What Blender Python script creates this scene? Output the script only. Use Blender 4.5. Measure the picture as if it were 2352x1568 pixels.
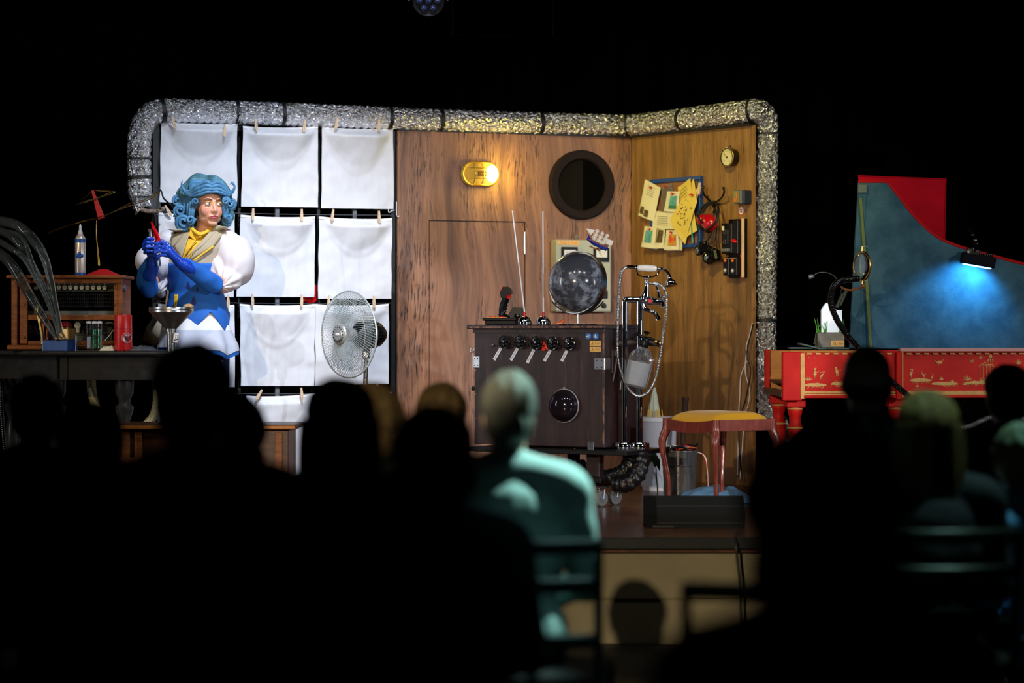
import bpy, bmesh, math, random
from mathutils import Vector as V, Matrix, noise
from mathutils.bvhtree import BVHTree
R = math.radians; pi = math.pi; sin = math.sin; cos = math.cos
random.seed(11)
for o in list(bpy.data.objects): bpy.data.objects.remove(o)
SC = bpy.context.scene; COL = SC.collection
# ---------------------------------------------------------------- camera (85 mm, level, seated eye height)
F = 5553.; HY = 770.; CZ = .85            # focal length and horizon in pixels of the 2352x1568 frame, camera height over the stage
cd = bpy.data.cameras.new('camera'); cam = bpy.data.objects.new('camera', cd); COL.objects.link(cam); SC.camera = cam
cam.location = (0, 0, CZ); cam.rotation_euler = (pi/2, 0, 0)
cd.sensor_width = 36; cd.lens = 85; cd.shift_y = -14/2352; cd.clip_start = .05; cd.clip_end = 60
cd.dof.use_dof = True; cd.dof.focus_distance = 12.7; cd.dof.aperture_fstop = 1.7
# ---------------------------------------------------------------- exposure, world, stage lights
vs = SC.view_settings; vs.view_transform = 'Standard'; vs.look = 'None'; vs.gamma = 1; vs.exposure = 0; vs.use_curve_mapping = False
wd = bpy.data.worlds.new('world'); SC.world = wd; wd.use_nodes = True
wd.node_tree.nodes['Background'].inputs[0].default_value = (.3, .45, .7, 1); wd.node_tree.nodes['Background'].inputs[1].default_value = .0015
def aim(o, p): o.rotation_euler = (V(p)-o.location).to_track_quat('-Z', 'Y').to_euler()
def spot(name, loc, tgt, e, col, half, blend=.3, rad=.08):
    l = bpy.data.lights.new(name, 'SPOT'); l.energy = e; l.color = col; l.spot_size = R(half*2); l.spot_blend = blend; l.shadow_soft_size = rad
    o = bpy.data.objects.new(name, l); COL.objects.link(o); o.location = loc; aim(o, tgt); return o
def point(name, loc, e, col, rad):
    l = bpy.data.lights.new(name, 'POINT'); l.energy = e; l.color = col; l.shadow_soft_size = rad
    o = bpy.data.objects.new(name, l); COL.objects.link(o); o.location = loc; return o
def area(name, loc, tgt, e, col, sx, sy):
    l = bpy.data.lights.new(name, 'AREA'); l.energy = e; l.color = col; l.shape = 'RECTANGLE'; l.size = sx; l.size_y = sy; l.spread = R(100)
    o = bpy.data.objects.new(name, l); COL.objects.link(o); o.location = loc; aim(o, tgt); return o
spot('front_spot_warm', (-2.3, 2., 2.2), (.25, 13.8, 1.0), 1720, (1, .80, .58), 9.5, .35, .05)
spot('front_spot_cool', (5.1, 5.2, 2.1), (-.6, 13.2, 1.05), 900, (.80, .88, 1), 11.5, .25, .05)
spot('front_spot_right', (5.6, 3.0, 3.0), (1.9, 12.8, .9), 850, (1, .84, .68), 8, .5, .06)
spot('rack_spot', (-.5, 10.2, 4.4), (-1.2, 13.6, .5), 1200, (.74, .83, 1), 20, 1.0, .1)
spot('yellow_spot', (-.6, 9.2, 4.1), (1.2, 14.0, 1.85), 720, (1, .86, .16), 13, .9, .1)
spot('table_spot', (-4.6, 7.5, 2.9), (-2.1, 12.4, .95), 200, (1, .74, .36), 13, .7, .08)
spot('panel_spot', (-1.6, 1.6, 2.4), (.85, 10.15, -.2), 1600, (1, .86, .56), 5, .5, .04)
spot('house_spot_cyan', (1.8, 7.5, 3.4), (.16, 6.2, .66), 1400, (.58, 1, .93), 4.8, .6, .05)
spot('house_spot_back', (1.0, 3.6, 4.4), (.32, 5.6, .12), 55, (.4, .95, .9), 9, .5, .06)
spot('house_spot_dim', (1.9, 6.5, 4.2), (1.13, 6.5, .5), 420, (.55, 1, .8), 5.5, .6, .06)
spot('house_spot_blue', (2.6, 7.4, 3.6), (1.5, 6.95, .25), 900, (.25, .78, 1), 7.5, .7, .08)
for i, (x, y, z, e) in enumerate(((-4.2, 10.8, 1.5, 7), (4.3, 10.6, 1.5, 7))): area('added_side_strip', (x, y, z), (.2, 12.6, 1.0), e, (.92, .95, 1), .25, 1.8)  # unseen side strips, added to draw bright streaks on the chrome pipes
for i, x in enumerate((-2.4, -.8, .8, 2.4)): area('added_top_lamp', (x, 8.6, 4.4), (x*.3, 13, .8), 4, ((1, .9, .7), (.85, .92, 1))[i % 2], .35, .3)  # unseen overhead lamps, added for more highlights on chrome and foil
# ---------------------------------------------------------------- helpers
def P(px, py, Y): return V(((px-1176)*Y/F, Y, CZ-(py-HY)*Y/F))
class Frame:                                # an upright frame turned by a about z: local x along, local y away from the camera
    def __init__(s, o, a): s.o = V(o); s.a = a; s.M = Matrix.Translation(s.o) @ Matrix.Rotation(a, 4, 'Z'); s.I = s.M.inverted()
    def hit(s, px, py, y=0):
        c = s.I @ V((0, 0, CZ)); d = s.I.to_3x3() @ V(((px-1176)/F, 1, -(py-HY)/F)); t = (y-c.y)/d.y
        return c+d*t
    def at(s, px, py, y=0):                 # frame at that point of the plane y
        return Frame(s.M @ s.hit(px, py, y), s.a)
def lin(c):
    c = c/255; return c/12.92 if c < .04045 else ((c+.055)/1.055)**2.4
def C(r, g, b): return (lin(r), lin(g), lin(b), 1)
class MB:
    def __init__(s, M=None): s.v = []; s.f = []; s.m = []; s.M = M or Matrix(); s.mi = 0
    def add(s, vs, fs):
        o = len(s.v); M = s.M; s.v += [M @ V(v) for v in vs]; s.f += [[i+o for i in f] for f in fs]; s.m += [s.mi]*len(fs); return s
    def box(s, c, d, b=0, r=None):
        hx, hy, hz = d[0]/2, d[1]/2, d[2]/2; b = min(b, hx*.9, hy*.9, hz*.9); h = (hx, hy, hz); vs = []; ix = {}
        T = Matrix.Translation(V(c)) @ (r.to_4x4() if r is not None else Matrix())
        if b <= 0:
            for sx in (-1, 1):
                for sy in (-1, 1):
                    for sz in (-1, 1): vs.append(T @ V((sx*hx, sy*hy, sz*hz)))
            return s.add(vs, [(0,1,3,2),(4,6,7,5),(0,4,5,1),(2,3,7,6),(0,2,6,4),(1,5,7,3)])
        for sx in (-1, 1):
            for sy in (-1, 1):
                for sz in (-1, 1):
                    sg = (sx, sy, sz)
                    for a in range(3):
                        ix[(sg, a)] = len(vs); vs.append(T @ V([sg[k]*(h[k]-(0 if k == a else b)) for k in range(3)]))
        fs = []
        def S(a, sa, b_, sb, c_, sc): l = [0, 0, 0]; l[a] = sa; l[b_] = sb; l[c_] = sc; return tuple(l)
        for a, b_, c_ in ((0, 1, 2), (1, 2, 0), (2, 0, 1)):
            for sa in (-1, 1):
                fs.append([ix[(S(a, sa, b_, p, c_, q), a)] for p, q in ((-1,-1),(1,-1),(1,1),(-1,1))])
            for sa in (-1, 1):
                for sb in (-1, 1):
                    fs.append([ix[(S(a, sa, b_, sb, c_, -1), a)], ix[(S(a, sa, b_, sb, c_, 1), a)], ix[(S(a, sa, b_, sb, c_, 1), b_)], ix[(S(a, sa, b_, sb, c_, -1), b_)]])
        for sx in (-1, 1):
            for sy in (-1, 1):
                for sz in (-1, 1): fs.append([ix[((sx, sy, sz), a)] for a in range(3)])
        return s.add(vs, fs)
    def rings(s, rs, closed=False, caps=True):
        n = len(rs[0]); vs = [p for r in rs for p in r]; fs = []; m = len(rs)
        for i in range(m if closed else m-1):
            a = i*n; b = ((i+1) % m)*n
            for j in range(n): k = (j+1) % n; fs.append((a+j, a+k, b+k, b+j))
        if caps and not closed: fs.append(list(range(n))[::-1]); fs.append([(m-1)*n+j for j in range(n)])
        return s.add(vs, fs)
    def tube(s, pts, r, seg=8, closed=False, caps=True, flat=None):
        pts = [V(p) for p in pts]; n = len(pts)
        if n < 2: return s
        R_ = r if isinstance(r, (list, tuple)) else [r]*n
        ts = []
        for i in range(n):
            a = pts[(i-1) % n] if (closed or i > 0) else pts[0]; b = pts[(i+1) % n] if (closed or i < n-1) else pts[-1]
            t = (b-a); ts.append(t.normalized() if t.length > 1e-9 else V((0, 0, 1)))
        u = ts[0].orthogonal().normalized(); rs = []
        for i in range(n):
            if i: u = (u-ts[i]*u.dot(ts[i])); u = u.normalized() if u.length > 1e-6 else ts[i].orthogonal().normalized()
            w = ts[i].cross(u); k = R_[i]
            rs.append([pts[i]+(u*cos(2*pi*j/seg)+w*sin(2*pi*j/seg))*k for j in range(seg)])
        return s.rings(rs, closed, caps)
    def cyl(s, a, b, r, r2=None, seg=16): return s.tube([a, b], [r, r if r2 is None else r2], seg)
    def lathe(s, prof, c=(0, 0, 0), ax=(0, 0, 1), seg=24, flute=None):
        c = V(c); q = V(ax).normalized().to_track_quat('Z', 'Y').to_matrix(); rs = []
        for r, z in prof:
            rs.append([c+q @ V((max(r, 1e-4)*(1+(flute*cos(j*pi) if flute else 0))*cos(2*pi*j/seg), max(r, 1e-4)*(1+(flute*cos(j*pi) if flute else 0))*sin(2*pi*j/seg), z)) for j in range(seg)])
        return s.rings(rs)
    def ell(s, c, r, seg=16, rg=10, rot=None):
        if not isinstance(r, (list, tuple)): r = (r, r, r)
        c = V(c); rs = []
        for i in range(rg+1):
            a = -pi/2+pi*(i*.998+.001*rg)/rg
            rs.append([])
            for j in range(seg):
                p = V((r[0]*cos(a)*cos(2*pi*j/seg), r[1]*cos(a)*sin(2*pi*j/seg), r[2]*sin(a)))
                rs[-1].append(c+((rot @ p) if rot is not None else p))
        return s.rings(rs)
    def prism(s, pts, y0, y1, flip=None):   # outline in local x,z pushed from y0 to y1
        n = len(pts); vs = [(p[0], y0, p[1]) for p in pts]+[(p[0], y1, p[1]) for p in pts]
        return s.add(vs, [list(range(n)), [n+i for i in range(n)][::-1]]+[(i, i+n, (i+1) % n+n, (i+1) % n) for i in range(n)])
    def build(s, name, mat, parent=None, smooth=35, sub=0, w=False, local=None):
        # w: vertices are in world space; they are brought into the frame of the parent's root (or get their own origin)
        me = bpy.data.meshes.new(name); vs = s.v
        if w and parent is not None:
            I = ROOTM[parent.name].inverted(); vs = [I @ v for v in vs]
        org = None
        if parent is None:
            xs = [v.x for v in vs]; ys = [v.y for v in vs]; zs = [v.z for v in vs]
            org = V(((min(xs)+max(xs))/2, (min(ys)+max(ys))/2, min(zs))); vs = [v-org for v in vs]
        me.from_pydata([tuple(v) for v in vs], [], s.f)
        mats = mat if isinstance(mat, (list, tuple)) else [mat]
        for m in mats: me.materials.append(m)
        if len(mats) > 1: me.polygons.foreach_set('material_index', s.m)
        bm = bmesh.new(); bm.from_mesh(me); bmesh.ops.recalc_face_normals(bm, faces=bm.faces); bm.to_mesh(me); bm.free()
        if smooth:
            me.shade_smooth(); me.set_sharp_from_angle(angle=R(smooth))
        o = bpy.data.objects.new(name, me); COL.objects.link(o)
        if parent is not None: o.parent = parent; ROOTM[o.name] = ROOTM[parent.name]
        else: o.location = org; ROOTM[o.name] = Matrix.Translation(org)
        if sub: m = o.modifiers.new('sub', 'SUBSURF'); m.levels = sub; m.render_levels = sub
        return o
ROOTM = {}
def tag(o, label=None, cat=None, group=None, kind=None):
    if label: o['label'] = label
    if cat: o['category'] = cat
    if group: o['group'] = group
    if kind: o['kind'] = kind
    return o
def thing(name, label, cat, fr, group=None, rz=None):
    o = bpy.data.objects.new(name, None); COL.objects.link(o); o.empty_display_size = .05
    if isinstance(fr, Frame): o.location = fr.o; o.rotation_euler = (0, 0, fr.a); M = fr.M
    else:
        o.location = fr; M = Matrix.Translation(V(fr))
        if rz is not None: o.rotation_euler = (0, 0, rz); M = M @ Matrix.Rotation(rz, 4, 'Z')
    ROOTM[o.name] = M.copy(); return tag(o, label, cat, group)
def struct(name, mb, m, smooth=30):
    o = mb.build(name, m, smooth=smooth); o['kind'] = 'structure'; return o
def crom(pts, n=6, closed=False):           # smooth curve through points
    pts = [V(p) for p in pts]; m = len(pts); out = []
    for i in range(m if closed else m-1):
        p0 = pts[(i-1) % m] if (closed or i > 0) else pts[0]; p1 = pts[i]; p2 = pts[(i+1) % m]; p3 = pts[(i+2) % m] if (closed or i+2 < m) else pts[-1]
        for k in range(n):
            t = k/n; out.append(.5*((2*p1)+(p2-p0)*t+(2*p0-5*p1+4*p2-p3)*t*t+(3*p1-p0-3*p2+p3)*t**3))
    if not closed: out.append(pts[-1])
    return out
def interp(vals, n=6):
    out = []
    for i in range(len(vals)-1):
        for k in range(n): out.append(vals[i]+(vals[i+1]-vals[i])*k/n)
    return out+[vals[-1]]
def remesh(mb, vox, it=2, fac=.5, name='m'):
    o = mb.build(name, MATS['skin'], smooth=0); o2 = o
    m = o.modifiers.new('r', 'REMESH'); m.mode = 'VOXEL'; m.voxel_size = vox; m.use_smooth_shade = True
    if it: s_ = o.modifiers.new('s', 'SMOOTH'); s_.factor = fac; s_.iterations = it
    bpy.context.view_layer.update(); dg = bpy.context.evaluated_depsgraph_get()
    me = bpy.data.meshes.new_from_object(o.evaluated_get(dg)); off = o.location.copy()
    me.transform(Matrix.Translation(off)); bpy.data.objects.remove(o); me.shade_smooth(); me.materials.clear(); return me
def link_mesh(name, me, mats, parent=None, org=(0, 0, 0)):
    # me in world space (parent None: origin at org) or in parent's local space
    if parent is None: me.transform(Matrix.Translation(-V(org)))
    me.name = name
    for m in (mats if isinstance(mats, (list, tuple)) else [mats]): me.materials.append(m)
    o = bpy.data.objects.new(name, me); COL.objects.link(o)
    if parent is not None: o.parent = parent; ROOTM[o.name] = ROOTM[parent.name]
    else: o.location = org; ROOTM[o.name] = Matrix.Translation(V(org))
    return o
_tc = {}
def text(mb, s, size, M, depth=.0006):      # letters as flat geometry, x to the right, standing in local x,z; centred
    if s not in _tc:
        c = bpy.data.curves.new('t', 'FONT'); c.body = s; c.size = 1; c.align_x = 'CENTER'; c.align_y = 'CENTER'; c.resolution_u = 2; c.extrude = .02
        o = bpy.data.objects.new('t', c); COL.objects.link(o); bpy.context.view_layer.update()
        me = bpy.data.meshes.new_from_object(o.evaluated_get(bpy.context.evaluated_depsgraph_get()))
        _tc[s] = ([v.co.copy() for v in me.vertices], [list(p.vertices) for p in me.polygons]); bpy.data.objects.remove(o); bpy.data.curves.remove(c)
    vs, fs = _tc[s]
    return mb.add([M @ V((v.x*size, -depth*(.5+v.z*25), v.y*size)) for v in vs], fs)
def bvh_of(o):
    me = o.data; M = ROOTM[o.name]; return BVHTree.FromPolygons([M @ v.co for v in me.vertices], [list(p.vertices) for p in me.polygons])
def onto(bv, px, py, lift=.002):
    d = V(((px-1176)/F, 1, -(py-HY)/F)).normalized(); h = bv.ray_cast(V((0, 0, CZ))+d*8, d)
    return None if h[0] is None else h[0]-d*lift
def decal(bv, pts, name, m, parent, lift=.002, thick=.0015):
    q = [onto(bv, x, y, lift) for x, y in pts]
    if any(a is None for a in q): return None
    mb = MB(); c = onto(bv, sum(p[0] for p in pts)/len(pts), sum(p[1] for p in pts)/len(pts), lift); n = len(q); bk = V((0, thick, 0))
    mb.add([c]+q+[c+bk]+[p+bk for p in q], [(0, 1+i, 1+(i+1) % n) for i in range(n)]+[(n+1, n+2+(i+1) % n, n+2+i) for i in range(n)]+[(1+i, n+2+i, n+2+(i+1) % n, 1+(i+1) % n) for i in range(n)])
    return mb.build(name, m, parent, w=True)
# ---------------------------------------------------------------- materials
MATS = {}
def mat(name, col, rough=.5, metal=0, ns=None, bump=None, col2=None, coat=0, emis=None, trans=0, stretch=(1, 1, 1), ior=1.45, spec=None, sheen=0, alpha=None, vcol=None, tsl=0, ramp=(.35, .65)):
    m = bpy.data.materials.new(name); m.use_nodes = True; nt = m.node_tree; N = nt.nodes; L = nt.links; b = N['Principled BSDF']
    b.inputs['Base Color'].default_value = col; b.inputs['Roughness'].default_value = rough; b.inputs['Metallic'].default_value = metal
    b.inputs['Coat Weight'].default_value = coat; b.inputs['Transmission Weight'].default_value = trans; b.inputs['IOR'].default_value = ior
    if spec is not None: b.inputs['Specular IOR Level'].default_value = spec
    if sheen: b.inputs['Sheen Weight'].default_value = sheen
    if alpha is not None: b.inputs['Alpha'].default_value = alpha
    if emis: b.inputs['Emission Color'].default_value = tuple(emis[0][:3])+(1,); b.inputs['Emission Strength'].default_value = emis[1]
    if ns or bump:
        tc = N.new('ShaderNodeTexCoord'); mp = N.new('ShaderNodeMapping'); mp.inputs['Scale'].default_value = stretch; L.new(tc.outputs['Object'], mp.inputs[0])
    if ns:
        n = N.new('ShaderNodeTexNoise'); n.inputs['Scale'].default_value = ns; n.inputs['Detail'].default_value = 5; n.inputs['Roughness'].default_value = .6; L.new(mp.outputs[0], n.inputs[0])
        r = N.new('ShaderNodeValToRGB'); r.color_ramp.elements[0].position = ramp[0]; r.color_ramp.elements[1].position = ramp[1]
        r.color_ramp.elements[0].color = col; r.color_ramp.elements[1].color = col2 or tuple([min(1, c*1.35) for c in col[:3]]+[1])
        L.new(n.outputs[0], r.inputs[0]); L.new(r.outputs[0], b.inputs['Base Color'])
    if vcol:
        a = N.new('ShaderNodeAttribute'); a.attribute_name = vcol; L.new(a.outputs['Color'], b.inputs['Base Color'])
    if bump:
        n2 = N.new('ShaderNodeTexNoise'); n2.inputs['Scale'].default_value = bump[0]; n2.inputs['Detail'].default_value = 4; L.new(mp.outputs[0], n2.inputs[0])
        bp = N.new('ShaderNodeBump'); bp.inputs['Strength'].default_value = bump[1]; bp.inputs['Distance'].default_value = bump[2] if len(bump) > 2 else .01
        L.new(n2.outputs[0], bp.inputs['Height']); L.new(bp.outputs[0], b.inputs['Normal'])
    if tsl:
        t = N.new('ShaderNodeBsdfTranslucent'); t.inputs[0].default_value = col; mx = N.new('ShaderNodeMixShader'); mx.inputs[0].default_value = tsl
        L.new(b.outputs[0], mx.inputs[1]); L.new(t.outputs[0], mx.inputs[2]); L.new(mx.outputs[0], N['Material Output'].inputs[0])
    MATS[name] = m; return m
def streak_wood(name, c1, c2, c3, dark, s=1, swirl=1, dens=.57, rough=.55):
    # printed timber: broad warm bands, bent grain, and broken near-black brush marks running along z
    m = bpy.data.materials.new(name); m.use_nodes = True; nt = m.node_tree; N = nt.nodes; L = nt.links; b = N['Principled BSDF']; b.inputs['Roughness'].default_value = rough
    tc = N.new('ShaderNodeTexCoord')
    def mapn(sc, src): p = N.new('ShaderNodeMapping'); p.inputs['Scale'].default_value = sc; L.new(src, p.inputs[0]); return p.outputs[0]
    def nz(src, scale, det=4, ro=.55, dist=0): n = N.new('ShaderNodeTexNoise'); n.inputs['Scale'].default_value = scale; n.inputs['Detail'].default_value = det; n.inputs['Roughness'].default_value = ro; n.inputs['Distortion'].default_value = dist; L.new(src, n.inputs[0]); return n
    def rmp(src, a, b_, ca=(0, 0, 0, 1), cb=(1, 1, 1, 1)):
        r = N.new('ShaderNodeValToRGB'); r.color_ramp.elements[0].position = a; r.color_ramp.elements[1].position = b_; r.color_ramp.elements[0].color = ca; r.color_ramp.elements[1].color = cb; L.new(src, r.inputs[0]); return r.outputs[0]
    def mixc(f, a, b_, mode='MIX'):
        x = N.new('ShaderNodeMix'); x.data_type = 'RGBA'; x.blend_type = mode
        if isinstance(f, float): x.inputs[0].default_value = f
        else: L.new(f, x.inputs[0])
        for sck, q in ((6, a), (7, b_)):
            if isinstance(q, tuple): x.inputs[sck].default_value = q
            else: L.new(q, x.inputs[sck])
        return x.outputs[2]
    w = nz(mapn((1.1*s, 1, .55*s), tc.outputs['Object']), 1.3, 2)      # slow bend of the grain
    sub = N.new('ShaderNodeVectorMath'); sub.operation = 'MULTIPLY_ADD'; sub.inputs[1].default_value = (.5*swirl, 0, .05*swirl); L.new(w.outputs[1], sub.inputs[0]); L.new(tc.outputs['Object'], sub.inputs[2]); src = sub.outputs[0]
    big = rmp(nz(mapn((3.2*s, 1, .5*s), src), 1.4, 4).outputs[0], .35, .68, c1, c2)
    band = rmp(nz(mapn((11*s, 1, .7*s), src), 1.5, 5, .6).outputs[0], .36, .7)
    base = mixc(band, big, c3)
    fine = rmp(nz(mapn((60*s, 1, 2.2*s), src), 1.6, 4).outputs[0], .3, .75, (.72, .72, .72, 1), (1.12, 1.12, 1.12, 1))
    base = mixc(1., base, fine, 'MULTIPLY')
    st = rmp(nz(mapn((95*s, 1, 7*s), src), 1.2, 5, .7).outputs[0], dens, dens+.07)
    st2 = rmp(nz(mapn((3.0*s, 1, .8*s), src), 1.6, 4, .6).outputs[0], .46, .56)
    mm = N.new('ShaderNodeMath'); mm.operation = 'MULTIPLY'; L.new(st, mm.inputs[0]); L.new(st2, mm.inputs[1])
    k1 = mixc(mm.outputs[0], base, dark)
    blot = rmp(nz(mapn((3.6*s, 1, .6*s), src), 1.7, 3).outputs[0], .52, .74)
    m2 = N.new('ShaderNodeMath'); m2.operation = 'MULTIPLY'; m2.inputs[1].default_value = .55; L.new(blot, m2.inputs[0])
    L.new(mixc(m2.outputs[0], k1, dark), b.inputs['Base Color'])
    MATS[name] = m; return m
mat('black_cloth', (.0011, .0011, .0012, 1), 1., spec=.02); mat('black', C(14, 14, 15), .5); mat('black_gloss', C(12, 12, 14), .18)
mat('black_metal', C(22, 22, 24), .4, .3); mat('grey_metal', C(120, 125, 132), .45, .7); mat('dark_plastic', C(11, 12, 15), .3, spec=.22)
mat('chrome', C(225, 230, 240), .06, 1); mat('steel', C(170, 172, 176), .28, 1, bump=(200, .05)); mat('brass', C(200, 165, 90), .3, 1)
mat('white', C(228, 228, 232), .6); mat('white_gloss', C(240, 238, 235), .12, coat=.6); mat('red', C(190, 20, 22), .35); mat('red_gloss', C(200, 12, 20), .15, coat=.5)
mat('blue_paint', C(20, 62, 130), .5, ns=14); mat('yellow', C(225, 180, 60), .6); mat('peg_wood', C(205, 180, 150), .7, ns=60, stretch=(1, 1, .2))
mat('wood_mid', C(150, 88, 40), .5, ns=9, col2=C(110, 58, 24), stretch=(1, 1, 6), bump=(40, .15)); mat('wood_dark', C(52, 28, 16), .4, ns=10, col2=C(84, 44, 22), stretch=(1, 1, 5))
mat('glass', C(235, 245, 250), .03, trans=1, ior=1.45); mat('clear_plastic', C(210, 220, 225), .12, trans=.9, ior=1.3)
mat('skin', C(205, 150, 125), .5, spec=.4, bump=(300, .08)); mat('paper', C(226, 220, 190), .8, bump=(20, .3)); mat('paper_yellow', C(226, 200, 96), .8, bump=(20, .3))
mat('ink', C(60, 58, 70), .8); mat('label_yellow', C(238, 190, 110), .6); mat('sticker_blue', C(50, 110, 190), .5); mat('orange', C(225, 110, 40), .6)
mat('rubber', C(105, 105, 104), .7); mat('cork', C(165, 110, 70), .9, ns=120, col2=C(120, 76, 45)); mat('rope', C(200, 195, 185), .8)
# ================================================================= ROOM AND STAGE
FZ = -.45                                    # floor of the audience, the stage deck is z = 0
mat('floor_dark', C(20, 20, 22), .6); mat('ceiling_dark', C(8, 8, 9), .9)
mat('stage_panel', C(120, 108, 84), .7, ns=4, col2=C(130, 117, 92))
streak_wood('deck_wood', C(92, 54, 36), C(64, 36, 24), C(110, 68, 46), C(24, 14, 10), s=.8, rough=.28)
streak_wood('flat_wood', C(152, 104, 78), C(104, 72, 56), C(174, 124, 92), C(24, 18, 18), s=1, swirl=.9, dens=.52)
streak_wood('corner_wood', C(140, 98, 52), C(102, 70, 38), C(164, 120, 68), C(34, 24, 16), s=1.4, swirl=.15, dens=.57)
struct('floor', MB().box((0, 8, FZ-.05), (16, 20, .1)), MATS['floor_dark'])
struct('ceiling', MB().box((0, 8, 5.05), (16, 20, .1)), MATS['ceiling_dark'])
cb = MB(); n = 420; rs = []
for z in (FZ, 5.0):
    rs.append([V((-7.9+15.8*i/n, 17.2+.07*sin(i*.9)+.03*sin(i*.37+1), z)) for i in range(n+1)])
cb.add(rs[0]+rs[1], [(i, i+1, n+2+i, n+1+i) for i in range(n)]); struct('wall_back', cb, MATS['black_cloth'], smooth=80)
for nm, x in (('wall_left', -8), ('wall_right', 8)): struct(nm, MB().box((x, 8, 2.3), (.1, 20, 5.5)), MATS['ceiling_dark'])
struct('stage_deck', MB().box((0, 13.6, -.03), (12, 6.9, .06)), MATS['deck_wood'])
struct('trim_1', MB().box((0, 10.145, -.022), (12, .03, .05), .004), MATS['black_metal'])
mp_ = MB(); 
for i in range(10): mp_.box((-5.4+1.2*i, 10.19, -.155), (1.197, .02, .208), .002); mp_.box((-5.4+1.2*i, 10.196, -.355), (1.197, .02, .188), .002)
sp = struct('stage_front', MB().box((0, 10.22, -.25), (12, .02, .39)), MATS['black'])
mp_.build('stage_panel', MATS['stage_panel'], sp, w=True)
# ---- the two wooden flats
A1 = math.atan2(.525, 1.384); LW = Frame((.7155, 14.5, 0), A1)         # long flat, runs left from the corner
A2 = math.atan2(-.86, .645); RW = Frame((.7155, 14.5, 0), A2)          # short flat, comes forward to the right
TOPZ = 2.035
def lw(px, py, y=0): q = LW.hit(px, py, y); return q.x, q.z
x0 = lw(913, 500)[0]; dx0, dz = lw(985, 501); dx1, dz1 = lw(1207, 513); dzt = (dz+dz1)/2; T = .02
w = MB(LW.M); g = .006
w.box(((x0+dx0)/2, T/2, TOPZ/2), (dx0-x0, T, TOPZ)); w.box((dx1/2, T/2, TOPZ/2), (-dx1, T, TOPZ)); w.box(((dx0+dx1)/2, T/2, (dzt+TOPZ)/2), (dx1-dx0, T, TOPZ-dzt))
def world_struct(name, mb, m, fr):
    # keep the frame's own axes as object axes so the grain follows the flat
    I = fr.M.inverted(); mb.v = [I @ v for v in mb.v]; me = bpy.data.meshes.new(name); me.from_pydata([tuple(v) for v in mb.v], [], mb.f); me.materials.append(m)
    o = bpy.data.objects.new(name, me); COL.objects.link(o); o.matrix_world = fr.M; ROOTM[o.name] = fr.M.copy(); o['kind'] = 'structure'; return o
wl = world_struct('wall_center', w, MATS['flat_wood'], LW)
MB().box(((x0)/2, T+.02, TOPZ/2), (-x0, .02, TOPZ-.02)).build('backing_board', MATS['black'], wl)
dr = world_struct('door_1', MB(LW.M).box(((dx0+dx1)/2, T/2+.002, dzt/2), (dx1-dx0-2*g, T-.004, dzt-2*g)), MATS['flat_wood'], LW)
for yy, nm in ((553, 'hinge'), (905, 'hinge')):
    hx, hz = lw(1204.5, yy); hb = MB(); hb.cyl((hx, -.006, hz-.075), (hx, -.006, hz+.0), .006, seg=10); hb.cyl((hx, -.006, hz+.004), (hx, -.006, hz+.05), .006, seg=10); hb.cyl((hx, -.006, hz-.08), (hx, -.006, hz+.055), .0035, seg=8)
    hb.box((hx, -.001, hz-.012), (.014, .004, .12)); hb.build(nm, MATS['steel'], dr)
RL = (V((.645, -.86, 0))).length
wr = world_struct('wall_corner', MB(RW.M).box((RL/2+.003, T/2, TOPZ/2), (RL-.006, T, TOPZ)), MATS['corner_wood'], RW)
MB().box((RL/2, -.004, TOPZ+.004), (RL, .05, .012)).build('top_edge', MATS['black'], wr); MB().box((x0/2, 0, TOPZ+.004), (-x0, .05, .012)).build('top_edge', MATS['black'], wl)
# ---- black steel rack that carries the cloths (same plane as the long flat)
rk = thing('drying_rack', 'black steel frame rack with wires, holding the rows of white cloths', 'rack', LW.at(640, 1080, 0)); rk0 = LW.I @ ROOTM['drying_rack'].translation
def RKM(): return Matrix.Translation((-rk0.x, 0, -rk0.z))
xl = lw(353, 600)[0]; xr = x0-.004
for px_, w_ in ((356, .05), (908, .028)):
    q = xl+.02 if px_ == 356 else xr-.018; MB(RKM()).box((q, .03, 1.02), (w_, .04, 2.03), .003).build('post', MATS['black'], rk)
for z_ in (2.02, .04): MB(RKM()).box(((xl+xr)/2, .04, z_), (xr-xl-.06, .03, .03), .003).build('rail', MATS['black_metal'], rk)
for px_ in (637, 455, 815): MB(RKM()).box((lw(px_, 600, .12)[0], .13, 1.02), (.026, .02, 2.0), .002).build('strut', MATS['grey_metal'], rk)
for px_ in (551, 733): MB(RKM()).box((lw(px_, 600, .06)[0], .08, 1.02), (.02, .02, 2.0), .002).build('strut', MATS['black_metal'], rk)
for (pxa, pya, pxb, pyb) in ((368, 279, 903, 293), (366, 484, 902, 494), (362, 692, 897, 696), (362, 902, 897, 902)):
    a = LW.hit(pxa, pya, .008); b_ = LW.hit(pxb, pyb, .008); wm = MB(RKM())
    wm.tube([a+(b_-a)*(i/12)-V((0, 0, .006*sin(pi*i/12))) for i in range(13)], .002, 6); wm.build('wire', MATS['grey_metal'], rk)
hk = MB(RKM()); q = LW.hit(900, 484, -.01); hk.tube(crom([q+V((.016, 0, .004)), q+V((0, 0, 0)), q+V((-.018, 0, -.01)), q+V((-.02, 0, .008))], 5), .0025, 6); hk.build('hook', MATS['white'], rk)
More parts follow.
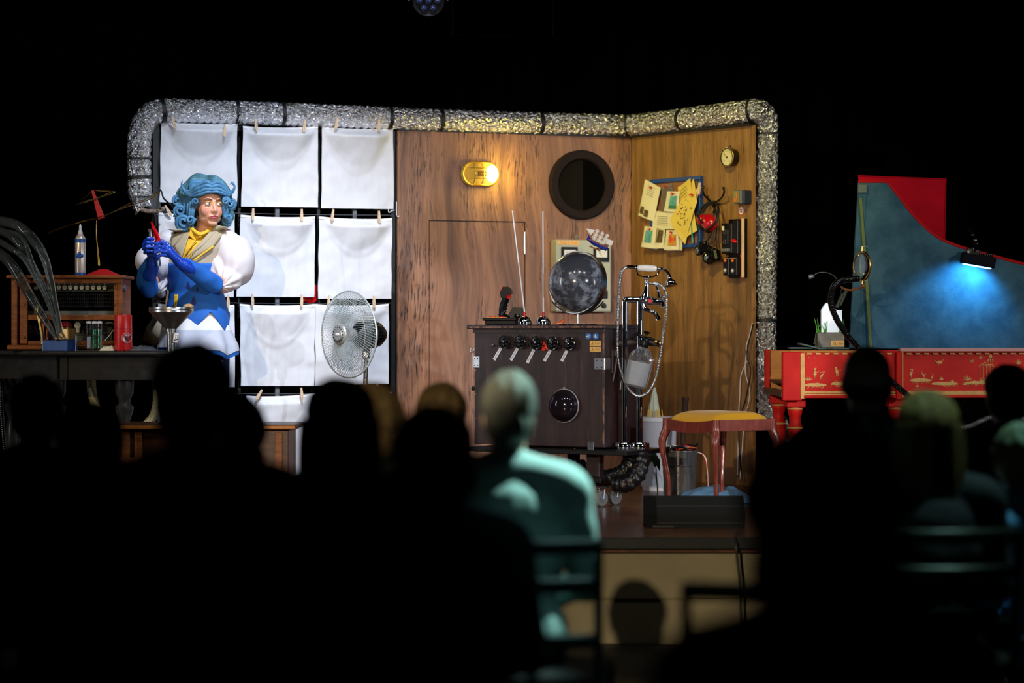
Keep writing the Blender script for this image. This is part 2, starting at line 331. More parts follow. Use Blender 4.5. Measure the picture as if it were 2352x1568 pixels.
# ---- cloths
m = mat('cloth_white', C(226, 228, 234), .9, ns=30, col2=C(232, 234, 240), stretch=(1, 1, .3), tsl=.12); mat('cloth_hem', C(240, 241, 246), .9)
ROWN = ('top', 'second', 'third', 'bottom'); COLN = ('left', 'middle', 'right')
cl = {(0,0): ((371,277),(545,283),(544,470),(366,464)), (0,1): ((557,289),(729,289),(731,476),(554,474)), (0,2): ((739,290),(902,294),(905,480),(739,478)),
      (1,0): ((366,487),(540,492),(537,682),(360,678)), (1,1): ((553,493),(724,496),(722,682),(544,681)), (1,2): ((733,497),(900,500),(899,686),(731,686)),
      (2,0): ((363,697),(538,699),(540,889),(362,885)), (2,1): ((551,697),(723.5,698),(722.5,886),(554,886)), (2,2): ((724.5,698),(893,697),(893,881),(725,886)),
      (3,0): ((364,904),(541,906),(539,1092),(362,1090)), (3,1): ((566,908),(725,903),(719,1090),(566,1094)), (3,2): ((734,903),(899,901),(897,1086),(735,1088))}
for (r_, c_), q in cl.items():
    Q = [LW.hit(px_, py_, -.012) for px_, py_ in q]; nU, nV = 44, 48; cx = (Q[2].x+Q[3].x)/2; zb = min(Q[2].z, Q[3].z); base = V((cx, 0, zb))
    fr = Frame(LW.M @ base, A1)
    rnd = random.Random(r_*7+c_*13+3); dep = (.43+.2*rnd.random(), .46, .50, .45)[r_ % 4]; off = rnd.uniform(-.1, .1); amp = (.13, .085, .08, .05)[r_]*rnd.uniform(.8, 1.1); ns_ = rnd.uniform(0, 50)
    vs_ = []; fs_ = []
    for layer in (0, 1):
        for j in range(nV+1):
            v = j/nV
            for i in range(nU+1):
                u = i/nU; a = Q[0].lerp(Q[1], u); b_ = Q[3].lerp(Q[2], u); p = a.lerp(b_, v)
                uu = (u-.5-off*.3)*2; bowl = max(0, 1-abs(uu)**2.4)        # the sagging bowl below the top hem
                lip = dep*max(0, 1-abs(uu)**2.2); s_ = v/lip if lip > .02 else 9
                d = 0
                if s_ < 1: d = amp*(1-s_)**1.0*min(1, lip/dep*1.3)*min(1, (v/.11)**1.5)
                d += .010*noise.noise((u*3+ns_, v*4, ns_))+.004*noise.noise((u*9+ns_, v*8, 1.))
                if s_ < 1.15: d += .008*math.exp(-((s_-1)/.08)**2)
                p = p+V((.006*noise.noise((v*3, ns_, 2.))*(1 if i in (0, nU) else .6), 0, -.010*bowl*(1-v)**6*(1 if j < 6 else 0)))
                vs_.append(p-base+V((0, -d*(.9) + (.0025 if layer else 0)-.0, 0)))
    n1 = (nV+1)*(nU+1)
    for L_ in (0, 1):
        for j in range(nV):
            for i in range(nU):
                k = L_*n1+j*(nU+1)+i; fs_.append((k, k+1, k+nU+2, k+nU+1) if L_ == 0 else (k, k+nU+1, k+nU+2, k+1))
    me_ = MB(); me_.add(vs_, fs_)
    tl = 'white cotton cloth hanging flat, %s cloth of the %s row on the rack' % (COLN[c_], ROWN[r_])
    if (r_, c_) == (2, 2): tl = 'white cotton cloth right behind the round fan, right cloth of the third row'
    if (r_, c_) == (0, 0): tl = 'white cotton cloth behind the blue wig, sagging deeply, top left of the rack'
    t = thing('white_cloth', tl, 'cloth', fr, 'white cloths pegged on the rack')
    o = me_.build('fabric', MATS['cloth_white'], t, smooth=80)
    hm = MB()
    for (i0, i1, ax_) in ((0, nU, 'r'),):
        top = [vs_[i]+V((0, -.0025, -.002)) for i in range(nU+1)]; bot = [vs_[(1)*(nU+1)+i]+V((0, -.0035, -.004)) for i in range(nU+1)]
        hm.add(top+bot+[p+V((0, .002, 0)) for p in top+bot], [(i, i+1, nU+2+i, nU+1+i) for i in range(nU)]+[(2*(nU+1)+i, 3*(nU+1)+i, 3*(nU+1)+i+1, 2*(nU+1)+i+1) for i in range(nU)]+[(i, 2*(nU+1)+i, 2*(nU+1)+i+1, i+1) for i in range(nU)])
    hm.build('hem', MATS['cloth_hem'], t, smooth=80)
# ---- clothes pegs
def peg_parts(root):
    for s_ in (-1, 1):
        pm = MB(); pts = [(0, .030), (.0035, .031), (.0045, .012), (.006, .0), (.0055, -.028), (.002, -.036), (.0004, -.034), (.0008, -.012), (.0004, .004)]
        pm.prism([(s_*x*1.25, z*1.05) for x, z in pts], -.006, .006); pm.build('prong', MATS['peg_wood'], root)
    sm = MB(); sm.tube([V((.0055*cos(a), -.0068+.0136*i/14, .003+.0055*sin(a))) for i, a in enumerate([k*2*pi/7 for k in range(15)])], .0008, 5); sm.build('spring', MATS['steel'], root)
pegs = [(399,281,-20,0,0,0),(516,299,2,0,0,1),(588,286,-8,0,1,0),(699,289,6,0,1,1),(773,283,10,0,2,0),(870,287,0,0,2,1),(386,483,-32,1,0,0),(528,487,4,1,0,1),(581,491,2,1,1,0),(693,493,0,1,1,1),(764,493,8,1,2,0),(871,497,-4,1,2,1),
        (384,689,3,2,0,0),(524,690,-3,2,0,1),(580,688,-2,2,1,0),(693,689,2,2,1,1),(755,691,4,2,2,0),(859,692,0,2,2,1),(595,906,32,3,1,0),(693,903,-6,3,1,1),(866,896,0,3,2,1)]
src = None
for (px_, py_, an, r_, c_, e_) in pegs:
    p = LW.hit(px_, py_, -.078 if r_ == 0 else -.05)
    if src is None:
        src = thing('clothes_peg', 'x', 'clothes peg', Frame(LW.M @ p, A1), 'wooden pegs on the rack wires'); peg_parts(src); t = src
    else:
        t = src.copy(); COL.objects.link(t)
        for ch in src.children: c2 = ch.copy(); COL.objects.link(c2); c2.parent = t
    t.location = LW.M @ p; t.rotation_euler = (0, R(an), A1)
    t['label'] = 'wooden clothes peg on the %s end of the %s cloth, %s row' % (('left', 'right')[e_], COLN[c_], ROWN[r_])
# ---- silver duct
fm = mat('foil', C(240, 241, 246), .19, .97); nt = fm.node_tree; N = nt.nodes; L = nt.links
tc = N.new('ShaderNodeTexCoord'); vo = N.new('ShaderNodeTexVoronoi'); vo.inputs['Scale'].default_value = 48; L.new(tc.outputs['Object'], vo.inputs[0])
no = N.new('ShaderNodeTexNoise'); no.inputs['Scale'].default_value = 48; no.inputs['Detail'].default_value = 3; no.inputs['Distortion'].default_value = 1.2; L.new(tc.outputs['Object'], no.inputs[0])
ad = N.new('ShaderNodeMath'); ad.operation = 'MULTIPLY_ADD'; ad.inputs[1].default_value = .5; L.new(vo.outputs[0], ad.inputs[0]); L.new(no.outputs[0], ad.inputs[2])
bp = N.new('ShaderNodeBump'); bp.inputs['Strength'].default_value = 1.; bp.inputs['Distance'].default_value = .028; L.new(ad.outputs[0], bp.inputs['Height']); L.new(bp.outputs[0], N['Principled BSDF'].inputs['Normal'])
def duct_mesh(pts, r, pitch=.042, amp=.12, seg=36, step=.007, crk=.03, seed=0.):
    pts = crom(pts, 14); out = [pts[0]]; acc = 0
    for i in range(1, len(pts)):
        d = (pts[i]-pts[i-1]); l = d.length; k = max(1, int(l/step)); out += [pts[i-1]+d*(j+1)/k for j in range(k)]
    mb = MB(); n = len(out); ss = 0; rs = []
    ts = [(out[min(n-1, i+2)]-out[max(0, i-2)]).normalized() for i in range(n)]; u = V((0, -1, .05)).normalized(); u = (u-ts[0]*u.dot(ts[0])).normalized()
    for i in range(n):
        if i: ss += (out[i]-out[i-1]).length; u = (u-ts[i]*u.dot(ts[i])).normalized()
        w_ = ts[i].cross(u); rr = []
        for j in range(seg):
            a = 2*pi*j/seg; k = 1+amp*(abs(sin(pi*ss/pitch+a/2))-.6); p = out[i]+(u*cos(a)+w_*sin(a))*r*k
            k2 = crk*noise.noise(p*48+V((seed, 0, 0)))+crk*.5*noise.noise(p*110)+.03*noise.noise(p*9)
            rr.append(out[i]+(u*cos(a)+w_*sin(a))*r*(k+k2))
        rs.append(rr)
    return mb.rings(rs)
def LWp(px_, py_, y=0): return LW.M @ LW.hit(px_, py_, y)
def RWp(px_, py_, y=0): return RW.M @ RW.hit(px_, py_, y)
DR = .0655
top_l = [P(322, 452, 13.42), P(320, 400, 13.42), P(319, 340, 13.42), P(324, 300, 13.43), P(340, 268, 13.45), P(372, 254, 13.47)]
run = [LWp(x, y) for x, y in ((455, 256), (560, 259), (700, 264), (850, 270), (1000, 276), (1150, 281), (1300, 285), (1400, 287.5))]
cor = [LWp(1438, 288)+V((0, -.01, 0)), RWp(1480, 285)]
run2 = [RWp(x, y) for x, y in ((1560, 276), (1640, 266), (1700, 258))]
dn = [P(1738, 254, 13.66), P(1757, 268, 13.71), P(1762, 300, 13.74), P(1760, 400, 13.75), P(1759, 520, 13.75), P(1758, 640, 13.75), P(1757, 760, 13.75), P(1757, 860, 13.75), P(1760, 920, 13.74), P(1772, 958, 13.72), P(1795, 990, 13.7), P(1815, 1035, 13.7)]
path = top_l+run+cor+run2+dn
dt = thing('foil_duct', 'crinkled silver foil duct with black bands framing the wooden flats', 'duct', (P(1757, 900, 13.75).x, 13.75, .0))
duct_mesh(path, DR).build('hose', fm, dt, smooth=0, w=True).data.shade_smooth()
def band(p, t_, r, wd_=.012):
    b_ = MB(); t_ = t_.normalized(); b_.tube([p-t_*wd_, p-t_*wd_*.8, p+t_*wd_*.8, p+t_*wd_], [r*.9, r, r, r*.9], 28); b_.build('strap', MATS['black'], dt, w=True)
fine_ = crom(path, 14)
for (px_, py_, wd_) in ((320, 366, .008), (320, 408, .012), (372, 254, .014), (541, 258, .012), (648, 262, .013), (890, 272, .011), (1012, 276, .012), (1240, 283, .012), (1441, 288, .008), (1572, 274, .014), (1728, 255, .010), (1758, 305, .006), (1757, 735, .010)):
    best = min(range(1, len(fine_)-1), key=lambda i: ((1176+F*fine_[i].x/fine_[i].y)-px_)**2+((HY-F*(fine_[i].z-CZ)/fine_[i].y)-py_)**2)
    band(fine_[best], fine_[best+1]-fine_[best-1], DR*1.06, wd_)
# torn end of the duct: liner and fluffy insulation
te = MB(); c0 = P(324, 455, 13.42); rs = []
for i in range(9):
    rr = []
    for j in range(30):
        a = 2*pi*j/30; k = .062*(1+.1*noise.noise((cos(a)*2, sin(a)*2, i*.7))); rr.append(c0+V((cos(a)*k+.004*i, sin(a)*k, -.009*i*(1+.35*sin(a*2+1)))))
    rs.append(rr)
te.rings(rs, caps=False); te.build('torn_sleeve', MATS['foil'], dt, w=True)
mat('insulation', C(176, 158, 142), .95, ns=80, col2=C(120, 100, 90), bump=(120, 1., .02))
ti = MB(); rs = []
for i in range(22):
    a = pi*1.05*i/21+pi*.95; k = .058; c = P(350, 478, 13.38)+V((k*cos(a)*1.05, k*.5*sin(a), k*.32*sin(a))); rr_ = .011+.005*noise.noise((i*.8, 0, 0)); rs.append((c, rr_))
ti.tube([c for c, _ in rs], [r for _, r in rs], 10); ti.build('insulation', MATS['insulation'], dt, w=True)
tl_ = MB(); tl_.add([P(336, 448, 13.40), P(362, 446, 13.34), P(371, 478, 13.34), P(352, 482, 13.36), P(330, 474, 13.4), P(334, 449, 13.42), P(362, 447, 13.36), P(371, 479, 13.36), P(352, 483, 13.38), P(330, 475, 13.42)], [(0, 1, 2, 3, 4), (5, 9, 8, 7, 6)]+[(i, 5+i, 5+(i+1) % 5, (i+1) % 5) for i in range(5)]); tl_.build('liner', MATS['grey_metal'], dt, w=True)
st = MB(); st.tube(crom([P(360, 430, 13.4), P(370, 438, 13.3), P(376, 455, 13.2), P(392, 470, 13.1), P(402, 482, 13.05)], 6), .005, 6); tag(st.build('black_strap', MATS['black'], w=True), 'thin black strap curling from the rack post behind the wig', 'strap')
# ---- oval bulkhead lamp
f = LW.at(1100, 428, -.002); bl = thing('bulkhead_lamp', 'oval yellow glass bulkhead lamp glowing on the wooden wall', 'wall lamp', f)
def stad(hw, hh, n=14):                     # stadium outline, centre 0,0
    c = hw-hh; return [(c+hh*cos(a), hh*sin(a)) for a in [-pi/2+pi*i/n for i in range(n+1)]]+[(-c+hh*cos(a), hh*sin(a)) for a in [pi/2+pi*i/n for i in range(n+1)]]
zc = .072; hw, hh = .114, .071
def stad_rings(mb, prof, n=14):
    mb.rings([[V((x, y, zc+z)) for x, z in stad(hw*k, hh*k2, n)] for k, k2, y in prof])
b1 = MB(); stad_rings(b1, [(1., 1., 0), (1.03, 1.03, -.018), (.98, .97, -.026)]); b1.build('housing', mat('lamp_back', C(205, 180, 110), .5, .1), bl)
gl = mat('lamp_glass', C(255, 244, 190), .06, trans=.97, ior=1.12)
b2 = MB(); stad_rings(b2, [(.90, .86, -.026), (.90, .86, -.05), (.82, .74, -.072), (.6, .45, -.082), (.3, .15, -.085)]); b2.build('glass_cover', gl, bl)
b3 = MB(); b3.tube([V((x, -.03, zc+z)) for x, z in stad(hw*.95, hh*.92)], .006, 8, closed=True)
b3.build('glass_rim', mat('brass_rim', C(240, 190, 60), .3, .9), bl)
b4 = MB()
for x in (-.052, .0): b4.tube([V((x+.0*abs(s_), -.05-.038*cos(s_*pi/2), zc+s_*.058)) for s_ in [k/6-1 for k in range(13)]], .0025, 6)
for z in (-.03, .03): b4.tube([V((x, -.078-.006*cos(x*14), zc+z)) for x in [-.085+.012*k for k in range(15)]], .0025, 6)
b4.build('guard_wire', MATS['brass'], bl)
b5 = MB(); b5.ell((.062, -.05, zc), (.038, .022, .046), 20, 12); b5.build('bulb', mat('bulb', C(255, 210, 90), .3, emis=((1, .86, .42, 1), 22)), bl)
b6 = MB(); b6.lathe([(.0, 0), (.016, 0), (.018, .03), (.014, .05)], (.03, -.045, zc), (-1, 0, 0), 14); b6.build('socket', MATS['brass'], bl)
point('lamp_light', ROOTM[bl.name] @ V((.11, -.15, zc)), 4.2, (1, .78, .12), .05)
# ---- porthole
f = LW.at(1334, 505, 0); ph = thing('porthole', 'large round dark porthole ring on the wooden wall', 'porthole', f)
def lsz(w_px, f_, ang): return w_px*f_.o.y/F/abs(cos(ang)+sin(ang)*f_.o.x/f_.o.y*0)
ro = 80*f.o.y/F; ri = 58*f.o.y/F
pr = MB(); pr.lathe([(ri, .0), (ri, -.022), (ri+.008, -.034), (ro-.01, -.034), (ro, -.024), (ro, 0)], (0, 0, ro), (0, 1, 0), 64); 
pr.f = pr.f[:-2]; pr.m = pr.m[:-2]; pr.build('ring', mat('port_ring', C(36, 28, 30), .8, spec=.15), ph)
MB().lathe([(0, -.004), (ri, -.004), (ri, -.001), (0, -.001)], (0, 0, ro), (0, 1, 0), 48).build('glass', mat('port_glass', C(22, 19, 14), .8, spec=.1), ph)
q = MB(); aa = [pi*(-.5+i/20) for i in range(21)]; q.prism([(.012+(ri-.012)*cos(a)*.985, ro+ri*sin(a)*.985) for a in aa], -.0095, -.005); q.build('half_panel', mat('port_dark', C(4, 4, 4), .9, spec=.05), ph)  # near-black half disc laid over one side of the glass
# ---- grey meter box
f = LW.at(1340, 716, 0); mb_ = thing('meter_box', 'pale grey electrical box with two dials on the wall behind the globe', 'electrical box', f)
hx0 = LW.hit(1278, 640, -.09).x-LW.hit(1340, 640, 0).x; hx1 = LW.hit(1404, 640, -.09).x-LW.hit(1340, 640, 0).x; hz = LW.hit(1340, 551, -.09).z-LW.hit(1340, 716, 0).z
cx = (hx0+hx1)/2; ww = hx1-hx0; gm = mat('box_grey', C(178, 182, 170), .5)
MB().box((cx, -.045, hz/2), (ww, .09, hz), .006).build('body', gm, mb_)
def mbx(px_, py_): a = LW.hit(px_, py_, -.092); return a.x-LW.hit(1340, 716, 0).x, a.z-LW.hit(1340, 716, 0).z
for (xa, ya, xb, yb) in ((1289, 567, 1326, 612), (1363, 569, 1398, 601)):
    a = mbx(xa, ya); b_ = mbx(xb, yb); c = ((a[0]+b_[0])/2, (a[1]+b_[1])/2); d = (abs(b_[0]-a[0]), abs(a[1]-b_[1]))
    MB().box((c[0], -.096, c[1]), (d[0], .014, d[1]), .003).build('meter_frame', MATS['dark_plastic'], mb_)
    k = MB().box((c[0], -.1035, c[1]+d[1]*.08), (d[0]*.72, .003, d[1]*.55), .001).build('dial', MATS['white'], mb_)
    nd = MB(); nd.tube([V((c[0]-d[0]*.2, -.107, c[1]+d[1]*.22)), V((c[0], -.107, c[1]-d[1]*.1))], .0012, 5)
    for i in range(9): an = R(140-12.5*i); nd.tube([V((c[0]+cos(an)*d[0]*.3, -.106, c[1]-.012+sin(an)*d[0]*.33)), V((c[0]+cos(an)*d[0]*.25, -.106, c[1]-.012+sin(an)*d[0]*.28))], .0007, 4)
    nd.build('needle', MATS['ink'], mb_)
for (xa, ya, xb, yb) in ((1281, 552, 1304, 562), (1306, 552, 1330, 563)):
    a = mbx(xa, ya); b_ = mbx(xb, yb); c = ((a[0]+b_[0])/2, (a[1]+b_[1])/2)
    MB().box((c[0], -.0915, c[1]), (b_[0]-a[0], .003, a[1]-b_[1])).build('warning_sticker', MATS['label_yellow'], mb_)
    s_ = MB(); tx, tz = c[0]-.012, c[1]; 
    s_.tube([V((tx-.009, -.0945, tz-.007)), V((tx+.009, -.0945, tz-.007)), V((tx, -.0945, tz+.008))], .0012, 4, closed=True)
    for i in range(3): s_.box((c[0]+.012, -.0945, c[1]+.005-.005*i), (.022, .001, .0016))
    s_.build('warning_sign', MATS['orange'], mb_)
a = mbx(1386, 702); b5 = MB(); b5.lathe([(0, 0), (.014, 0), (.016, .012), (.011, .02), (0, .02)], (a[0], -.09, a[1]), (0, -1, 0), 18); b5.build('switch_knob', MATS['black'], mb_)
a = mbx(1389, 676); MB().box((a[0]-.01, -.094, a[1]), (.055, .012, .05), .003).build('switch_panel', MATS['dark_plastic'], mb_)
b6 = MB(); a = mbx(1332, 549); b6.tube([V((a[0]+.011*cos(t_), -.05, a[1]+.012+.011*sin(t_))) for t_ in [2*pi*i/14 for i in range(14)]], .0028, 6, closed=True); b6.build('lifting_eye', MATS['grey_metal'], mb_)
# white peg-like fitting by the rack post
f = LW.at(912, 497, 0); w1 = MB(f.M); w1.box((.004, -.006, .0), (.012, .012, .008), .002); w1.box((-.006, -.006, .045), (.005, .005, .08), .001); tag(w1.build('cable_clip', MATS['white']), 'small white clip on the edge post right of the cloths', 'clip')
# ================================================================= CABINET AND WHAT STANDS ON IT
CA = R(-32); CW, CD_ = .775, .33; FR = V((.462, 12.1, 0)); ax = V((cos(CA), sin(CA), 0)); ay = V((-sin(CA), cos(CA), 0))
CF = Frame(FR-ax*CW/2+ay*CD_/2, CA); hx = CW/2; hy = CD_/2
ZB = .278; ZT = .900
cab = thing('rolling_cabinet', 'scuffed dark brown wheeled cabinet with five round handwheels on its front', 'cabinet', CF)
cb_m = mat('cab_paint', C(58, 42, 42), .42, ns=3.2, col2=C(38, 28, 28), stretch=(6, 6, .8), bump=(30, .12), coat=.15)
nt = cb_m.node_tree; N = nt.nodes; L = nt.links; bs = N['Principled BSDF']           # pale vertical scuffs and speckles of wear
tcn = N.new('ShaderNodeTexCoord'); m1 = N.new('ShaderNodeMapping'); m1.inputs['Scale'].default_value = (38, 38, 2.2); L.new(tcn.outputs['Object'], m1.inputs[0])
n1_ = N.new('ShaderNodeTexNoise'); n1_.inputs['Scale'].default_value = 1.4; n1_.inputs['Detail'].default_value = 6; n1_.inputs['Roughness'].default_value = .7; L.new(m1.outputs[0], n1_.inputs[0])
r1 = N.new('ShaderNodeValToRGB'); r1.color_ramp.elements[0].position = .60; r1.color_ramp.elements[1].position = .74; L.new(n1_.outputs[0], r1.inputs[0])
n2_ = N.new('ShaderNodeTexNoise'); n2_.inputs['Scale'].default_value = 150; L.new(tcn.outputs['Object'], n2_.inputs[0]); r2 = N.new('ShaderNodeValToRGB'); r2.color_ramp.elements[0].position = .71; r2.color_ramp.elements[1].position = .76; L.new(n2_.outputs[0], r2.inputs[0])
mxm = N.new('ShaderNodeMath'); mxm.operation = 'MAXIMUM'; L.new(r1.outputs[0], mxm.inputs[0]); L.new(r2.outputs[0], mxm.inputs[1]); m3_ = N.new('ShaderNodeMath'); m3_.operation = 'MULTIPLY'; m3_.inputs[1].default_value = .4; L.new(mxm.outputs[0], m3_.inputs[0])
mc = N.new('ShaderNodeMix'); mc.data_type = 'RGBA'; mc.inputs[7].default_value = C(128, 112, 116); L.new(m3_.outputs[0], mc.inputs[0]); L.new(bs.inputs['Base Color'].links[0].from_socket, mc.inputs[6]); L.new(mc.outputs[2], bs.inputs['Base Color'])
edge = mat('edge_worn', C(150, 110, 90), .6, ns=40, col2=C(60, 44, 42), ramp=(.45, .55), stretch=(1, 1, .4))
MB().box((0, 0, (ZB+ZT)/2), (CW, CD_, ZT-ZB-.02), .003).build('body', cb_m, cab)
MB().box((-.005, -.004, ZT-.006), (CW+.05, CD_+.05, .022), .003).build('top_board', cb_m, cab)
em = MB(); em.box((-.005, -hy-.03, ZT-.008), (CW+.046, .003, .007)); em.build('worn_edge', edge, cab)
em = MB(); em.box((0, -hy-.004, ZT-.028), (CW+.01, .012, .02), .002); em.build('moulding', cb_m, cab)
em = MB(); em.box((hx-.004, -hy-.0015, (ZB+ZT)/2), (.007, .003, ZT-ZB-.06)); em.build('worn_edge', edge, cab)
MB().box((.085, -.02, ZB-.012), (CW+.17, CD_+.12, .022), .003).build('base_board', MATS['black'], cab)
MB().box((hx-.07, -hy+.03, ZB-.075), (.075, .05, .13), .003).build('bracket', cb_m, cab)
MB().box((.10, .02, ZB-.10), (.05, .05, .15), .003).build('post', MATS['black'], cab); MB().box((.02, .0, .125), (.78, .06, .035), .003).build('crossbar', MATS['black'], cab); MB().box((.33, 0, .125), (.05, .3, .035), .003).build('crossbar', MATS['black'], cab)
MB().box((-.3, .0, .2), (.05, .05, .16), .003).build('post', MATS['black'], cab)
def cf(px, py, y=-hy): q = CF.hit(px, py, y); return q
for (x, y) in ((1380, 1141), (1412, 1139), (1150, 1125), (1185, 1118)):
    if x > 1300: q = CF.I @ P(x, y, 12.15 if x == 1412 else 12.02)
    else: q = CF.I @ P(x, y, 12.4)
    rr = .0385; cc = V((q.x, q.y, rr)); cs = MB(); cs.lathe([(.0, -.014), (rr*.9, -.014), (rr, -.009), (rr, .009), (rr*.9, .014), (0, .014)], cc, (1, -.35, 0), 24)
    w_ = cs.build('wheel', MATS['rubber'], cab)
    MB().lathe([(0, -.017), (rr*.45, -.017), (rr*.5, 0), (rr*.45, .017), (0, .017)], cc, (1, -.35, 0), 16).build('hub', MATS['grey_metal'], w_)
    fk = MB(); dv = V((1, -.35, 0)).normalized()
    for s_ in (-1, 1): fk.tube([cc+dv*.021*s_, cc+dv*.021*s_+V((.004, .004, rr*1.25)), cc+V((.006, .01, rr*1.45))], .0045, 6)
    fk.box(cc+V((.006, .01, rr*1.5)), (.05, .045, .006), .001); fk.build('fork', MATS['steel'], w_)
# handwheels, levers, tags
wm = mat('wheel_rim', C(70, 72, 76), .15, .8, coat=.5)
for i, (x, y) in enumerate(((1158.7, 785.4), (1195, 785.4), (1232, 787), (1270, 788), (1308, 789))):
    q = cf(x, y, -hy-.02); c = V((q.x, -hy-.016, q.z)); wr_ = .0315
    r_ = MB(); r_.tube([c+V((wr_*cos(a), -.008, wr_*sin(a))) for a in [2*pi*k/40 for k in range(40)]], .0034, 8, closed=True); hw_ = r_.build('handwheel', wm, cab)
    d_ = MB(); d_.lathe([(0, -.012), (wr_*.93, -.008), (wr_*.93, 0), (0, .016)], c, (0, 1, 0), 30); d_.build('disc', MATS['black_gloss'], hw_)
    k_ = MB(); k_.ell(c+V((0, -.017, 0)), (.007, .004, .004), 12, 8); k_.build('hub_cap', MATS['chrome'], hw_)
    h_ = MB()
    for k in range(5): a = 2*pi*k/5+.5; h_.ell(c+V((wr_*.56*cos(a), -.012, wr_*.56*sin(a))), (.0085, .004, .0085), 12, 6)
    h_.build('finger_hole', mat('hole', C(4, 4, 5), .3) if 'hole' not in MATS else MATS['hole'], hw_)
for i, (x, y) in enumerate(((1134, 793), (1177, 793), (1213, 794), (1252, 794), (1288, 795.5))):
    q = cf(x, y); l_ = MB(); l_.cyl((q.x, -hy, q.z), (q.x, -hy-.012, q.z), .006, .005, 10); l_.tube([V((q.x-.014, -hy-.012, q.z-.003)), V((q.x+.004, -hy-.014, q.z+.001)), V((q.x+.015, -hy-.02, q.z+.003))], [.0035, .003, .004], 8)
    l_.build('lever', MATS['chrome'], cab)
tags_ = ((1150.7, 798.5, 1134.6, 826), (1189, 799, 1173, 827), (1226, 803, 1211, 833), (1264, 804, 1250, 829), (1302, 805, 1290, 829))
for i, (xa, ya, xb, yb) in enumerate(tags_):
    a = cf(xa, ya, -hy-.003); b_ = cf(xb, yb, -hy-.003); a.y = b_.y = -hy-.002; d = (b_-a); n_ = V((-d.z, 0, d.x)).normalized()*.0085
    t_ = MB(); t_.add([a+n_, a-n_, b_-n_, b_+n_]+[p+V((0, -.0012, 0)) for p in (a+n_, a-n_, b_-n_, b_+n_)], [(0,1,2,3),(7,6,5,4),(0,4,5,1),(1,5,6,2),(2,6,7,3),(3,7,4,0)]); to = t_.build('paper_tag', MATS['white'], cab)
    s_ = MB(); rnd = random.Random(i+5); pts = []
    for k in range(22):
        u = .12+.6*k/21; pts.append(b_.lerp(a, u)+n_*(.55*sin(k*1.9+i)*rnd.uniform(.4, 1))+V((0, -.0022, 0)))
    s_.tube(pts, .0007, 4); s_.tube([b_.lerp(a, .80)+V((0, -.002, 0)), b_.lerp(a, .92)+V((0, -.002, 0)), b_.lerp(a, .86)+n_*.5+V((0, -.002, 0))], .0008, 4)
    s_.build('handwriting', MATS['sticker_blue'], to)
q = cf(1249, 795, -hy-.004); rt = MB(); rt.prism([(q.x-.012, q.z-.022), (q.x+.008, q.z-.022), (q.x+.012, q.z-.004), (q.x+.004, q.z+.024), (q.x-.004, q.z+.022)], -hy-.006, -hy-.003)
rt.prism([(q.x+.026, q.z+.014), (q.x+.032, q.z+.0), (q.x+.04, q.z-.018), (q.x+.032, q.z-.018), (q.x+.024, q.z-.004)], -hy-.03, -hy-.028)
rt.build('red_flag', mat('red_tag', C(240, 60, 40), .5), cab)
for x in (1352, 1369):
    q = cf(x, 771.6); s_ = MB(); s_.lathe([(0, 0), (.0175, 0), (.0175, .0012), (0, .0012)], (q.x, -hy-.002, q.z), (0, -1, 0), 24); so = s_.build('round_sticker', MATS['sticker_blue'], cab)
    i_ = MB()
    if x == 1352: i_.tube([V((q.x-.009, -hy-.0045, q.z-.004)), V((q.x-.002, -hy-.0045, q.z-.001)), V((q.x+.008, -hy-.0045, q.z+.007))], [.004, .0035, .002], 6); i_.tube([V((q.x+.0, -hy-.0045, q.z-.007)), V((q.x+.009, -hy-.0045, q.z-.003))], .002, 5)
    else: i_.prism([(q.x-.004, q.z+.009), (q.x+.002, q.z+.009), (q.x+.002, q.z-.001), (q.x+.009, q.z-.005), (q.x+.009, q.z-.008), (q.x-.006, q.z-.008)], -hy-.005, -hy-.0034)
    i_.build('pictogram', MATS['white'], so)
for (ya, yb) in ((783, 794), (796.5, 807.5)):
    a = cf(1355, ya); b_ = cf(1380, yb); s_ = MB(); c = ((a.x+b_.x)/2, -hy-.001, (a.z+b_.z)/2); s_.box(c, (b_.x-a.x, .0015, a.z-b_.z)); so = s_.build('warning_sticker', MATS['label_yellow'], cab)
    g_ = MB(); tx = a.x+.017; g_.tube([V((tx-.009, -hy-.0025, c[2]-.007)), V((tx+.009, -hy-.0025, c[2]-.007)), V((tx, -hy-.0025, c[2]+.008))], .001, 4, closed=True); g_.tube([V((tx, -hy-.0025, c[2]-.004)), V((tx, -hy-.0025, c[2]+.003))], .001, 4)
    for k in range(3): g_.box((c[0]+.012, -hy-.0025, c[2]+.006-.005*k), (.028, .001, .0014))
    g_.build('print', mat('print_brown', C(120, 80, 50), .7) if 'print_brown' not in MATS else MATS['print_brown'], so)
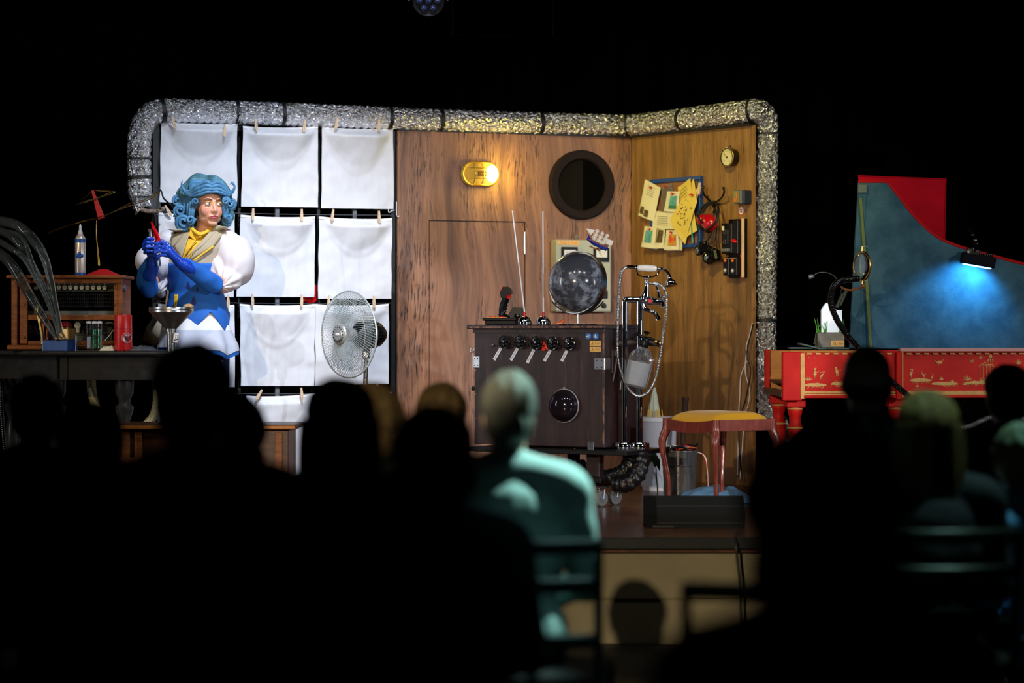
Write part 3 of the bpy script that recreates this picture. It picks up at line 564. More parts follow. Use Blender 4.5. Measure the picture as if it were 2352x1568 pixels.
for (xa, ya, xb, yb, nm) in ((1088, 818, 1102, 844, 'l'), (1366, 822, 1394, 849, 'r'), (1350, 1014, 1364, 1037, 'b')):
    a = cf(xa, ya); b_ = cf(xb, yb)
    if nm == 'r': b_.x = hx+.001
    c = ((a.x+b_.x)/2, -hy-.002, (a.z+b_.z)/2); s_ = MB(); s_.box(c, (b_.x-a.x, .004, a.z-b_.z), .001)
    if nm == 'r': s_.box((hx+.002, -hy+.028, c[2]), (.004, .055, a.z-b_.z), .001); s_.cyl((hx+.003, -hy-.003, b_.z), (hx+.003, -hy-.003, a.z), .004, seg=8)
    if nm == 'l': s_.cyl((-hx-.006, -hy-.003, b_.z-.012), (-hx-.006, -hy-.003, a.z+.02), .0035, seg=8); s_.tube([V((-hx-.012+.012*cos(t_), -hy-.003, a.z+.03+.012*sin(t_))) for t_ in [2*pi*k/12 for k in range(12)]], .003, 6, closed=True)
    so = s_.build('hinge_plate', MATS['steel'], cab)
    v_ = MB()
    for sx in ((-.25, .25) if nm != 'b' else (0,)):
        for sz in (-.3, .3) if nm != 'b' else (-.35, 0, .35): v_.ell((c[0]+sx*(b_.x-a.x), -hy-.005, c[2]+sz*(a.z-b_.z)), .0028, 8, 5)
    v_.build('screw', MATS['black_metal'], so)
for (x, y) in ((1205, 758), (1250, 759), (1305, 760), (1352, 761), (1093, 800), (1093, 850), (1093, 905), (1093, 960), (1381, 856), (1381, 894), (1381, 925), (1381, 962), (1381, 1010), (1160, 757), (1115, 757), (1320, 1030), (1270, 1030)):
    q = cf(x, y); MB().ell((q.x, -hy-.001, q.z), (.0026, .0015, .0026), 8, 5).build('screw', MATS['brass'], cab)
q = cf(1083, 892); MB().lathe([(0, 0), (.01, 0), (.012, .016), (.006, .022), (0, .022)], (-hx, -hy+.01, q.z), (-1, 0, 0), 14).build('side_knob', MATS['black'], cab)
q = cf(1292, 931.5, -hy-.02); dm = MB(); rr = .083; dm.lathe([(rr*cos(a), .85*rr*sin(a)) for a in [pi/2*k/14 for k in range(15)]][::-1]+[(rr+.006, -.002), (rr, -.004)], (q.x, -hy-.002, q.z), (0, -1, 0), 40)
do = dm.build('dome', mat('dome', C(70, 62, 74), .09, .85, coat=.3), cab); e_ = MB(); e_.tube([V((q.x+rr*cos(a), -hy-.004, q.z+rr*sin(a))) for a in [2*pi*k/44 for k in range(44)]], .004, 6, closed=True); e_.ell((q.x, -hy-.006, q.z+rr+.006), .006, 10, 6); e_.build('dome_rim', mat('clear_rim', C(160, 155, 165), .3), do)
# latch fittings on the right side
s_ = MB(); s_.box((hx+.01, -hy+.10, .76), (.02, .05, .03), .003); s_.box((hx+.006, -hy+.07, .72), (.012, .014, .12), .002); s_.tube([V((hx+.02, -hy+.10, .77)), V((hx+.02, -hy+.07, .67)), V((hx+.014, -hy+.06, .62))], .006, 6); s_.build('latch', cb_m, cab)
MB().box((hx+.03, -hy+.14, .655), (.004, .02, .16), .001, Matrix.Rotation(R(10), 3, 'Y')).build('blind_slat', MATS['white'], cab)
# ---- black flexible ducts under the cabinet
mat('black_foil', C(22, 22, 24), .22, 0, coat=.4, bump=(45, .8, .01))
for i, pts in enumerate((((1448, 1046, 12.15), (1446, 1068, 12.14), (1420, 1090, 12.15), (1385, 1098, 12.2), (1350, 1092, 12.25), (1330, 1070, 12.3)), ((1470, 1044, 12.1), (1472, 1068, 12.06), (1462, 1092, 12.05), (1440, 1110, 12.06), (1415, 1112, 12.1)))):
    o = duct_mesh([P(*p) for p in pts], .042, .03, .13, 24, .005, .1).build('flexible_hose', MATS['black_foil'], w=True, smooth=0); o.data.shade_smooth()
    tag(o, ('black plastic flexible hose slanting left under the cabinet base', 'black plastic flexible hose hanging in a hook shape under the base')[i], 'hose', 'black hoses under the cabinet')
# ---- joystick
def on_top(px, y): q = CF.M.inverted() @ P(px, 743, 12); return V(((LINE(px, y)), y, ZT+.005))
def LINE(px, y): return CF.hit(px, 760, y).x
TZ = ZT+.005
def top_frame(px, y, a=0): p = CF.M @ V((LINE(px, y), y, TZ)); return Frame(p, a)
f = top_frame(1155, -.06, R(-12)); s = f.o.y/F
js = thing('joystick', 'black game joystick with red trigger on a square base', 'joystick', f)
def u(px, py): q = f.hit(px, py, 0); return q.x, q.z
b1 = MB(); b1.box((0.0, 0, .012), (.165, .12, .024), .004); b1.box((-.004, 0, .029), (.18, .13, .016), .004); b1.build('base', MATS['dark_plastic'], js)
b2 = MB(); b2.ell((-.05, -.02, .039), (.02, .018, .005)); b2.ell((-.0, -.035, .039), (.02, .016, .005)); b2.build('fire_button', MATS['red'], js)
b3 = MB(); b3.box((-.02, -.05, .0375), (.11, .02, .002)); b3.build('yellow_strip', MATS['yellow'], js)
st_ = [(1156, 733), (1153, 718), (1154, 706), (1158, 694), (1163, 684)]; b4 = MB(); pts = [V((u(*p)[0], 0, u(*p)[1])) for p in st_]
b4.tube(crom(pts, 5), interp([.020, .017, .018, .019, .020], 5), 14); b4.lathe([(.03, 0), (.028, .01), (.016, .02)], (pts[0].x+.002, 0, .036), (0, 0, 1), 18); b4.lathe([(0, 0), (.024, 0), (.02, .008), (0, .008)], (pts[1].x, 0, pts[1].z-.012), (0, 0, 1), 14)
for k in range(4): p = pts[1].lerp(pts[3], .1+.3*k); b4.ell(p+V((.013, 0, 0)), (.010, .012, .008), 10, 6)
b4.build('grip', MATS['dark_plastic'], js)
b5 = MB(); hd = [u(*p) for p in ((1150, 672), (1156, 659), (1166, 658), (1174, 664), (1178, 674), (1167, 677), (1164, 684), (1152, 684))]; b5.prism(hd, -.02, .02); b5.build('head', MATS['dark_plastic'], js)
b6 = MB(); b6.prism([u(*p) for p in ((1166, 678), (1173, 674), (1174, 683), (1169, 686), (1164, 684))], -.01, .01); b6.prism([u(*p) for p in ((1150, 668), (1156, 657), (1158, 659), (1152, 671))], -.01, .01); b6.build('trigger', MATS['red_gloss'], js)
for k in range(5): pass
f = top_frame(1193, .03, R(-10)); hb = thing('control_box', 'black wedge-shaped plastic box behind the joystick', 'control box', f); f_ = f
g_ = MB(); uu = [f.hit(x, y, 0) for x, y in ((1163, 741), (1174, 717), (1182, 705), (1199, 706), (1203, 716), (1203, 741))]; g_.prism([(q.x, max(q.z, .0)) for q in uu], -.05, .05); g_.build('shell', MATS['dark_plastic'], hb)
g_ = MB(); q = f.hit(1188, 725, -.05); g_.ell((q.x, -.051, q.z), (.018, .005, .012)); g_.build('dial', MATS['black_gloss'], hb)
# ---- two chrome bells with rods
for i, (px, tx, ty) in enumerate(((1205, 1177, 486), (1248, 1247, 487))):
    f = top_frame(px, -.085, 0); t = thing('rod_antenna', ('chrome half-ball antenna whose white rod leans left', 'chrome half-ball antenna with an upright white rod')[i], 'antenna', f, 'chrome rod antennas on the cabinet')
    rr = .038; MB().lathe([(rr*.97, 0), (rr, .006), (rr*.98, .015), (rr*.86, .028), (rr*.6, .038), (rr*.3, .043), (0, .044)], (0, 0, 0), (0, 0, 1), 30).build('bell', MATS['chrome'], t)
    q = f.hit(tx, ty, 0); d = (q-V((0, 0, .05))).normalized()
    m_ = MB(); m_.cyl((0, 0, .042), V((0, 0, .042))+d*.022, .0065, seg=12); m_.build('collar', MATS['red'], t)
    a = V((0, 0, .06)); mid = a.lerp(q, .5); m_ = MB(); m_.tube([a, mid-d*.003, mid, mid+d*.003, q], [.0042, .004, .0055, .0036, .0034], 10); m_.ell(q, .005, 10, 6); m_.build('rod', mat('rod_white', C(228, 228, 232), .4, .1) if 'rod_white' not in MATS else MATS['rod_white'], t)
o = MB(); p0 = CF.M @ V((LINE(1270, -.1), -.1, TZ+.004)); o.tube(crom([p0, p0+V((.03, -.01, .012)), p0+V((.05, 0, .006)), p0+V((.075, .02, .03)), p0+V((.105, .03, .05))], 5), .0018, 6)
w1 = o; t = thing('loose_wires', 'thin copper and white wires with a clip lying beside the globe stand', 'wires', p0); w1.build('wire', MATS['orange'], t, w=True)
o = MB(); o.box(p0+V((.045, 0, .012)), (.03, .012, .01), .002, Matrix.Rotation(R(-25), 3, 'Y')); o.tube([p0+V((.0, 0, -.0)), p0+V((.02, -.02, .002)), p0+V((.045, -.012, .005))], .0016, 5); o.build('clip', mat('copper', C(190, 90, 50), .35, .7), t, w=True)
# ---- moon globe
f = top_frame(1329, .0, 0); gy = f.o.y; sc_ = gy/F; gb = thing('moon_globe', 'dark moon globe in a brushed metal meridian ring', 'globe', f)
gc = f.hit(1327, 649, 0); gr = 68*sc_; bm_ = MB(); bm_.ell(gc, gr, 64, 40)
mm_ = mat('moon', C(26, 28, 34), .16, 0, ns=9, col2=C(118, 124, 140), ramp=(.44, .70), coat=.5)
nt = mm_.node_tree; N = nt.nodes; L = nt.links; bs = N['Principled BSDF']; tcn = N.new('ShaderNodeTexCoord')
nz_ = N.new('ShaderNodeTexNoise'); nz_.inputs['Scale'].default_value = 26; nz_.inputs['Detail'].default_value = 8; nz_.inputs['Roughness'].default_value = .72; L.new(tcn.outputs['Object'], nz_.inputs[0])
nb_ = N.new('ShaderNodeTexNoise'); nb_.inputs['Scale'].default_value = 4.; nb_.inputs['Detail'].default_value = 3; L.new(tcn.outputs['Object'], nb_.inputs[0])
mu_ = N.new('ShaderNodeMath'); mu_.operation = 'MULTIPLY'; L.new(nz_.outputs[0], mu_.inputs[0]); L.new(nb_.outputs[0], mu_.inputs[1])
rp_ = N.new('ShaderNodeValToRGB'); rp_.color_ramp.elements[0].position = .20; rp_.color_ramp.elements[1].position = .42; rp_.color_ramp.elements[0].color = C(62, 66, 76); rp_.color_ramp.elements[1].color = C(200, 210, 232); L.new(mu_.outputs[0], rp_.inputs[0])
vv_ = N.new('ShaderNodeTexVoronoi'); vv_.inputs['Scale'].default_value = 55; L.new(tcn.outputs['Object'], vv_.inputs[0]); rv_ = N.new('ShaderNodeValToRGB'); rv_.color_ramp.elements[0].position = .03; rv_.color_ramp.elements[1].position = .12; rv_.color_ramp.elements[0].color = (2.2, 2.2, 2.3, 1); L.new(vv_.outputs[0], rv_.inputs[0])
mr_ = N.new('ShaderNodeMix'); mr_.data_type = 'RGBA'; mr_.blend_type = 'MULTIPLY'; mr_.inputs[0].default_value = .6; L.new(rp_.outputs[0], mr_.inputs[6]); L.new(rv_.outputs[0], mr_.inputs[7]); L.new(mr_.outputs[2], bs.inputs['Base Color'])
bm_.build('sphere', mm_, gb, smooth=80)
ring = MB(); a0 = R(23); rs = []; gax = V((sin(a0)*1., 0, cos(a0)))             # meridian: a flat band circling the tilted axis, turned to the right
sidev = V((cos(a0)*.45, .89, -sin(a0)*.45)).normalized()
ri_, ro_ = gr*1.035, gr*1.10; ex = V((sin(R(10)), 0, cos(R(10)))); ey = V((cos(R(33)), -sin(R(33)), -.12)).normalized(); nrm = ex.cross(ey).normalized(); ey = nrm.cross(ex).normalized()
for k in range(72):
    a = 2*pi*k/72; d = ex*cos(a)+ey*sin(a); rs.append([gc+d*ri_+nrm*.021, gc+d*ri_*1.03+nrm*.021, gc+d*ri_*1.03-nrm*.021, gc+d*ri_-nrm*.021])
ring.rings(rs, closed=True); ring.build('meridian_ring', MATS['steel'], gb, smooth=50)
arc = MB(); arc.tube([gc+V((0, 0, -1))*0+V((gr*1.07*sin(a), .0, -gr*1.07*cos(a))) for a in [(-.95+1.9*k/24) for k in range(25)]], .004, 8); arc.build('arc', MATS['steel'], gb)
st = MB(); st.cyl((gc.x, 0, .004), (gc.x, 0, gc.z-gr*1.05), .006, seg=12); st.build('stem', MATS['steel'], gb)
st = MB(); st.lathe([(0, 0), (.098, 0), (.098, .004), (.02, .007), (.0, .007)], (gc.x, 0, 0), (0, 0, 1), 40); st.build('base_plate', MATS['black_gloss'], gb)
# ---- model ship on the globe
p = P(1365, 573, gy-.01); sh = thing('model_ship', 'small blue model sailing ship tilted on top of the globe', 'ship model', p); RT = Matrix.Rotation(R(25), 4, 'Y')
def SH(x, z, y=0): return RT @ V((x, y, z))
k_ = sc_
M_ = RT
b = MB(M_); b.box((0, 0, .006), (.062, .018, .006), .001); b.box((-.02, 0, .013), (.004, .016, .014)); b.box((.02, 0, .013), (.004, .016, .014)); b.build('cradle', MATS['wood_mid'], sh)
b = MB(M_); rs = []
for i in range(13):
    u_ = i/12; x = -.058+.116*u_; wd_ = .014*min(1, (u_*3.2)**.6)*(1-.2*u_) + .0008; keel = .018+.016*max(0, .35-u_)*2; deck = .037+.022*max(0, (.3-u_)/.3)**1.5+.006*max(0, (u_-.75)/.25)
    rs.append([V((x-(.012 if j in (0, 8) and i == 0 else 0), wd_*sin(-pi/2+pi*j/8)*1., deck-(deck-keel)*cos(-pi/2+pi*j/8))) for j in range(9)])
b.rings(rs); b.build('hull', mat('ship_blue', C(24, 44, 150), .3, coat=.4), sh)
b = MB(M_); b.box((.006, 0, .0385), (.098, .024, .004), .001); b.box((.047, 0, .046), (.022, .022, .012), .002); b.box((0, -.0145, .034), (.1, .002, .003)); b.build('deck', MATS['wood_mid'], sh)
b = MB(M_)
for x, h in ((-.022, .078), (.006, .088), (.034, .074)): b.cyl((x, 0, .038), (x, 0, .038+h), .0016, .001, 6); b.ell((x, 0, .038+h), .0022, 8, 5); [b.cyl((x, -.016, z), (x, .016, z), .0009, seg=5) for z in (.062, .080, .098)]
b.cyl((-.055, 0, .056), (-.088, 0, .083), .0013, seg=6); b.build('mast', mat('mast_wood', C(200, 110, 50), .5), sh)
b = MB(M_)
for x, h in ((-.022, .078), (.006, .088), (.034, .074)):
    for z, s_ in ((.054, .012), (.073, .011), (.092, .009)):
        b.tube([V((x-.004+.0095*cos(t_)*s_/.011, -.002, z+s_*.8*sin(t_))) for t_ in [2*pi*k/14 for k in range(14)]], .0022, 5, closed=True); b.ell((x-.003, .002, z), (.0075, .006, s_*.8), 10, 6)
sail = [(-.086, .080), (-.036, .092), (-.048, .060)]; b.prism(sail, -.001, .001); b.prism([(.040, .078), (.070, .082), (.072, .056), (.046, .050)], -.001, .001)
b.build('sail', mat('sail', C(225, 222, 215), .8), sh)
# ================================================================= CHROME SHOWER STAND
sy = 12.16; base = V((P(1451, 1028, sy).x, sy, ZB)); ss = thing('shower_stand', 'chrome two-pipe bath tap stand holding a hand shower and hose', 'shower stand', base)
def Q(px, py, y=0): return P(px, py, sy+y)
k = sy/F; ch = MATS['chrome']
p = MB(); p.tube(crom([Q(1434, 1030), Q(1434, 900), Q(1434, 760), Q(1434, 700), Q(1436, 690), Q(1444, 687.5), Q(1460, 688), Q(1480, 688)], 6), 7.2*k, 18); p.build('pipe', ch, ss, w=True)
p = MB(); p.tube([Q(1469, 1030), Q(1469, 690)], 7.2*k, 18); p.build('pipe', ch, ss, w=True)
for x in (1430, 1469):
    c = V((Q(x if x > 1440 else 1434, 900).x, sy, ZB)); p = MB(); p.lathe([(.0, 0), (.048, 0), (.05, .006), (.05, .028), (.046, .034), (.02, .036), (0, .036)], c, (0, 0, 1), 36); p.build('flange', ch, ss, w=True)
p = MB(); p.tube([Q(1462, 690), Q(1472, 688), Q(1480, 684), Q(1490, 690), Q(1500, 692), Q(1512, 693), Q(1524, 694)], [x*k for x in (6, 8, 8, 11, 9, 7, 7)], 16); p.ell(Q(1490, 690, -.02), 10*k, 16, 10); p.tube([Q(1480, 686), Q(1484, 672), Q(1485.6, 655), Q(1485.6, 640), Q(1485.6, 634)], [x*k for x in (11, 7, 5, 4, 5)], 14)
for z_ in (668, 650, 641): p.ell(Q(1485.6, z_), (6.5*k, 6.5*k, 2.2*k), 14, 6)
p.build('mixer_body', ch, ss, w=True)
p = MB(); p.lathe([(0, 0), (5*k, 0), (5*k, .004), (0, .004)], Q(1491.5, 690.5, -.045), (0.3, -1, 0), 16); p.build('hot_mark', MATS['red_gloss'], ss, w=True)
p = MB(); c = Q(1523, 693, -.01)
for a in range(4): an = pi/4+a*pi/2; p.tube([c, c+V((cos(an)*.2, -.3, sin(an))).normalized()*.028], [.005, .006], 8); p.ell(c+V((cos(an)*.2, -.3, sin(an))).normalized()*.03, .008, 10, 6)
p.build('cross_handle', ch, ss, w=True)
p = MB(); p.tube(crom([Q(1479, 697, -.02), Q(1482, 708, -.03), Q(1490, 713, -.04), Q(1500, 716, -.045), Q(1508, 724, -.05), Q(1512, 734, -.05)], 5), interp([6*k, 6.5*k, 5*k, 5*k, 5*k, 7*k], 5), 14); p.build('spout', ch, ss, w=True)
p = MB(); p.tube([Q(1507, 654), Q(1512, 668), Q(1515, 684)], [3.2*k, 2.4*k, 3.4*k], 10); p.ell(Q(1507, 654), 5*k, 12, 8); p.ell(Q(1512, 668), 3.6*k, 12, 8); p.build('diverter', ch, ss, w=True)
p = MB(); p.tube(crom([Q(1463, 618), Q(1464, 628), Q(1472, 634), Q(1486, 636), Q(1500, 635), Q(1511, 629), Q(1514, 618)], 5), 1.7*k, 8); p.build('cradle', ch, ss, w=True)
hs = thing('hand_shower', 'white-handled chrome telephone hand shower lying in its cradle', 'hand shower', Q(1486, 617))
p = MB(); d = (Q(1508, 617)-Q(1465, 614.5)); p.tube([Q(1465, 614.5)+d*t for t in (0, .03, .2, .5, .8, .97, 1)], [x*k for x in (5, 6.4, 7.4, 8.2, 7.4, 6.4, 5)], 20); p.build('handle', MATS['white_gloss'], hs, w=True)
p = MB(); p.tube(crom([Q(1507, 617), Q(1516, 617), Q(1525, 619), Q(1532, 624), Q(1537, 632), Q(1538, 640)], 5), interp([5*k, 3.3*k, 3*k, 3*k, 3.4*k, 6*k], 5), 12); ax_ = V((.16, -.25, -1)); p.lathe([(.004, -.0), (.012, .01), (.024, .02), (.027, .030), (.026, .033), (.031, .038), (.031, .042), (.0, .043)], Q(1538, 637), ax_, 28); p.ell(Q(1462, 614), (4*k, 6.5*k, 6.5*k), 12, 8)
p.tube([Q(1463, 614), Q(1450, 612.5), Q(1440, 612)], [3.6*k, 4.4*k, 3.6*k], 10); p.build('shower_head', ch, hs, w=True)
hp = crom([Q(1442, 612), Q(1431, 619), Q(1424, 640), Q(1420, 695), Q(1418.5, 745), Q(1418, 787), Q(1421, 832), Q(1435, 878.5, -.03), Q(1460, 908, -.05), Q(1485.6, 903, -.05), Q(1504, 871.6, -.03), Q(1514, 828, -.02), Q(1522, 775), Q(1529, 729), Q(1531, 688), Q(1527, 667), Q(1513, 652), Q(1490, 651)], 16)
L_ = [0]; 
for i in range(1, len(hp)): L_.append(L_[-1]+(hp[i]-hp[i-1]).length)
fine2 = []; 
for i in range(1, len(hp)):
    n_ = max(1, int((L_[i]-L_[i-1])/.0012)); fine2 += [(hp[i-1].lerp(hp[i], j/n_), L_[i-1]+(L_[i]-L_[i-1])*j/n_) for j in range(n_)]
o = MB(); o.tube([a for a, _ in fine2], [.0074*(1+.14*sin(2*pi*l/.0066)) for _, l in fine2], 10); tag(o.build('shower_hose', mat('hose_chrome', C(225, 225, 228), .16, 1), w=True, smooth=60), 'ribbed chrome shower hose hanging in a long loop from the stand', 'hose')
# siphon bottle clamped to the stand
by = sy-.055
def Qb(px, py, y=0): return P(px, py, by+y)
top = Qb(1480, 790); bot = Qb(1458.5, 889); ax_ = (top-bot).normalized(); Lb = (top-bot).length
sb = thing('siphon_bottle', 'ribbed glass siphon bottle with black cap clamped to the chrome stand', 'bottle', bot)
prof = [(0, 0), (.046, 0), (.053, .006), (.056, .02), (.058, .06), (.0595, .10), (.060, .135), (.058, .150), (.050, .166), (.036, .180), (.0225, .193), (.0195, .2), (.0195, .212), (.0, .213)]; kk = Lb/.213
g_ = MB(); g_.lathe([(r*kk*.98, z*kk) for r, z in prof], bot, ax_, 72, flute=.03); g_.build('bottle_body', mat('ribbed_glass', C(228, 238, 244), .04, 0, trans=.95, ior=1.3, coat=.3), sb, w=True, smooth=20)
g_ = MB(); g_.lathe([(.0, .012), (.046, .012), (.050, .02), (.052, .128), (.0, .129)], bot+V((-.004, 0.004, 0)), ax_, 24); g_.build('white_filling', MATS['white'], sb, w=True)
g_ = MB(); c1 = bot+ax_*.195*kk; g_.lathe([(.021, 0), (.022, .012), (.024, .014), (.024, .034), (.020, .037), (.018, .048), (.010, .052), (.006, .056), (.006, .07), (.016, .074), (.018, .08), (.010, .084), (0, .085)], c1, ax_, 26)
g_.tube(crom([c1+ax_*.044, Qb(1466, 768, -.01), Qb(1456, 771, -.02), Qb(1450, 779, -.02)], 4), .0085, 10); g_.build('cap', MATS['dark_plastic'], sb, w=True)
g_ = MB(); g_.tube([c1+ax_*.03, Qb(1490, 776), Qb(1502, 781), Qb(1512, 787), Qb(1517, 790)], [.007, .009, .008, .010, .006], 12); g_.build('spout', MATS['dark_plastic'], sb, w=True)
g_ = MB(); g_.ell(Qb(1506, 784), (.011, .012, .012)); g_.ell(Qb(1516, 788), (.008, .012, .014)); g_.build('spout_ring', MATS['brass'], sb, w=True)
g_ = MB(); g_.tube([Q(1417, 788, .02), Q(1440, 787, .02), Q(1478, 785, .02), Q(1520, 789, .04)], .018, 14); g_.build('clamp_bar', mat('clamp_brown', C(60, 48, 48), .4) if 'clamp_brown' not in MATS else MATS['clamp_brown'], ss, w=True)
# ================================================================= PEDESTAL FAN
fy = 12.95; fc = P(801, 768, fy); yaw = R(-47); bs_ = V((P(838, 900, fy+.13).x, fy+.10, 0)); fan = thing('pedestal_fan', 'round silver pedestal fan turned left in front of the cloths', 'fan', bs_)
Mf = Matrix.Translation(fc) @ Matrix.Rotation(yaw, 4, 'Z')      # local -y is where the fan blows
Rf = 99.5*fy/F; wm_ = mat('fan_wire', C(205, 214, 214), .3, .55); hubm = mat('fan_hub', C(190, 192, 190), .3, .6)
m_ = MB(Mf)
def circ(r, y, n=64): return [V((r*cos(2*pi*i/n), y, r*sin(2*pi*i/n))) for i in range(n)]
m_.tube(circ(Rf, 0), .0042, 8, closed=True); m_.build('outer_ring', wm_, fan, w=True)
for sgn, dp, nm, nw in ((-1, .062, 'front_grille', 90), (1, .075, 'rear_grille', 90)):
    m_ = MB(Mf)
    for i in range(nw):
        a = 2*pi*i/nw; pts = []
        for j in range(9):
            t = j/8; r = .052+(Rf-.052)*t; y = sgn*dp*(1-t**3.2); aa = a+(.42*(1-t) if sgn < 0 else -.25*(1-t)); pts.append(V((r*cos(aa), y, r*sin(aa))))
        m_.tube(pts, .00125, 4, caps=False)
    for r in ((Rf*.80,) if sgn < 0 else (Rf*.8, Rf*.55)): t = (r-.052)/(Rf-.052); m_.tube(circ(r, sgn*(dp*(1-t**3.2)+.001)), .0014, 5, closed=True)
    m_.build(nm, wm_, fan, w=True)
m_ = MB(Mf); m_.lathe([(0, -.078), (.03, -.078), (.034, -.074), (.052, -.070), (.058, -.062), (.056, -.056), (0, -.056)], (0, 0, 0), (0, 1, 0), 36); hub = m_.build('badge_plate', hubm, fan, w=True)
m_ = MB(Mf)
for k in range(16): a = 2*pi*k/16; m_.ell((.040*cos(a), -.076, .040*sin(a)), (.0038, .003, .0038), 8, 5)
m_.build('vent_hole', MATS['dark_plastic'], hub, w=True)
m_ = MB(Mf); m_.ell((0, -.079, 0), (.019, .002, .008), 20, 6); m_.build('oval_badge', MATS['white'], hub, w=True)
for b_ in range(3):                          # clear plastic blades
    m_ = MB(Mf @ Matrix.Rotation(2*pi*b_/3+.25, 4, 'Y')); rs = []
    for j in range(12):
        t = j/11; r = .04+(Rf*.86-.04)*t; wd_ = .035+.095*sin(min(1, t*1.05)*pi*.62); sw = .35*t
        top_, bt = [], []
        for i in range(9):
            s_ = i/8-.5; a = s_*wd_/r*1.25+sw; y = .012*1.0+.05*s_*(1-.4*t)-.01*cos(s_*pi); top_.append(V((r*cos(a), y, r*sin(a)))); bt.append(V((r*cos(a), y+.0018, r*sin(a))))
        rs.append(top_+bt[::-1])
    m_.rings(rs); m_.build('blade', mat('blade_clear', C(222, 232, 234), .06, 0, trans=.95, ior=1.12, coat=.3) if 'blade_clear' not in MATS else MATS['blade_clear'], fan, w=True, smooth=60)
m_ = MB(Mf); m_.lathe([(0, -.02), (.036, -.018), (.04, .0), (.03, .035), (0, .04)], (0, 0, 0), (0, 1, 0), 24); m_.build('hub', hubm, fan, w=True)
m_ = MB(Mf); m_.lathe([(0, .06), (.055, .06), (.072, .08), (.074, .15), (.066, .20), (.04, .235), (0, .24)], (0, 0, 0), (0, 1, 0), 28)
for k in range(30): a = 2*pi*k/30; m_.box((.073*cos(a), .13, .073*sin(a)), (.003, .1, .003))
m_.build('motor_housing', MATS['dark_plastic'], fan, w=True)
m_ = MB(); tp = Mf @ V((0, .12, -.05)); m_.box((tp.x, tp.y, tp.z-.04), (.04, .05, .09), .008); m_.lathe([(.022, 0), (.024, .05), (.016, .06)], (bs_.x, bs_.y, .0), (0, 0, 1), 20); m_.tube([V((bs_.x, bs_.y, .02)), V((bs_.x, bs_.y, .35)), V((tp.x, tp.y, tp.z-.05))], .0125, 14); m_.build('pole', MATS['steel'], fan, w=True)
m_ = MB(); m_.lathe([(0, 0), (.19, 0), (.19, .012), (.06, .03), (.025, .04), (0, .04)], bs_, (0, 0, 1), 40); m_.build('base', MATS['dark_plastic'], fan, w=True)
# something red and round stands behind the cloths, its kind unclear
rb = P(716, 679, 13.95); t = thing('red_object', 'red round object partly seen in the gap between the cloths', 'prop', V((rb.x, rb.y, 0)))
m_ = MB(); m_.lathe([(.02, .02), (.05, .012), (.054, -.012), (.02, -.03)], P(712, 677, 13.9), (0.2, -1, .1), 24); m_.box(P(724, 672, 13.9), (.03, .02, .09), .005); m_.build('head', MATS['red_gloss'], t, w=True)
m_ = MB(); m_.cyl(V((rb.x, rb.y, .02)), V((rb.x, rb.y, rb.z)), .009, seg=10); m_.lathe([(0, 0), (.1, 0), (.09, .02), (0, .025)], V((rb.x, rb.y, 0)), (0, 0, 1), 24); m_.build('pole', MATS['black_metal'], t, w=True)
# ================================================================= THINGS ON THE SHORT FLAT
def RH(px, py, y=0): return RW.hit(px, py, y)
def wall_thing(name, label, cat, px, py, y=0, group=None):
    f = RW.at(px, py, y); t = thing(name, label, cat, f, group); o = RW.hit(px, py, y); return t, (lambda x, z, yy=0: RW.hit(x, z, yy)-o), o
def poly(mb, pts, thick, off=(0, 0, 0)):      # thin sheet from local points
    n = len(pts); a = [V(p) for p in pts]; b = [p+V((0, -thick, 0)) for p in a]; mb.add(a+b, [list(range(n)), list(range(n, 2*n))[::-1]]+[(i, n+i, n+(i+1) % n, (i+1) % n) for i in range(n)]); return mb
t, L_, o = wall_thing('cork_board', 'blue-framed cork pinboard covered with papers on the corner flat', 'pinboard', 1549, 572)
a = L_(1492, 572, -.03); b = L_(1607, 572, -.03); zt = L_(1550, 408, -.03).z; zb = L_(1550, 570, -.03).z; w_ = b.x-a.x; cxx = (a.x+b.x)/2
MB().box((cxx, -.010, (zt+zb)/2), (w_-.02, .016, zt-zb-.02)).build('cork', MATS['cork'], t)
for (c, d) in (((cxx, -.0155, zt-.012), (w_, .031, .024)), ((cxx, -.0155, zb+.012), (w_, .031, .024)), ((a.x+.012, -.0155, (zt+zb)/2), (.024, .031, zt-zb-.05)), ((b.x-.012, -.0155, (zt+zb)/2), (.024, .031, zt-zb-.05))):
    MB().box(c, d, .003).build('frame_bar', MATS['blue_paint'], t)
papers = [('printed white page with a photo, leftmost on the pinboard', [(1482,412),(1522,431),(1504,509),(1469,494)], 'paper', .034, 'a'),
 ('white printed page in the middle of the pinboard', [(1501,484),(1552,487),(1552,527),(1501,524)], 'paper', .033, 'b'),
 ('crumpled clear plastic sleeve between the pinned papers', [(1521,428),(1544,420),(1547,444),(1534,488),(1519,486)], 'clear_plastic', .040, 'c'),
 ('white card with a teal and green picture in the middle', [(1533,439),(1566,440),(1561,487),(1528,485)], 'paper', .046, 'd'),
 ('yellow printed page, hindmost of the two yellow ones', [(1557,430),(1594,410),(1604,530),(1573,555)], 'paper_yellow', .037, 'e'),
 ('large crumpled yellow page with small dark marks, front one', [(1593,410),(1610,463),(1576.5,561),(1544.6,504)], 'paper_yellow', .050, 'f'),
 ('stack of white cards with a teal picture, bottom left', [(1481,519),(1513,522),(1506,570.5),(1476,567)], 'paper', .044, 'g'),
 ('white card with a dark forest photo, bottom of the board', [(1511,522),(1532,524.5),(1528,570.5),(1504,570.5)], 'paper', .038, 'h'),
 ('stack of white cards with an orange heat picture, bottom', [(1530.6,528),(1562.5,529.6),(1562.5,573),(1528,574)], 'paper', .048, 'i')]
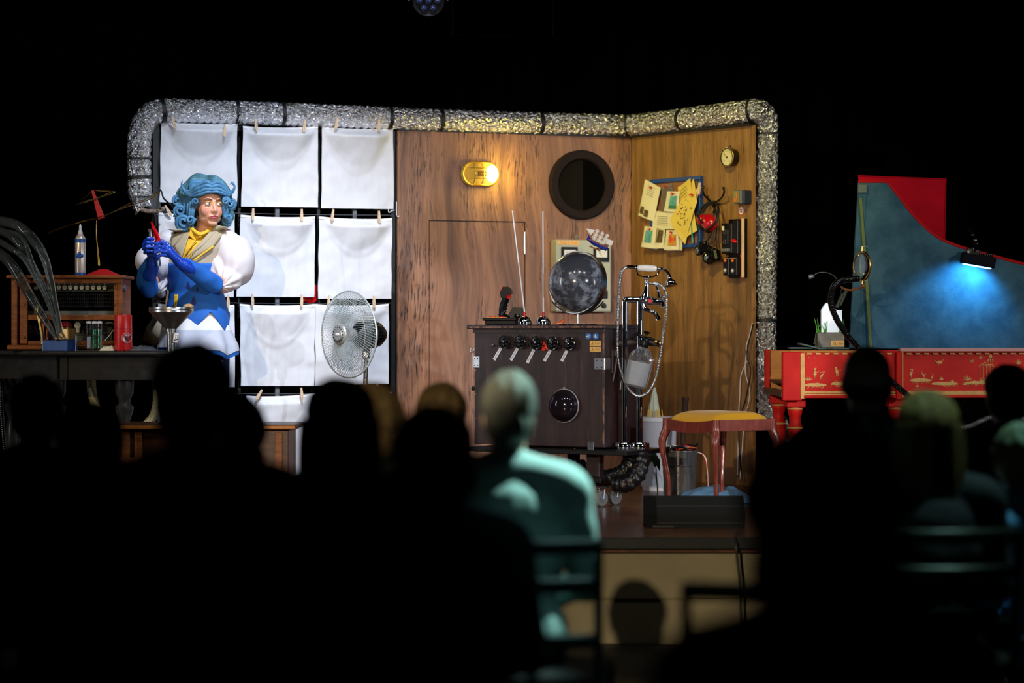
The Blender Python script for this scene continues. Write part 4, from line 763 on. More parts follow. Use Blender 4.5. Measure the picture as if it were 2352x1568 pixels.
mat('pic_teal', C(40, 130, 140), .6, ns=30, col2=C(110, 180, 180)); mat('pic_green', C(50, 110, 70), .6, ns=40); mat('pic_heat', C(215, 70, 40), .6, ns=22, col2=C(190, 190, 60), ramp=(.42, .6)); mat('pic_dark', C(52, 44, 26), .6, ns=60, col2=C(120, 100, 60))
cid = 0
for lab, pts, mm, off, kd in papers:
    bx = min(p[1] for p in pts); pb = max(pts, key=lambda p: p[1]); pt = thing('pinned_paper' if kd != 'c' else 'plastic_sleeve', lab, 'paper' if kd != 'c' else 'sleeve', RW.at(pb[0], pb[1], -off), 'papers pinned on the cork board'); oo = RW.hit(pb[0], pb[1], -off)
    q = [RW.hit(x, y, -off)-oo for x, y in pts]
    if len(q) == 4:                            # a slightly bent sheet
        n = 7; vs_ = []; rnd = random.Random(len(lab))
        for j in range(n+1):
            for i in range(n+1):
                u_, v_ = i/n, j/n; p = q[0].lerp(q[1], u_).lerp(q[3].lerp(q[2], u_), v_); p.y = -.007*(1-cos(u_*3+v_*2+rnd.random()*.0))*(2 if kd in 'fe' else 1)-.003*noise.noise((u_*4, v_*4, off*90)); vs_.append(p)
        m_ = MB(); k = (n+1)**2; vs2 = vs_+[p+V((0, -.0012, 0)) for p in vs_]; fs_ = []
        for j in range(n):
            for i in range(n): e = j*(n+1)+i; fs_ += [(e, e+1, e+n+2, e+n+1), (k+e, k+e+n+1, k+e+n+2, k+e+1)]
        for i in range(n):
            fs_ += [(i, i+1, k+i+1, k+i), (n*(n+1)+i, k+n*(n+1)+i, k+n*(n+1)+i+1, n*(n+1)+i+1), (i*(n+1), k+i*(n+1), k+(i+1)*(n+1), (i+1)*(n+1)), (i*(n+1)+n, (i+1)*(n+1)+n, k+(i+1)*(n+1)+n, k+i*(n+1)+n)]
        m_.add(vs2, fs_)
        if kd in 'gi':
            for s_ in (1, 2, 3): poly(m_, [p+V((.003*s_, .0025*s_, -.002*s_)) for p in q], .0008)
        m_.build('sheet', MATS[mm], pt, smooth=60)
    else: poly(MB(), q, .004).build('sheet', MATS[mm], pt)
    def bil(u_, v_): p = q[0].lerp(q[1], u_).lerp(q[3].lerp(q[2], u_), v_); p.y = -.007*(1-cos(u_*3+v_*2))*(2 if kd in 'fe' else 1)-.0045; return p
    def rect(u0, v0, u1, v1, m, nm): n_ = 4; m_ = MB(); pts_ = [bil(u0+(u1-u0)*i/n_, v0) for i in range(n_+1)]+[bil(u1, v0+(v1-v0)*i/n_) for i in range(1, n_+1)]+[bil(u1-(u1-u0)*i/n_, v1) for i in range(1, n_+1)]+[bil(u0, v1-(v1-v0)*i/n_) for i in range(1, n_)]; poly(m_, pts_, .0006).build(nm, MATS[m], pt)
    if kd == 'a': rect(.08, .72, .32, .92, 'pic_dark', 'photo_print'); rect(.38, .76, .62, .95, 'pic_dark', 'photo_print')
    if kd == 'd': rect(.35, .22, .85, .7, 'pic_teal', 'picture'); rect(.35, .7, .85, .86, 'pic_green', 'picture')
    if kd == 'g': rect(.2, .18, .75, .75, 'pic_teal', 'picture')
    if kd == 'h': rect(.2, .1, .85, .72, 'pic_dark', 'picture')
    if kd == 'i': rect(.3, .2, .85, .78, 'pic_heat', 'picture')
    if kd in 'abdfe':
        m_ = MB(); rnd = random.Random(ord(kd))
        if kd == 'f':
            for _ in range(34): u_, v_ = rnd.uniform(.15, .85), rnd.uniform(.15, .85); m_.ell(bil(u_, v_)+V((0, -.001, 0)), (.004, .001, .004), 6, 4)
        else:
            for r_ in range(5 if kd != 'd' else 2):
                v_ = .1+.06*r_ if kd != 'b' else .3+.12*r_; m_.tube([bil(.25+.5*k/5*rnd.uniform(.9, 1), v_) for k in range(6)], .0009, 3)
        m_.build('writing', MATS['ink'], pt)
    if kd in 'acdfgi':
        c = bil(.5, .12); m_ = MB(); m_.lathe([(0, 0), (.007, 0), (.004, .006), (.006, .014), (0, .015)], c, (.1, -1, .2), 12)
        if kd == 'f': m_.tube([c+V((-.02, -.01, .002)), c+V((.02, -.012, -.002))], .003, 6)
        m_.build('push_pin', MATS['red_gloss'], pt)
for (x, y, an) in ((1606, 432, 8), (1600, 446, 14)):
    f = RW.at(x, y, -.055); t2 = src.copy(); COL.objects.link(t2)
    for ch_ in src.children: c2 = ch_.copy(); COL.objects.link(c2); c2.parent = t2
    t2.location = f.o; t2.rotation_euler = (0, R(an), A2); t2['label'] = 'wooden clothes peg on the right edge of the pinboard, %s one' % ('upper' if y < 440 else 'lower'); t2['group'] = 'pegs on the pinboard'
m_ = MB(); m_.cyl(RW.M @ RH(1588.5, 508, -.058), RW.M @ RH(1590.5, 556, -.058), .0048, seg=10); m_.cyl(RW.M @ RH(1590.5, 556, -.058), RW.M @ RH(1590.7, 560, -.058), .004, .001, 8); tag(m_.build('teal_pen', mat('teal', C(30, 150, 160), .35), w=True), 'thin teal pen hanging in front of the yellow page', 'pen')
# gauge
t, L_, o = wall_thing('round_gauge', 'round brass-rimmed dial gauge high on the corner flat', 'gauge', 1669, 382)
c = L_(1669, 361, -.055); rr = .0545; m_ = MB(); m_.lathe([(0, 0), (rr*.9, 0), (rr*.95, .03), (rr, .05), (rr, .056), (rr*.9, .058), (rr*.88, .05), (0, .05)], (c.x, 0, c.z), (0, -1, 0), 36); m_.build('case', MATS['black_gloss'], t)
m_ = MB(); m_.lathe([(0, .051), (rr*.87, .051), (rr*.87, .0525), (0, .0525)], (c.x, 0, c.z), (0, -1, 0), 32); dl = m_.build('dial', mat('dial_cream', C(215, 205, 160), .5), t)
m_ = MB()
for k in range(25): a = R(225-270*k/24); l = .006 if k % 4 else .011; m_.tube([V((c.x+cos(a)*rr*.78, -.0535, c.z+sin(a)*rr*.78)), V((c.x+cos(a)*(rr*.78-l), -.0535, c.z+sin(a)*(rr*.78-l)))], .0006, 4)
m_.tube([V((c.x, -.055, c.z)), V((c.x-.026, -.055, c.z+.024))], .0013, 5); m_.lathe([(0, .052), (.006, .052), (.006, .057), (0, .057)], (c.x, 0, c.z), (0, -1, 0), 14)
for k in range(4): text(m_, '0246'[k], .010, Matrix.Translation((c.x+cos(R(225-90*k))*.026, -.0535, c.z+sin(R(225-90*k))*.026)))
m_.build('dial_marks', MATS['ink'], dl)
m_ = MB(); m_.tube([V((c.x+rr*cos(q_), -.054, c.z+rr*sin(q_))) for q_ in [2*pi*k/36 for k in range(36)]], .003, 6, closed=True); m_.build('bezel', MATS['brass'], t)
m_ = MB(); m_.cyl((c.x, -.03, c.z+rr*.95), (c.x, -.03, c.z+rr+.014), .008, seg=10); m_.build('pipe_stub', MATS['black_metal'], t)
# thermostat
t, L_, o = wall_thing('thermostat', 'small box with a green glass window and grey housing beside the duct', 'thermostat', 1696, 467)
a = L_(1686, 468, -.085); b = L_(1700, 436, -.085); cx = (a.x+b.x)/2; cz = (a.z+b.z)/2; ww = abs(b.x-a.x)+.01; hh = abs(b.z-a.z)
MB().box((cx, -.03, cz), (ww, .058, hh), .004).build('back_box', mat('navy', C(34, 40, 56), .5), t); MB().box((cx, -.072, cz), (ww, .024, hh), .003).build('housing', MATS['grey_metal'], t)
m_ = MB(); m_.box((cx-.003, -.0865, cz), (ww*.8, .005, hh*.85)); m_.build('window', mat('lcd', C(110, 112, 60), .2), t); m_ = MB(); m_.box((cx-.006, -.090, cz-.018), (ww*.45, .003, .018)); m_.box((cx, -.090, cz), (.006, .003, .05)); m_.build('needle', MATS['orange'], t)
# round sticker
t, L_, o = wall_thing('round_sticker', 'small round red-edged warning sticker under the thermostat', 'sticker', 1703, 494)
c = L_(1703, 484, 0); MB().lathe([(0, 0), (.026, 0), (.026, .0015), (0, .0015)], (c.x, 0, c.z), (0, -1, 0), 28).build('ring', MATS['red'], t); MB().lathe([(0, .001), (.021, .001), (.021, .002), (0, .002)], (c.x, 0, c.z), (0, -1, 0), 28).build('face', MATS['white'], t)
m_ = MB(); m_.tube([V((c.x-.008, -.003, c.z+.010)), V((c.x+.006, -.003, c.z-.01))], .003, 6); m_.tube([V((c.x-.002, -.003, c.z)), V((c.x+.01, -.003, c.z+.006))], .002, 6); m_.build('pictogram', MATS['orange'], t)
# cassette recorders on a board
t, L_, o = wall_thing('equipment_board', 'upright black board with worn white edge on the corner flat', 'board', 1690, 637)
a = L_(1665, 637, -.0); b = L_(1709, 502, -.02); zt = L_(1709, 502, -.02).z; zb_ = L_(1709, 637, -.02).z; xr_ = L_(1708, 570, -.03).x; xl_ = L_(1672, 570, -.03).x
MB().box(((xl_+xr_)/2, -.014, (zt+zb_)/2), (xr_-xl_, .026, zt-zb_), .002).build('panel', MATS['dark_plastic'], t)
MB().box((xr_-.004, -.032, (zt+zb_)/2), (.014, .012, zt-zb_), .001).build('worn_edge', MATS['peg_wood'], t); MB().box((xr_-.018, -.032, (zt+zb_)/2), (.006, .010, zt-zb_)).build('red_stripe', MATS['red'], t)
m_ = MB(); rnd = random.Random(4); 
for r_ in range(3): m_.tube([V((xr_-.075+.04*k/9, -.030, zt-.075-.022*r_+.008*rnd.uniform(-1, 1)+.01*k/9)) for k in range(10)], .0011, 4)
m_.build('chalk_writing', MATS['grey_metal'], t)
def gear(name, lab, x0_, y0_, x1_, y1_, dep, fn):
    f = RW.at((x0_+x1_)/2, y1_, -.034); oo = RW.hit((x0_+x1_)/2, y1_, -.034); tt = thing(name, lab, 'recorder' if 'record' in name else 'phone', f, 'old gadgets on the black board'); aa = RW.hit(x0_, y1_, -.034-dep)-oo; bb = RW.hit(x1_, y0_, -.034-dep)-oo
    cx_, cz_ = (aa.x+bb.x)/2, (bb.z)/2; MB().box((cx_, -dep/2, cz_), (bb.x-aa.x, dep, bb.z), .004).build('body', MATS['dark_plastic'], tt); fn(tt, cx_, cz_, bb.x-aa.x, bb.z, -dep); return tt
def rec(tt, cx_, cz_, w_, h_, y_):
    MB().box((cx_-w_*.1, y_-.002, cz_+h_*.05), (w_*.6, .005, h_*.5), .002).build('cassette_window', MATS['black_gloss'], tt); m_ = MB()
    for k in (-1, 1): m_ = MB(); m_.tube([V((cx_-w_*.1+.014*k*0+.011*cos(q_), y_-.005, cz_+h_*.05+k*.028+.011*sin(q_))) for q_ in [2*pi*j/14 for j in range(14)]], .002, 5, closed=True); m_.build('reel', MATS['grey_metal'], tt)
    m_ = MB()
    for k in range(5): m_.box((cx_-w_*.35+k*w_*.17, y_-.004, cz_-h_*.38), (w_*.12, .01, h_*.1), .001)
    m_.build('piano_keys', MATS['grey_metal'], tt); MB().box((cx_-w_*.25, y_-.006, cz_+h_*.34), (w_*.18, .003, h_*.14)).build('label_strip', MATS['paper'], tt)
gear('cassette_recorder', 'black cassette recorder, upper left on the gadget board', 1657, 512, 1680, 583, .035, rec)
def rec2(tt, cx_, cz_, w_, h_, y_):
    m_ = MB(); [m_.box((cx_, y_-.002, cz_+h_*(-.35+.1*k)), (w_*.6, .004, .004)) for k in range(8)]; m_.build('speaker_slot', MATS['black_metal'], tt)
    m_ = MB(); m_.ell((cx_+w_*.2, y_-.012, cz_-h_*.12), (.020, .012, .011), 12, 8, Matrix.Rotation(R(20), 3, 'Y')); m_.box((cx_-w_*.1, y_-.010, cz_-h_*.1), (.03, .01, .008), .002); m_.build('red_lever', MATS['red_gloss'], tt)
gear('slim_recorder', 'black slim recorder with a bright red lever', 1681, 505, 1694, 584, .03, rec2)
def ph_(tt, cx_, cz_, w_, h_, y_):
    m_ = MB(); m_.ell((cx_, y_-.003, cz_+h_*.3), (.008, .007, .008)); m_.build('orange_lamp', MATS['orange'], tt); m_ = MB(); m_.lathe([(0, 0), (.014, 0), (.014, .002), (0, .002)], (cx_-.002, y_-.0005, cz_-h_*.22), (0, -1, 0), 20); rb_ = m_.build('blue_badge', MATS['grey_metal'], tt)
    MB().box((cx_-.002, y_-.003, cz_-h_*.22), (.008, .003, .012)).build('mark', MATS['white'], rb_); MB().box((cx_, y_-.001, cz_+h_*.43), (w_*.8, .003, .008)).build('trim_strip', MATS['brass'], tt)
gear('intercom', 'black handset box with orange lamp and blue badge, left one', 1660, 590, 1673, 633, .03, ph_); gear('intercom', 'black handset box with orange lamp, right one', 1675, 590, 1692, 634, .034, ph_)
# double hook with ear defenders and two cameras
t, L_, o = wall_thing('coat_hook', 'dark metal double horn-shaped hook on the corner flat', 'hook', 1640, 466)
m_ = MB(); m_.tube(crom([L_(1616, 430, -.085), L_(1614, 437, -.09), L_(1618, 448, -.075), L_(1630, 460, -.035), L_(1639, 468, -.02), L_(1641, 480, -.04), L_(1639, 487, -.07)], 6), .006, 10)
m_.tube(crom([L_(1662, 433, -.085), L_(1663, 442, -.08), L_(1658, 453, -.055), L_(1649, 461, -.03), L_(1640, 466, -.02)], 6), .0055, 10); m_.ell(L_(1615, 430, -.086), .009, 10, 8); m_.ell(L_(1662, 432, -.086), .009, 10, 8); m_.lathe([(0, 0), (.016, 0), (.014, .01), (0, .012)], L_(1641, 470, 0), (0, -1, 0), 16)
m_.build('horn', MATS['black_gloss'], t)
t, L_, o = wall_thing('ear_defenders', 'red ear defenders with black headband hanging from the hook', 'ear defenders', 1622, 527, -.06)
m_ = MB()
er_ = mat('ear_red', C(168, 10, 26), .22, coat=.4); m_.ell(L_(1611, 504, -.095), (.030, .030, .036), 20, 14, Matrix.Rotation(R(-30), 3, 'Y')); m_.build('left_cup', er_, t); m_ = MB(); m_.ell(L_(1629, 511, -.105), (.060, .038, .048), 20, 14, Matrix.Rotation(R(28), 3, 'Y')); m_.build('right_cup', er_, t)
m_ = MB(); m_.tube(crom([L_(1605, 502, -.12), L_(1610, 480, -.1), L_(1626, 466, -.09), L_(1643, 464, -.085), L_(1650, 480, -.1), L_(1646, 505, -.13), L_(1634, 520, -.14), L_(1622, 527, -.14)], 6), .007, 8); m_.tube(crom([L_(1600, 492, -.13), L_(1608, 505, -.145), L_(1613, 512, -.145)], 5), .006, 8); m_.tube(crom([L_(1632, 466, -.09), L_(1622, 474, -.1), L_(1612, 488, -.11)], 4), .009, 8)
m_.build('headband', MATS['black'], t); m_ = MB(); m_.ell(L_(1626, 516, -.085), (.035, .02, .048), 16, 10); m_.ell(L_(1612, 513, -.085), (.03, .02, .04), 16, 10); m_.build('ear_cushion', MATS['black'], t)
for i, (x, y) in enumerate(((1619, 573), (1637, 589))):
    t, L_, o = wall_thing('old_camera', ('black camera with shiny lens hanging left under the red ear defenders', 'black camera hanging lowest on its strap under the hook')[i], 'camera', x, y+13, -.04, 'cameras hanging on the hook')
    c = L_(x, y, -.07); m_ = MB(); m_.box(c, (.10, .045, .07), .01, Matrix.Rotation(R((25, -15)[i]), 3, 'Y')); m_.box(c+V((0, 0, .038)), (.035, .04, .02), .006); m_.build('body', MATS['dark_plastic'], t)
    m_ = MB(); m_.lathe([(0, 0), (.030, 0), (.031, .03), (.026, .032), (.024, .026), (0, .024)], c+V((-.005, -.02, -.002)), (-.2 if i == 0 else .1, -1, -.15), 24); ln = m_.build('lens_barrel', MATS['black_gloss'], t)
    m_ = MB(); m_.ell(c+V((-.011 if i == 0 else -.003, -.047, -.006)), (.022, .006, .022), 16, 8); m_.build('lens_glass', mat('lens', C(150, 165, 150), .05, 1) if 'lens' not in MATS else MATS['lens'], ln)
    m_ = MB(); m_.tube(crom([c+V((-.04, 0, .03)), L_(1630-4*i, 545, -.07), L_(1640, 500, -.06), L_(1643, 478, -.04), L_(1646, 500, -.05), L_(1643+2*i, 548, -.06), c+V((.04, 0, .03))], 6), .004, 6); m_.build('strap', MATS['black'], t)
# cables down the right edge of the flat
cabs = (('white', 'thin white cable hanging at the right edge, outer loop', [(1728, 742), (1722, 770), (1714, 795), (1717, 815), (1716, 830), (1702, 862), (1699, 910), (1697, 950), (1694, 1090)]), ('white', 'thin white cable hanging at the right edge, inner loop', [(1729, 744), (1722, 768), (1718, 800), (1714, 815), (1712, 855), (1722, 895), (1718, 930), (1710, 960), (1700, 1100)]), ('black', 'black cable hanging down the right edge of the corner flat', [(1730, 744), (1718, 795), (1716, 820), (1724, 850), (1718, 890), (1712, 920), (1703, 950), (1696, 1000), (1705, 1105)]))
for i, (cm, lb, pts) in enumerate(cabs):
    m_ = MB(); m_.tube(crom([RW.M @ RH(x, y, -.03-.018*i) for x, y in pts], 6), .0028 if cm == 'white' else .0042, 6); tag(m_.build('cable', MATS[cm], w=True), lb, 'cable', 'cables on the corner flat')
# ================================================================= HARPSICHORD
hy0, hy1 = 12.5, 13.35; hX = P(1795, 800, hy0).x; hb0 = V((hX+.7, (hy0+hy1)/2, 0)); hc = thing('harpsichord', 'red harpsichord painted with gold figures, blue lid raised', 'harpsichord', hb0)
def H(px, py, y=hy0): return P(px, py, y)
rm = mat('lacquer_red', C(190, 14, 12), .5, ns=5, col2=C(216, 34, 26), spec=.25); gold = mat('gold_paint', C(205, 160, 88), .5, ns=30, col2=C(226, 186, 112)); mat('pink_edge', C(205, 150, 150), .5)
zt = .773; zb = H(1850, 913).z; X0 = hX; XJ = H(2066, 800).x; X1 = H(2066, 800).x+1.55
def board(x0_, y0_, x1_, y1_, z0_, z1_, th=.02, b=.002):
    a = V((x0_, y0_, 0)); b_ = V((x1_, y1_, 0)); d = (b_-a); l = d.length; d.normalize(); m_ = MB(Matrix.Translation((a+b_)/2) @ Matrix.Rotation(math.atan2(d.y, d.x), 4, 'Z')); m_.box((0, th/2, (z0_+z1_)/2), (l, th, z1_-z0_), b); return m_
board(X0+.10, hy0, XJ, hy0, zb+.03, zt-.012).build('cheek_panel', rm, hc, w=True); board(XJ+.015, hy0+.03, X1, hy0+.22, zb+.03, zt-.012).build('bentside_panel', rm, hc, w=True)
board(X0, hy1-.02, X1, hy1-.02, zb+.02, zt-.004).build('spine_panel', rm, hc, w=True); board(X1, hy0+.22, X1, hy1, zb+.02, zt-.01).build('tail_panel', rm, hc, w=True)
MB().box((X0+.055, hy0+.02, (zb+zt)/2-.012), (.10, .06, zt-zb+.005), .003).build('corner_block', rm, hc, w=True); MB().box((X0+.108, hy0-.008, (zb+zt)/2-.01), (.022, .012, zt-zb-.01), .002).build('gold_pilaster', gold, hc, w=True)
MB().box((XJ-.005, hy0+.005, (zb+zt)/2-.01), (.03, .05, zt-zb+.0), .003).build('joint_post', rm, hc, w=True); MB().box((XJ+.013, hy0-.016, (zb+zt)/2), (.006, .01, zt-zb)).build('gold_line', gold, hc, w=True)
for (za, zc_, m__, th_) in ((zb+.012, zb+.034, gold, .022), (zb-.002, zb+.012, rm, .03)):
    board(X0+.115, hy0-th_+.012, XJ-.02, hy0-th_+.012, za, zc_, th_).build('base_moulding', m__, hc, w=True); board(XJ+.02, hy0-th_+.042, X1, hy0-th_+.232, za, zc_, th_).build('base_moulding', gold if m__ is gold else rm, hc, w=True)
m_ = board(X0+.115, hy0-.014, XJ-.02, hy0-.014, zb+.021, zb+.025, .006); m_.build('moulding_line', rm, hc, w=True)
m_ = board(XJ+.0, hy0-.02, X1, hy0+.17, zt-.006, zt+.012, .04); m_.build('top_moulding', MATS['pink_edge'], hc, w=True)
m_ = MB(); rnd = random.Random(3)
for seg_, (xa, ya, xb, yb) in enumerate(((X0+.12, hy0-.004, XJ-.03, hy0-.004), (XJ+.03, hy0+.022, X1, hy0+.215))):
    n = int((xb-xa)/.045)
    for i in range(n):
        t_ = (i+.5)/n; m_.box((xa+(xb-xa)*t_, ya+(yb-ya)*t_, zt-.018), (.026, .004, .009), .001)
m_.build('gold_border', gold, hc, w=True)
MB().box((X0+.3, (hy0+hy1)/2, zb+.012), (.6, hy1-hy0-.06, .02)).build('bottom_board', MATS['wood_dark'], hc, w=True)
wi = mat('limewood', C(214, 152, 76), .5, ns=10, col2=C(196, 132, 60), stretch=(1, 1, 4))
MB().box((X0+.012, hy1-.04, (zb+zt)/2), (.02, .06, zt-zb)).build('corner_block', rm, hc, w=True); m_ = board(X0+.02, hy1-.045, X0+.5, hy1-.045, zb+.02, zt-.006, .02); m_.build('inner_panel', wi, hc, w=True); m_ = board(X0+.16, hy0+.07, X0+.5, hy0+.07, zb+.02, zt-.03, .015); m_.build('inner_panel', wi, hc, w=True); MB().box((X0+.3, (hy0+hy1)/2, (zb+zt)/2), (.02, hy1-hy0-.1, zt-zb-.03)).build('name_board', wi, hc, w=True)
m_ = MB(); m_.box((X0+.01, (hy0+hy1)/2, zb+.02), (.03, hy1-hy0, .035), .003); m_.build('key_slip', MATS['wood_dark'], hc, w=True)
for k in range(40):                            # manual: keys across the instrument
    y_ = hy0+.12+(hy1-hy0-.2)*k/39
    if k == 0: kb = MB(); kb.box((X0+.09, y_, zb+.075), (.14, .0155, .014), .001); ko = kb.build('key', MATS['wood_dark'], hc, w=True); km = ko
    else: c2 = km.copy(); COL.objects.link(c2); c2.location = km.location+V((0, y_-(hy0+.12), 0)); c2.parent = hc
kb = MB(); 
for k in range(39):
    if k % 7 not in (2, 6): kb.box((X0+.13, hy0+.12+(hy1-hy0-.2)*(k+.5)/39, zb+.088), (.08, .008, .012), .001)
kb.build('sharp_keys', MATS['peg_wood'], hc, w=True)
# painted gold figures, flat on the panels
def paint(fn, y_=-.0015, nm='gold_figure'):
    m_ = MB(); fn(m_); m_.build(nm, gold, hc, w=True)
def hq(px, py): return P(px, py, hy0-.0022) if px < 2070 else bq(px, py)
bd = V((X1-XJ-.015, .19, 0)).normalized(); bn = V((bd.y, -bd.x, 0))
def bq(px, py):
    d = V(((px-1176)/F, 1, -(py-HY)/F)); p0 = V((XJ+.015, hy0+.03, 0))+bn*.0022; t_ = (p0-V((0, 0, CZ))).dot(bn)/d.dot(bn); return V((0, 0, CZ))+d*t_
def st_(m_, pts, w_): m_.tube([hq(x, y) for x, y in pts], w_ if isinstance(w_, list) else w_, 4)
def mound(cx_, cy_, wd, seed):
    def f(m_):
        rnd = random.Random(seed); k = 14; up = [(cx_-wd+2*wd*i/k, cy_-3.6*sin(pi*i/k)**.7+rnd.uniform(-.8, .8)) for i in range(k+1)]; dn_ = [(x, cy_+3+1.6*sin(pi*i/k)) for i, (x, y) in enumerate(up)][::-1]
        q_ = [hq(*p) for p in up+dn_]; n = len(q_); back = V((0, .0015, 0)); m_.add(q_+[p+back for p in q_], [list(range(n)), list(range(n, 2*n))[::-1]])
        for i in range(7): x = cx_-wd+rnd.uniform(0, 2*wd); st_(m_, [(x, cy_+2), (x+rnd.uniform(-3, 3), cy_+6), (x+rnd.uniform(-7, 7), cy_+9)], [.002, .0015, .0006])
    return f
def figure(cx_, cy_, s_, bend=0):
    def f(m_):
        m_.ell(hq(cx_+bend*3, cy_-13*s_), (.005*s_, .0012, .006*s_), 10, 5); q_ = [hq(cx_+bend*2-2.2*s_, cy_-10*s_), hq(cx_+bend*2+2.2*s_, cy_-10*s_), hq(cx_+3.4*s_, cy_-2*s_), hq(cx_+2*s_, cy_), hq(cx_-2*s_, cy_), hq(cx_-3.6*s_, cy_-2*s_)]; m_.add(q_+[p+V((0, .001, 0)) for p in q_], [list(range(6)), list(range(6, 12))[::-1]])
        st_(m_, [(cx_-1.5*s_, cy_), (cx_-1.8*s_, cy_+6*s_)], .0022*s_); st_(m_, [(cx_+1.5*s_, cy_), (cx_+1.6*s_, cy_+6*s_)], .0022*s_); st_(m_, [(cx_+bend*2, cy_-9*s_), (cx_+5*s_, cy_-6*s_), (cx_+8*s_, cy_-9*s_)], .0016*s_); st_(m_, [(cx_-3*s_, cy_-14*s_), (cx_+3*s_+bend*3, cy_-16*s_)], .0014*s_)
    return f
def sprig(cx_, cy_, s_, seed, n=7):
    def f(m_):
        rnd = random.Random(seed)
        for i in range(n): a = pi*.12+pi*.76*i/(n-1)+rnd.uniform(-.1, .1); l = s_*rnd.uniform(7, 12); st_(m_, [(cx_, cy_), (cx_+cos(a)*l*.6, cy_-sin(a)*l*.5), (cx_+cos(a)*l, cy_-sin(a)*l)], [.0012, .0024, .0006])
    return f
for fn in (mound(1872, 883, 26, 1), mound(1930, 880, 22, 2), mound(2115, 872, 24, 3), mound(2170, 880, 30, 4), mound(2240, 878, 24, 5)): paint(fn, nm='gold_hill')
for fn in (figure(1872, 862, 1.1), figure(1886, 866, .8, 2), figure(1923, 858, 1., -1), figure(2092, 862, .9, 1), figure(2122, 864, .7, -2), figure(2140, 868, .55, 1)): paint(fn)
for i, (x, y, s_) in enumerate(((1856, 874, 1.1), (1920, 884, 1.1), (1936, 880, .7), (2106, 888, .5), (2162, 872, .7), (2186, 878, .6), (2222, 874, 1.2), (2216, 884, .9), (2255, 876, .8), (2340, 836, .8))): paint(sprig(x, y, s_, i), nm='gold_plant')
for (x, y) in ((1829, 818), (1836, 825), (1844, 828), (1853, 815), (1859, 821), (1871, 822), (1828, 831)):
    paint(lambda m_: (st_(m_, [(x-2, y-1), (x, y), (x+2, y-1.5)], [.0005, .0018, .0005])), nm='gold_bird')
paint(lambda m_: (m_.ell(bq(2158, 832), (.013, .0015, .009), 12, 6), st_(m_, [(2153, 834), (2148, 828)], .003), st_(m_, [(2162, 830), (2168, 824)], [.003, .0008]), st_(m_, [(2156, 836), (2155, 841)], .001)), nm='gold_bird')
def pag(m_):
    for (x0_, y0_, x1_, y1_) in ((2250, 838, 2280, 836), (2252, 869, 2278, 868)): st_(m_, [(x0_, y0_), (x1_, y1_)], .0018)
    for x in (2250, 2258, 2266, 2274, 2280): st_(m_, [(x, 838), (x, 869)], .0012)
    st_(m_, [(2247, 843), (2256, 836), (2262, 831)], .0014); st_(m_, [(2262, 831), (2272, 836), (2284, 841)], .0014); st_(m_, [(2262, 840), (2275, 840)], .0012); st_(m_, [(2268, 830), (2275, 818), (2283, 830), (2268, 830)], .0016); m_.ell(bq(2275, 818), (.009, .0015, .011), 10, 5); [m_.ell(bq(x, 826), (.004, .0015, .006), 8, 4) for x in (2270, 2275, 2280)]
paint(pag, nm='gold_pagoda')
for (x, y) in ((2233, 829), (2339, 830), (2252, 821)): paint(lambda m_: [st_(m_, [(x, y), (x+4.5*cos(a), y+4.5*sin(a))], [.0012, .0022]) for a in [k*pi/3.5 for k in range(7)]], nm='gold_flower')
# legs
for i, (x, y) in enumerate(((1826, hy0+.10), (1789, hy1-.10), (2058, hy0+.12))):
    X_ = P(x, 900, y).x; c = V((X_, y, 0)); zt_ = zb-.002
    MB().box((X_, y, zt_-.025), (.10, .10, .05), .006).build('leg_block', rm, hc, w=True)
    z_ = zt_-.05; m_ = MB(); m_.lathe([(0, 0), (.026, 0), (.028, .05), (.034, z_-.20), (.038, z_-.12), (.038, z_-.10), (.030, z_-.085), (.030, z_-.05), (.036, z_-.035), (.040, z_-.012), (.036, z_), (0, z_)], c, (0, 0, 1), 28); lg = m_.build('leg', rm, hc, w=True)
    for zz, r_ in ((z_-.108, .041), (z_-.006, .042)): m_ = MB(); m_.lathe([(.03, -.008), (r_-.004, -.007), (r_, 0), (r_-.004, .007), (.03, .008)], c+V((0, 0, zz)), (0, 0, 1), 28); m_.build('gold_ring', gold, lg, w=True)
# lid: upright on the spine side, inner face blue, with its front flap folded back
ly = hy1+.012; lid_m = mat('lid_blue', C(44, 84, 104), .7, ns=7, col2=C(70, 112, 130), bump=(90, .2), spec=.2); lb = [(1950, 800), (2004, 799), (2500, 799), (2500, 660)]
curve = [(2500, 640), (2420, 618), (2352, 606), (2290, 590), (2210, 568), (2160, 548), (2125, 522), (2090, 485), (2064, 450), (2050, 432), (2040, 419), (2030, 417), (1971, 417)]
ptsL = [P(x, y, ly) for x, y in [(1950, 800), (2500, 800)]]+crom([P(x, y, ly) for x, y in curve[:-3]], 4)+[P(x, y, ly) for x, y in curve[-3:]]
m_ = MB(); n = len(ptsL); dv = V((0, .014, 0)); m_.add(ptsL+[p+dv for p in ptsL], [list(range(n)), list(range(n, 2*n))[::-1]]+[(i, n+i, n+(i+1) % n, (i+1) % n) for i in range(n)]); m_.build('lid', lid_m, hc, w=True, smooth=20)
m_ = MB(); up = [p+V((0, .004, .0)) for p in ptsL[2:]]; m_.tube(up, .009, 8); m_.build('lid_edge', mat('edge_red', C(196, 20, 26), .35, coat=.3), hc, w=True)
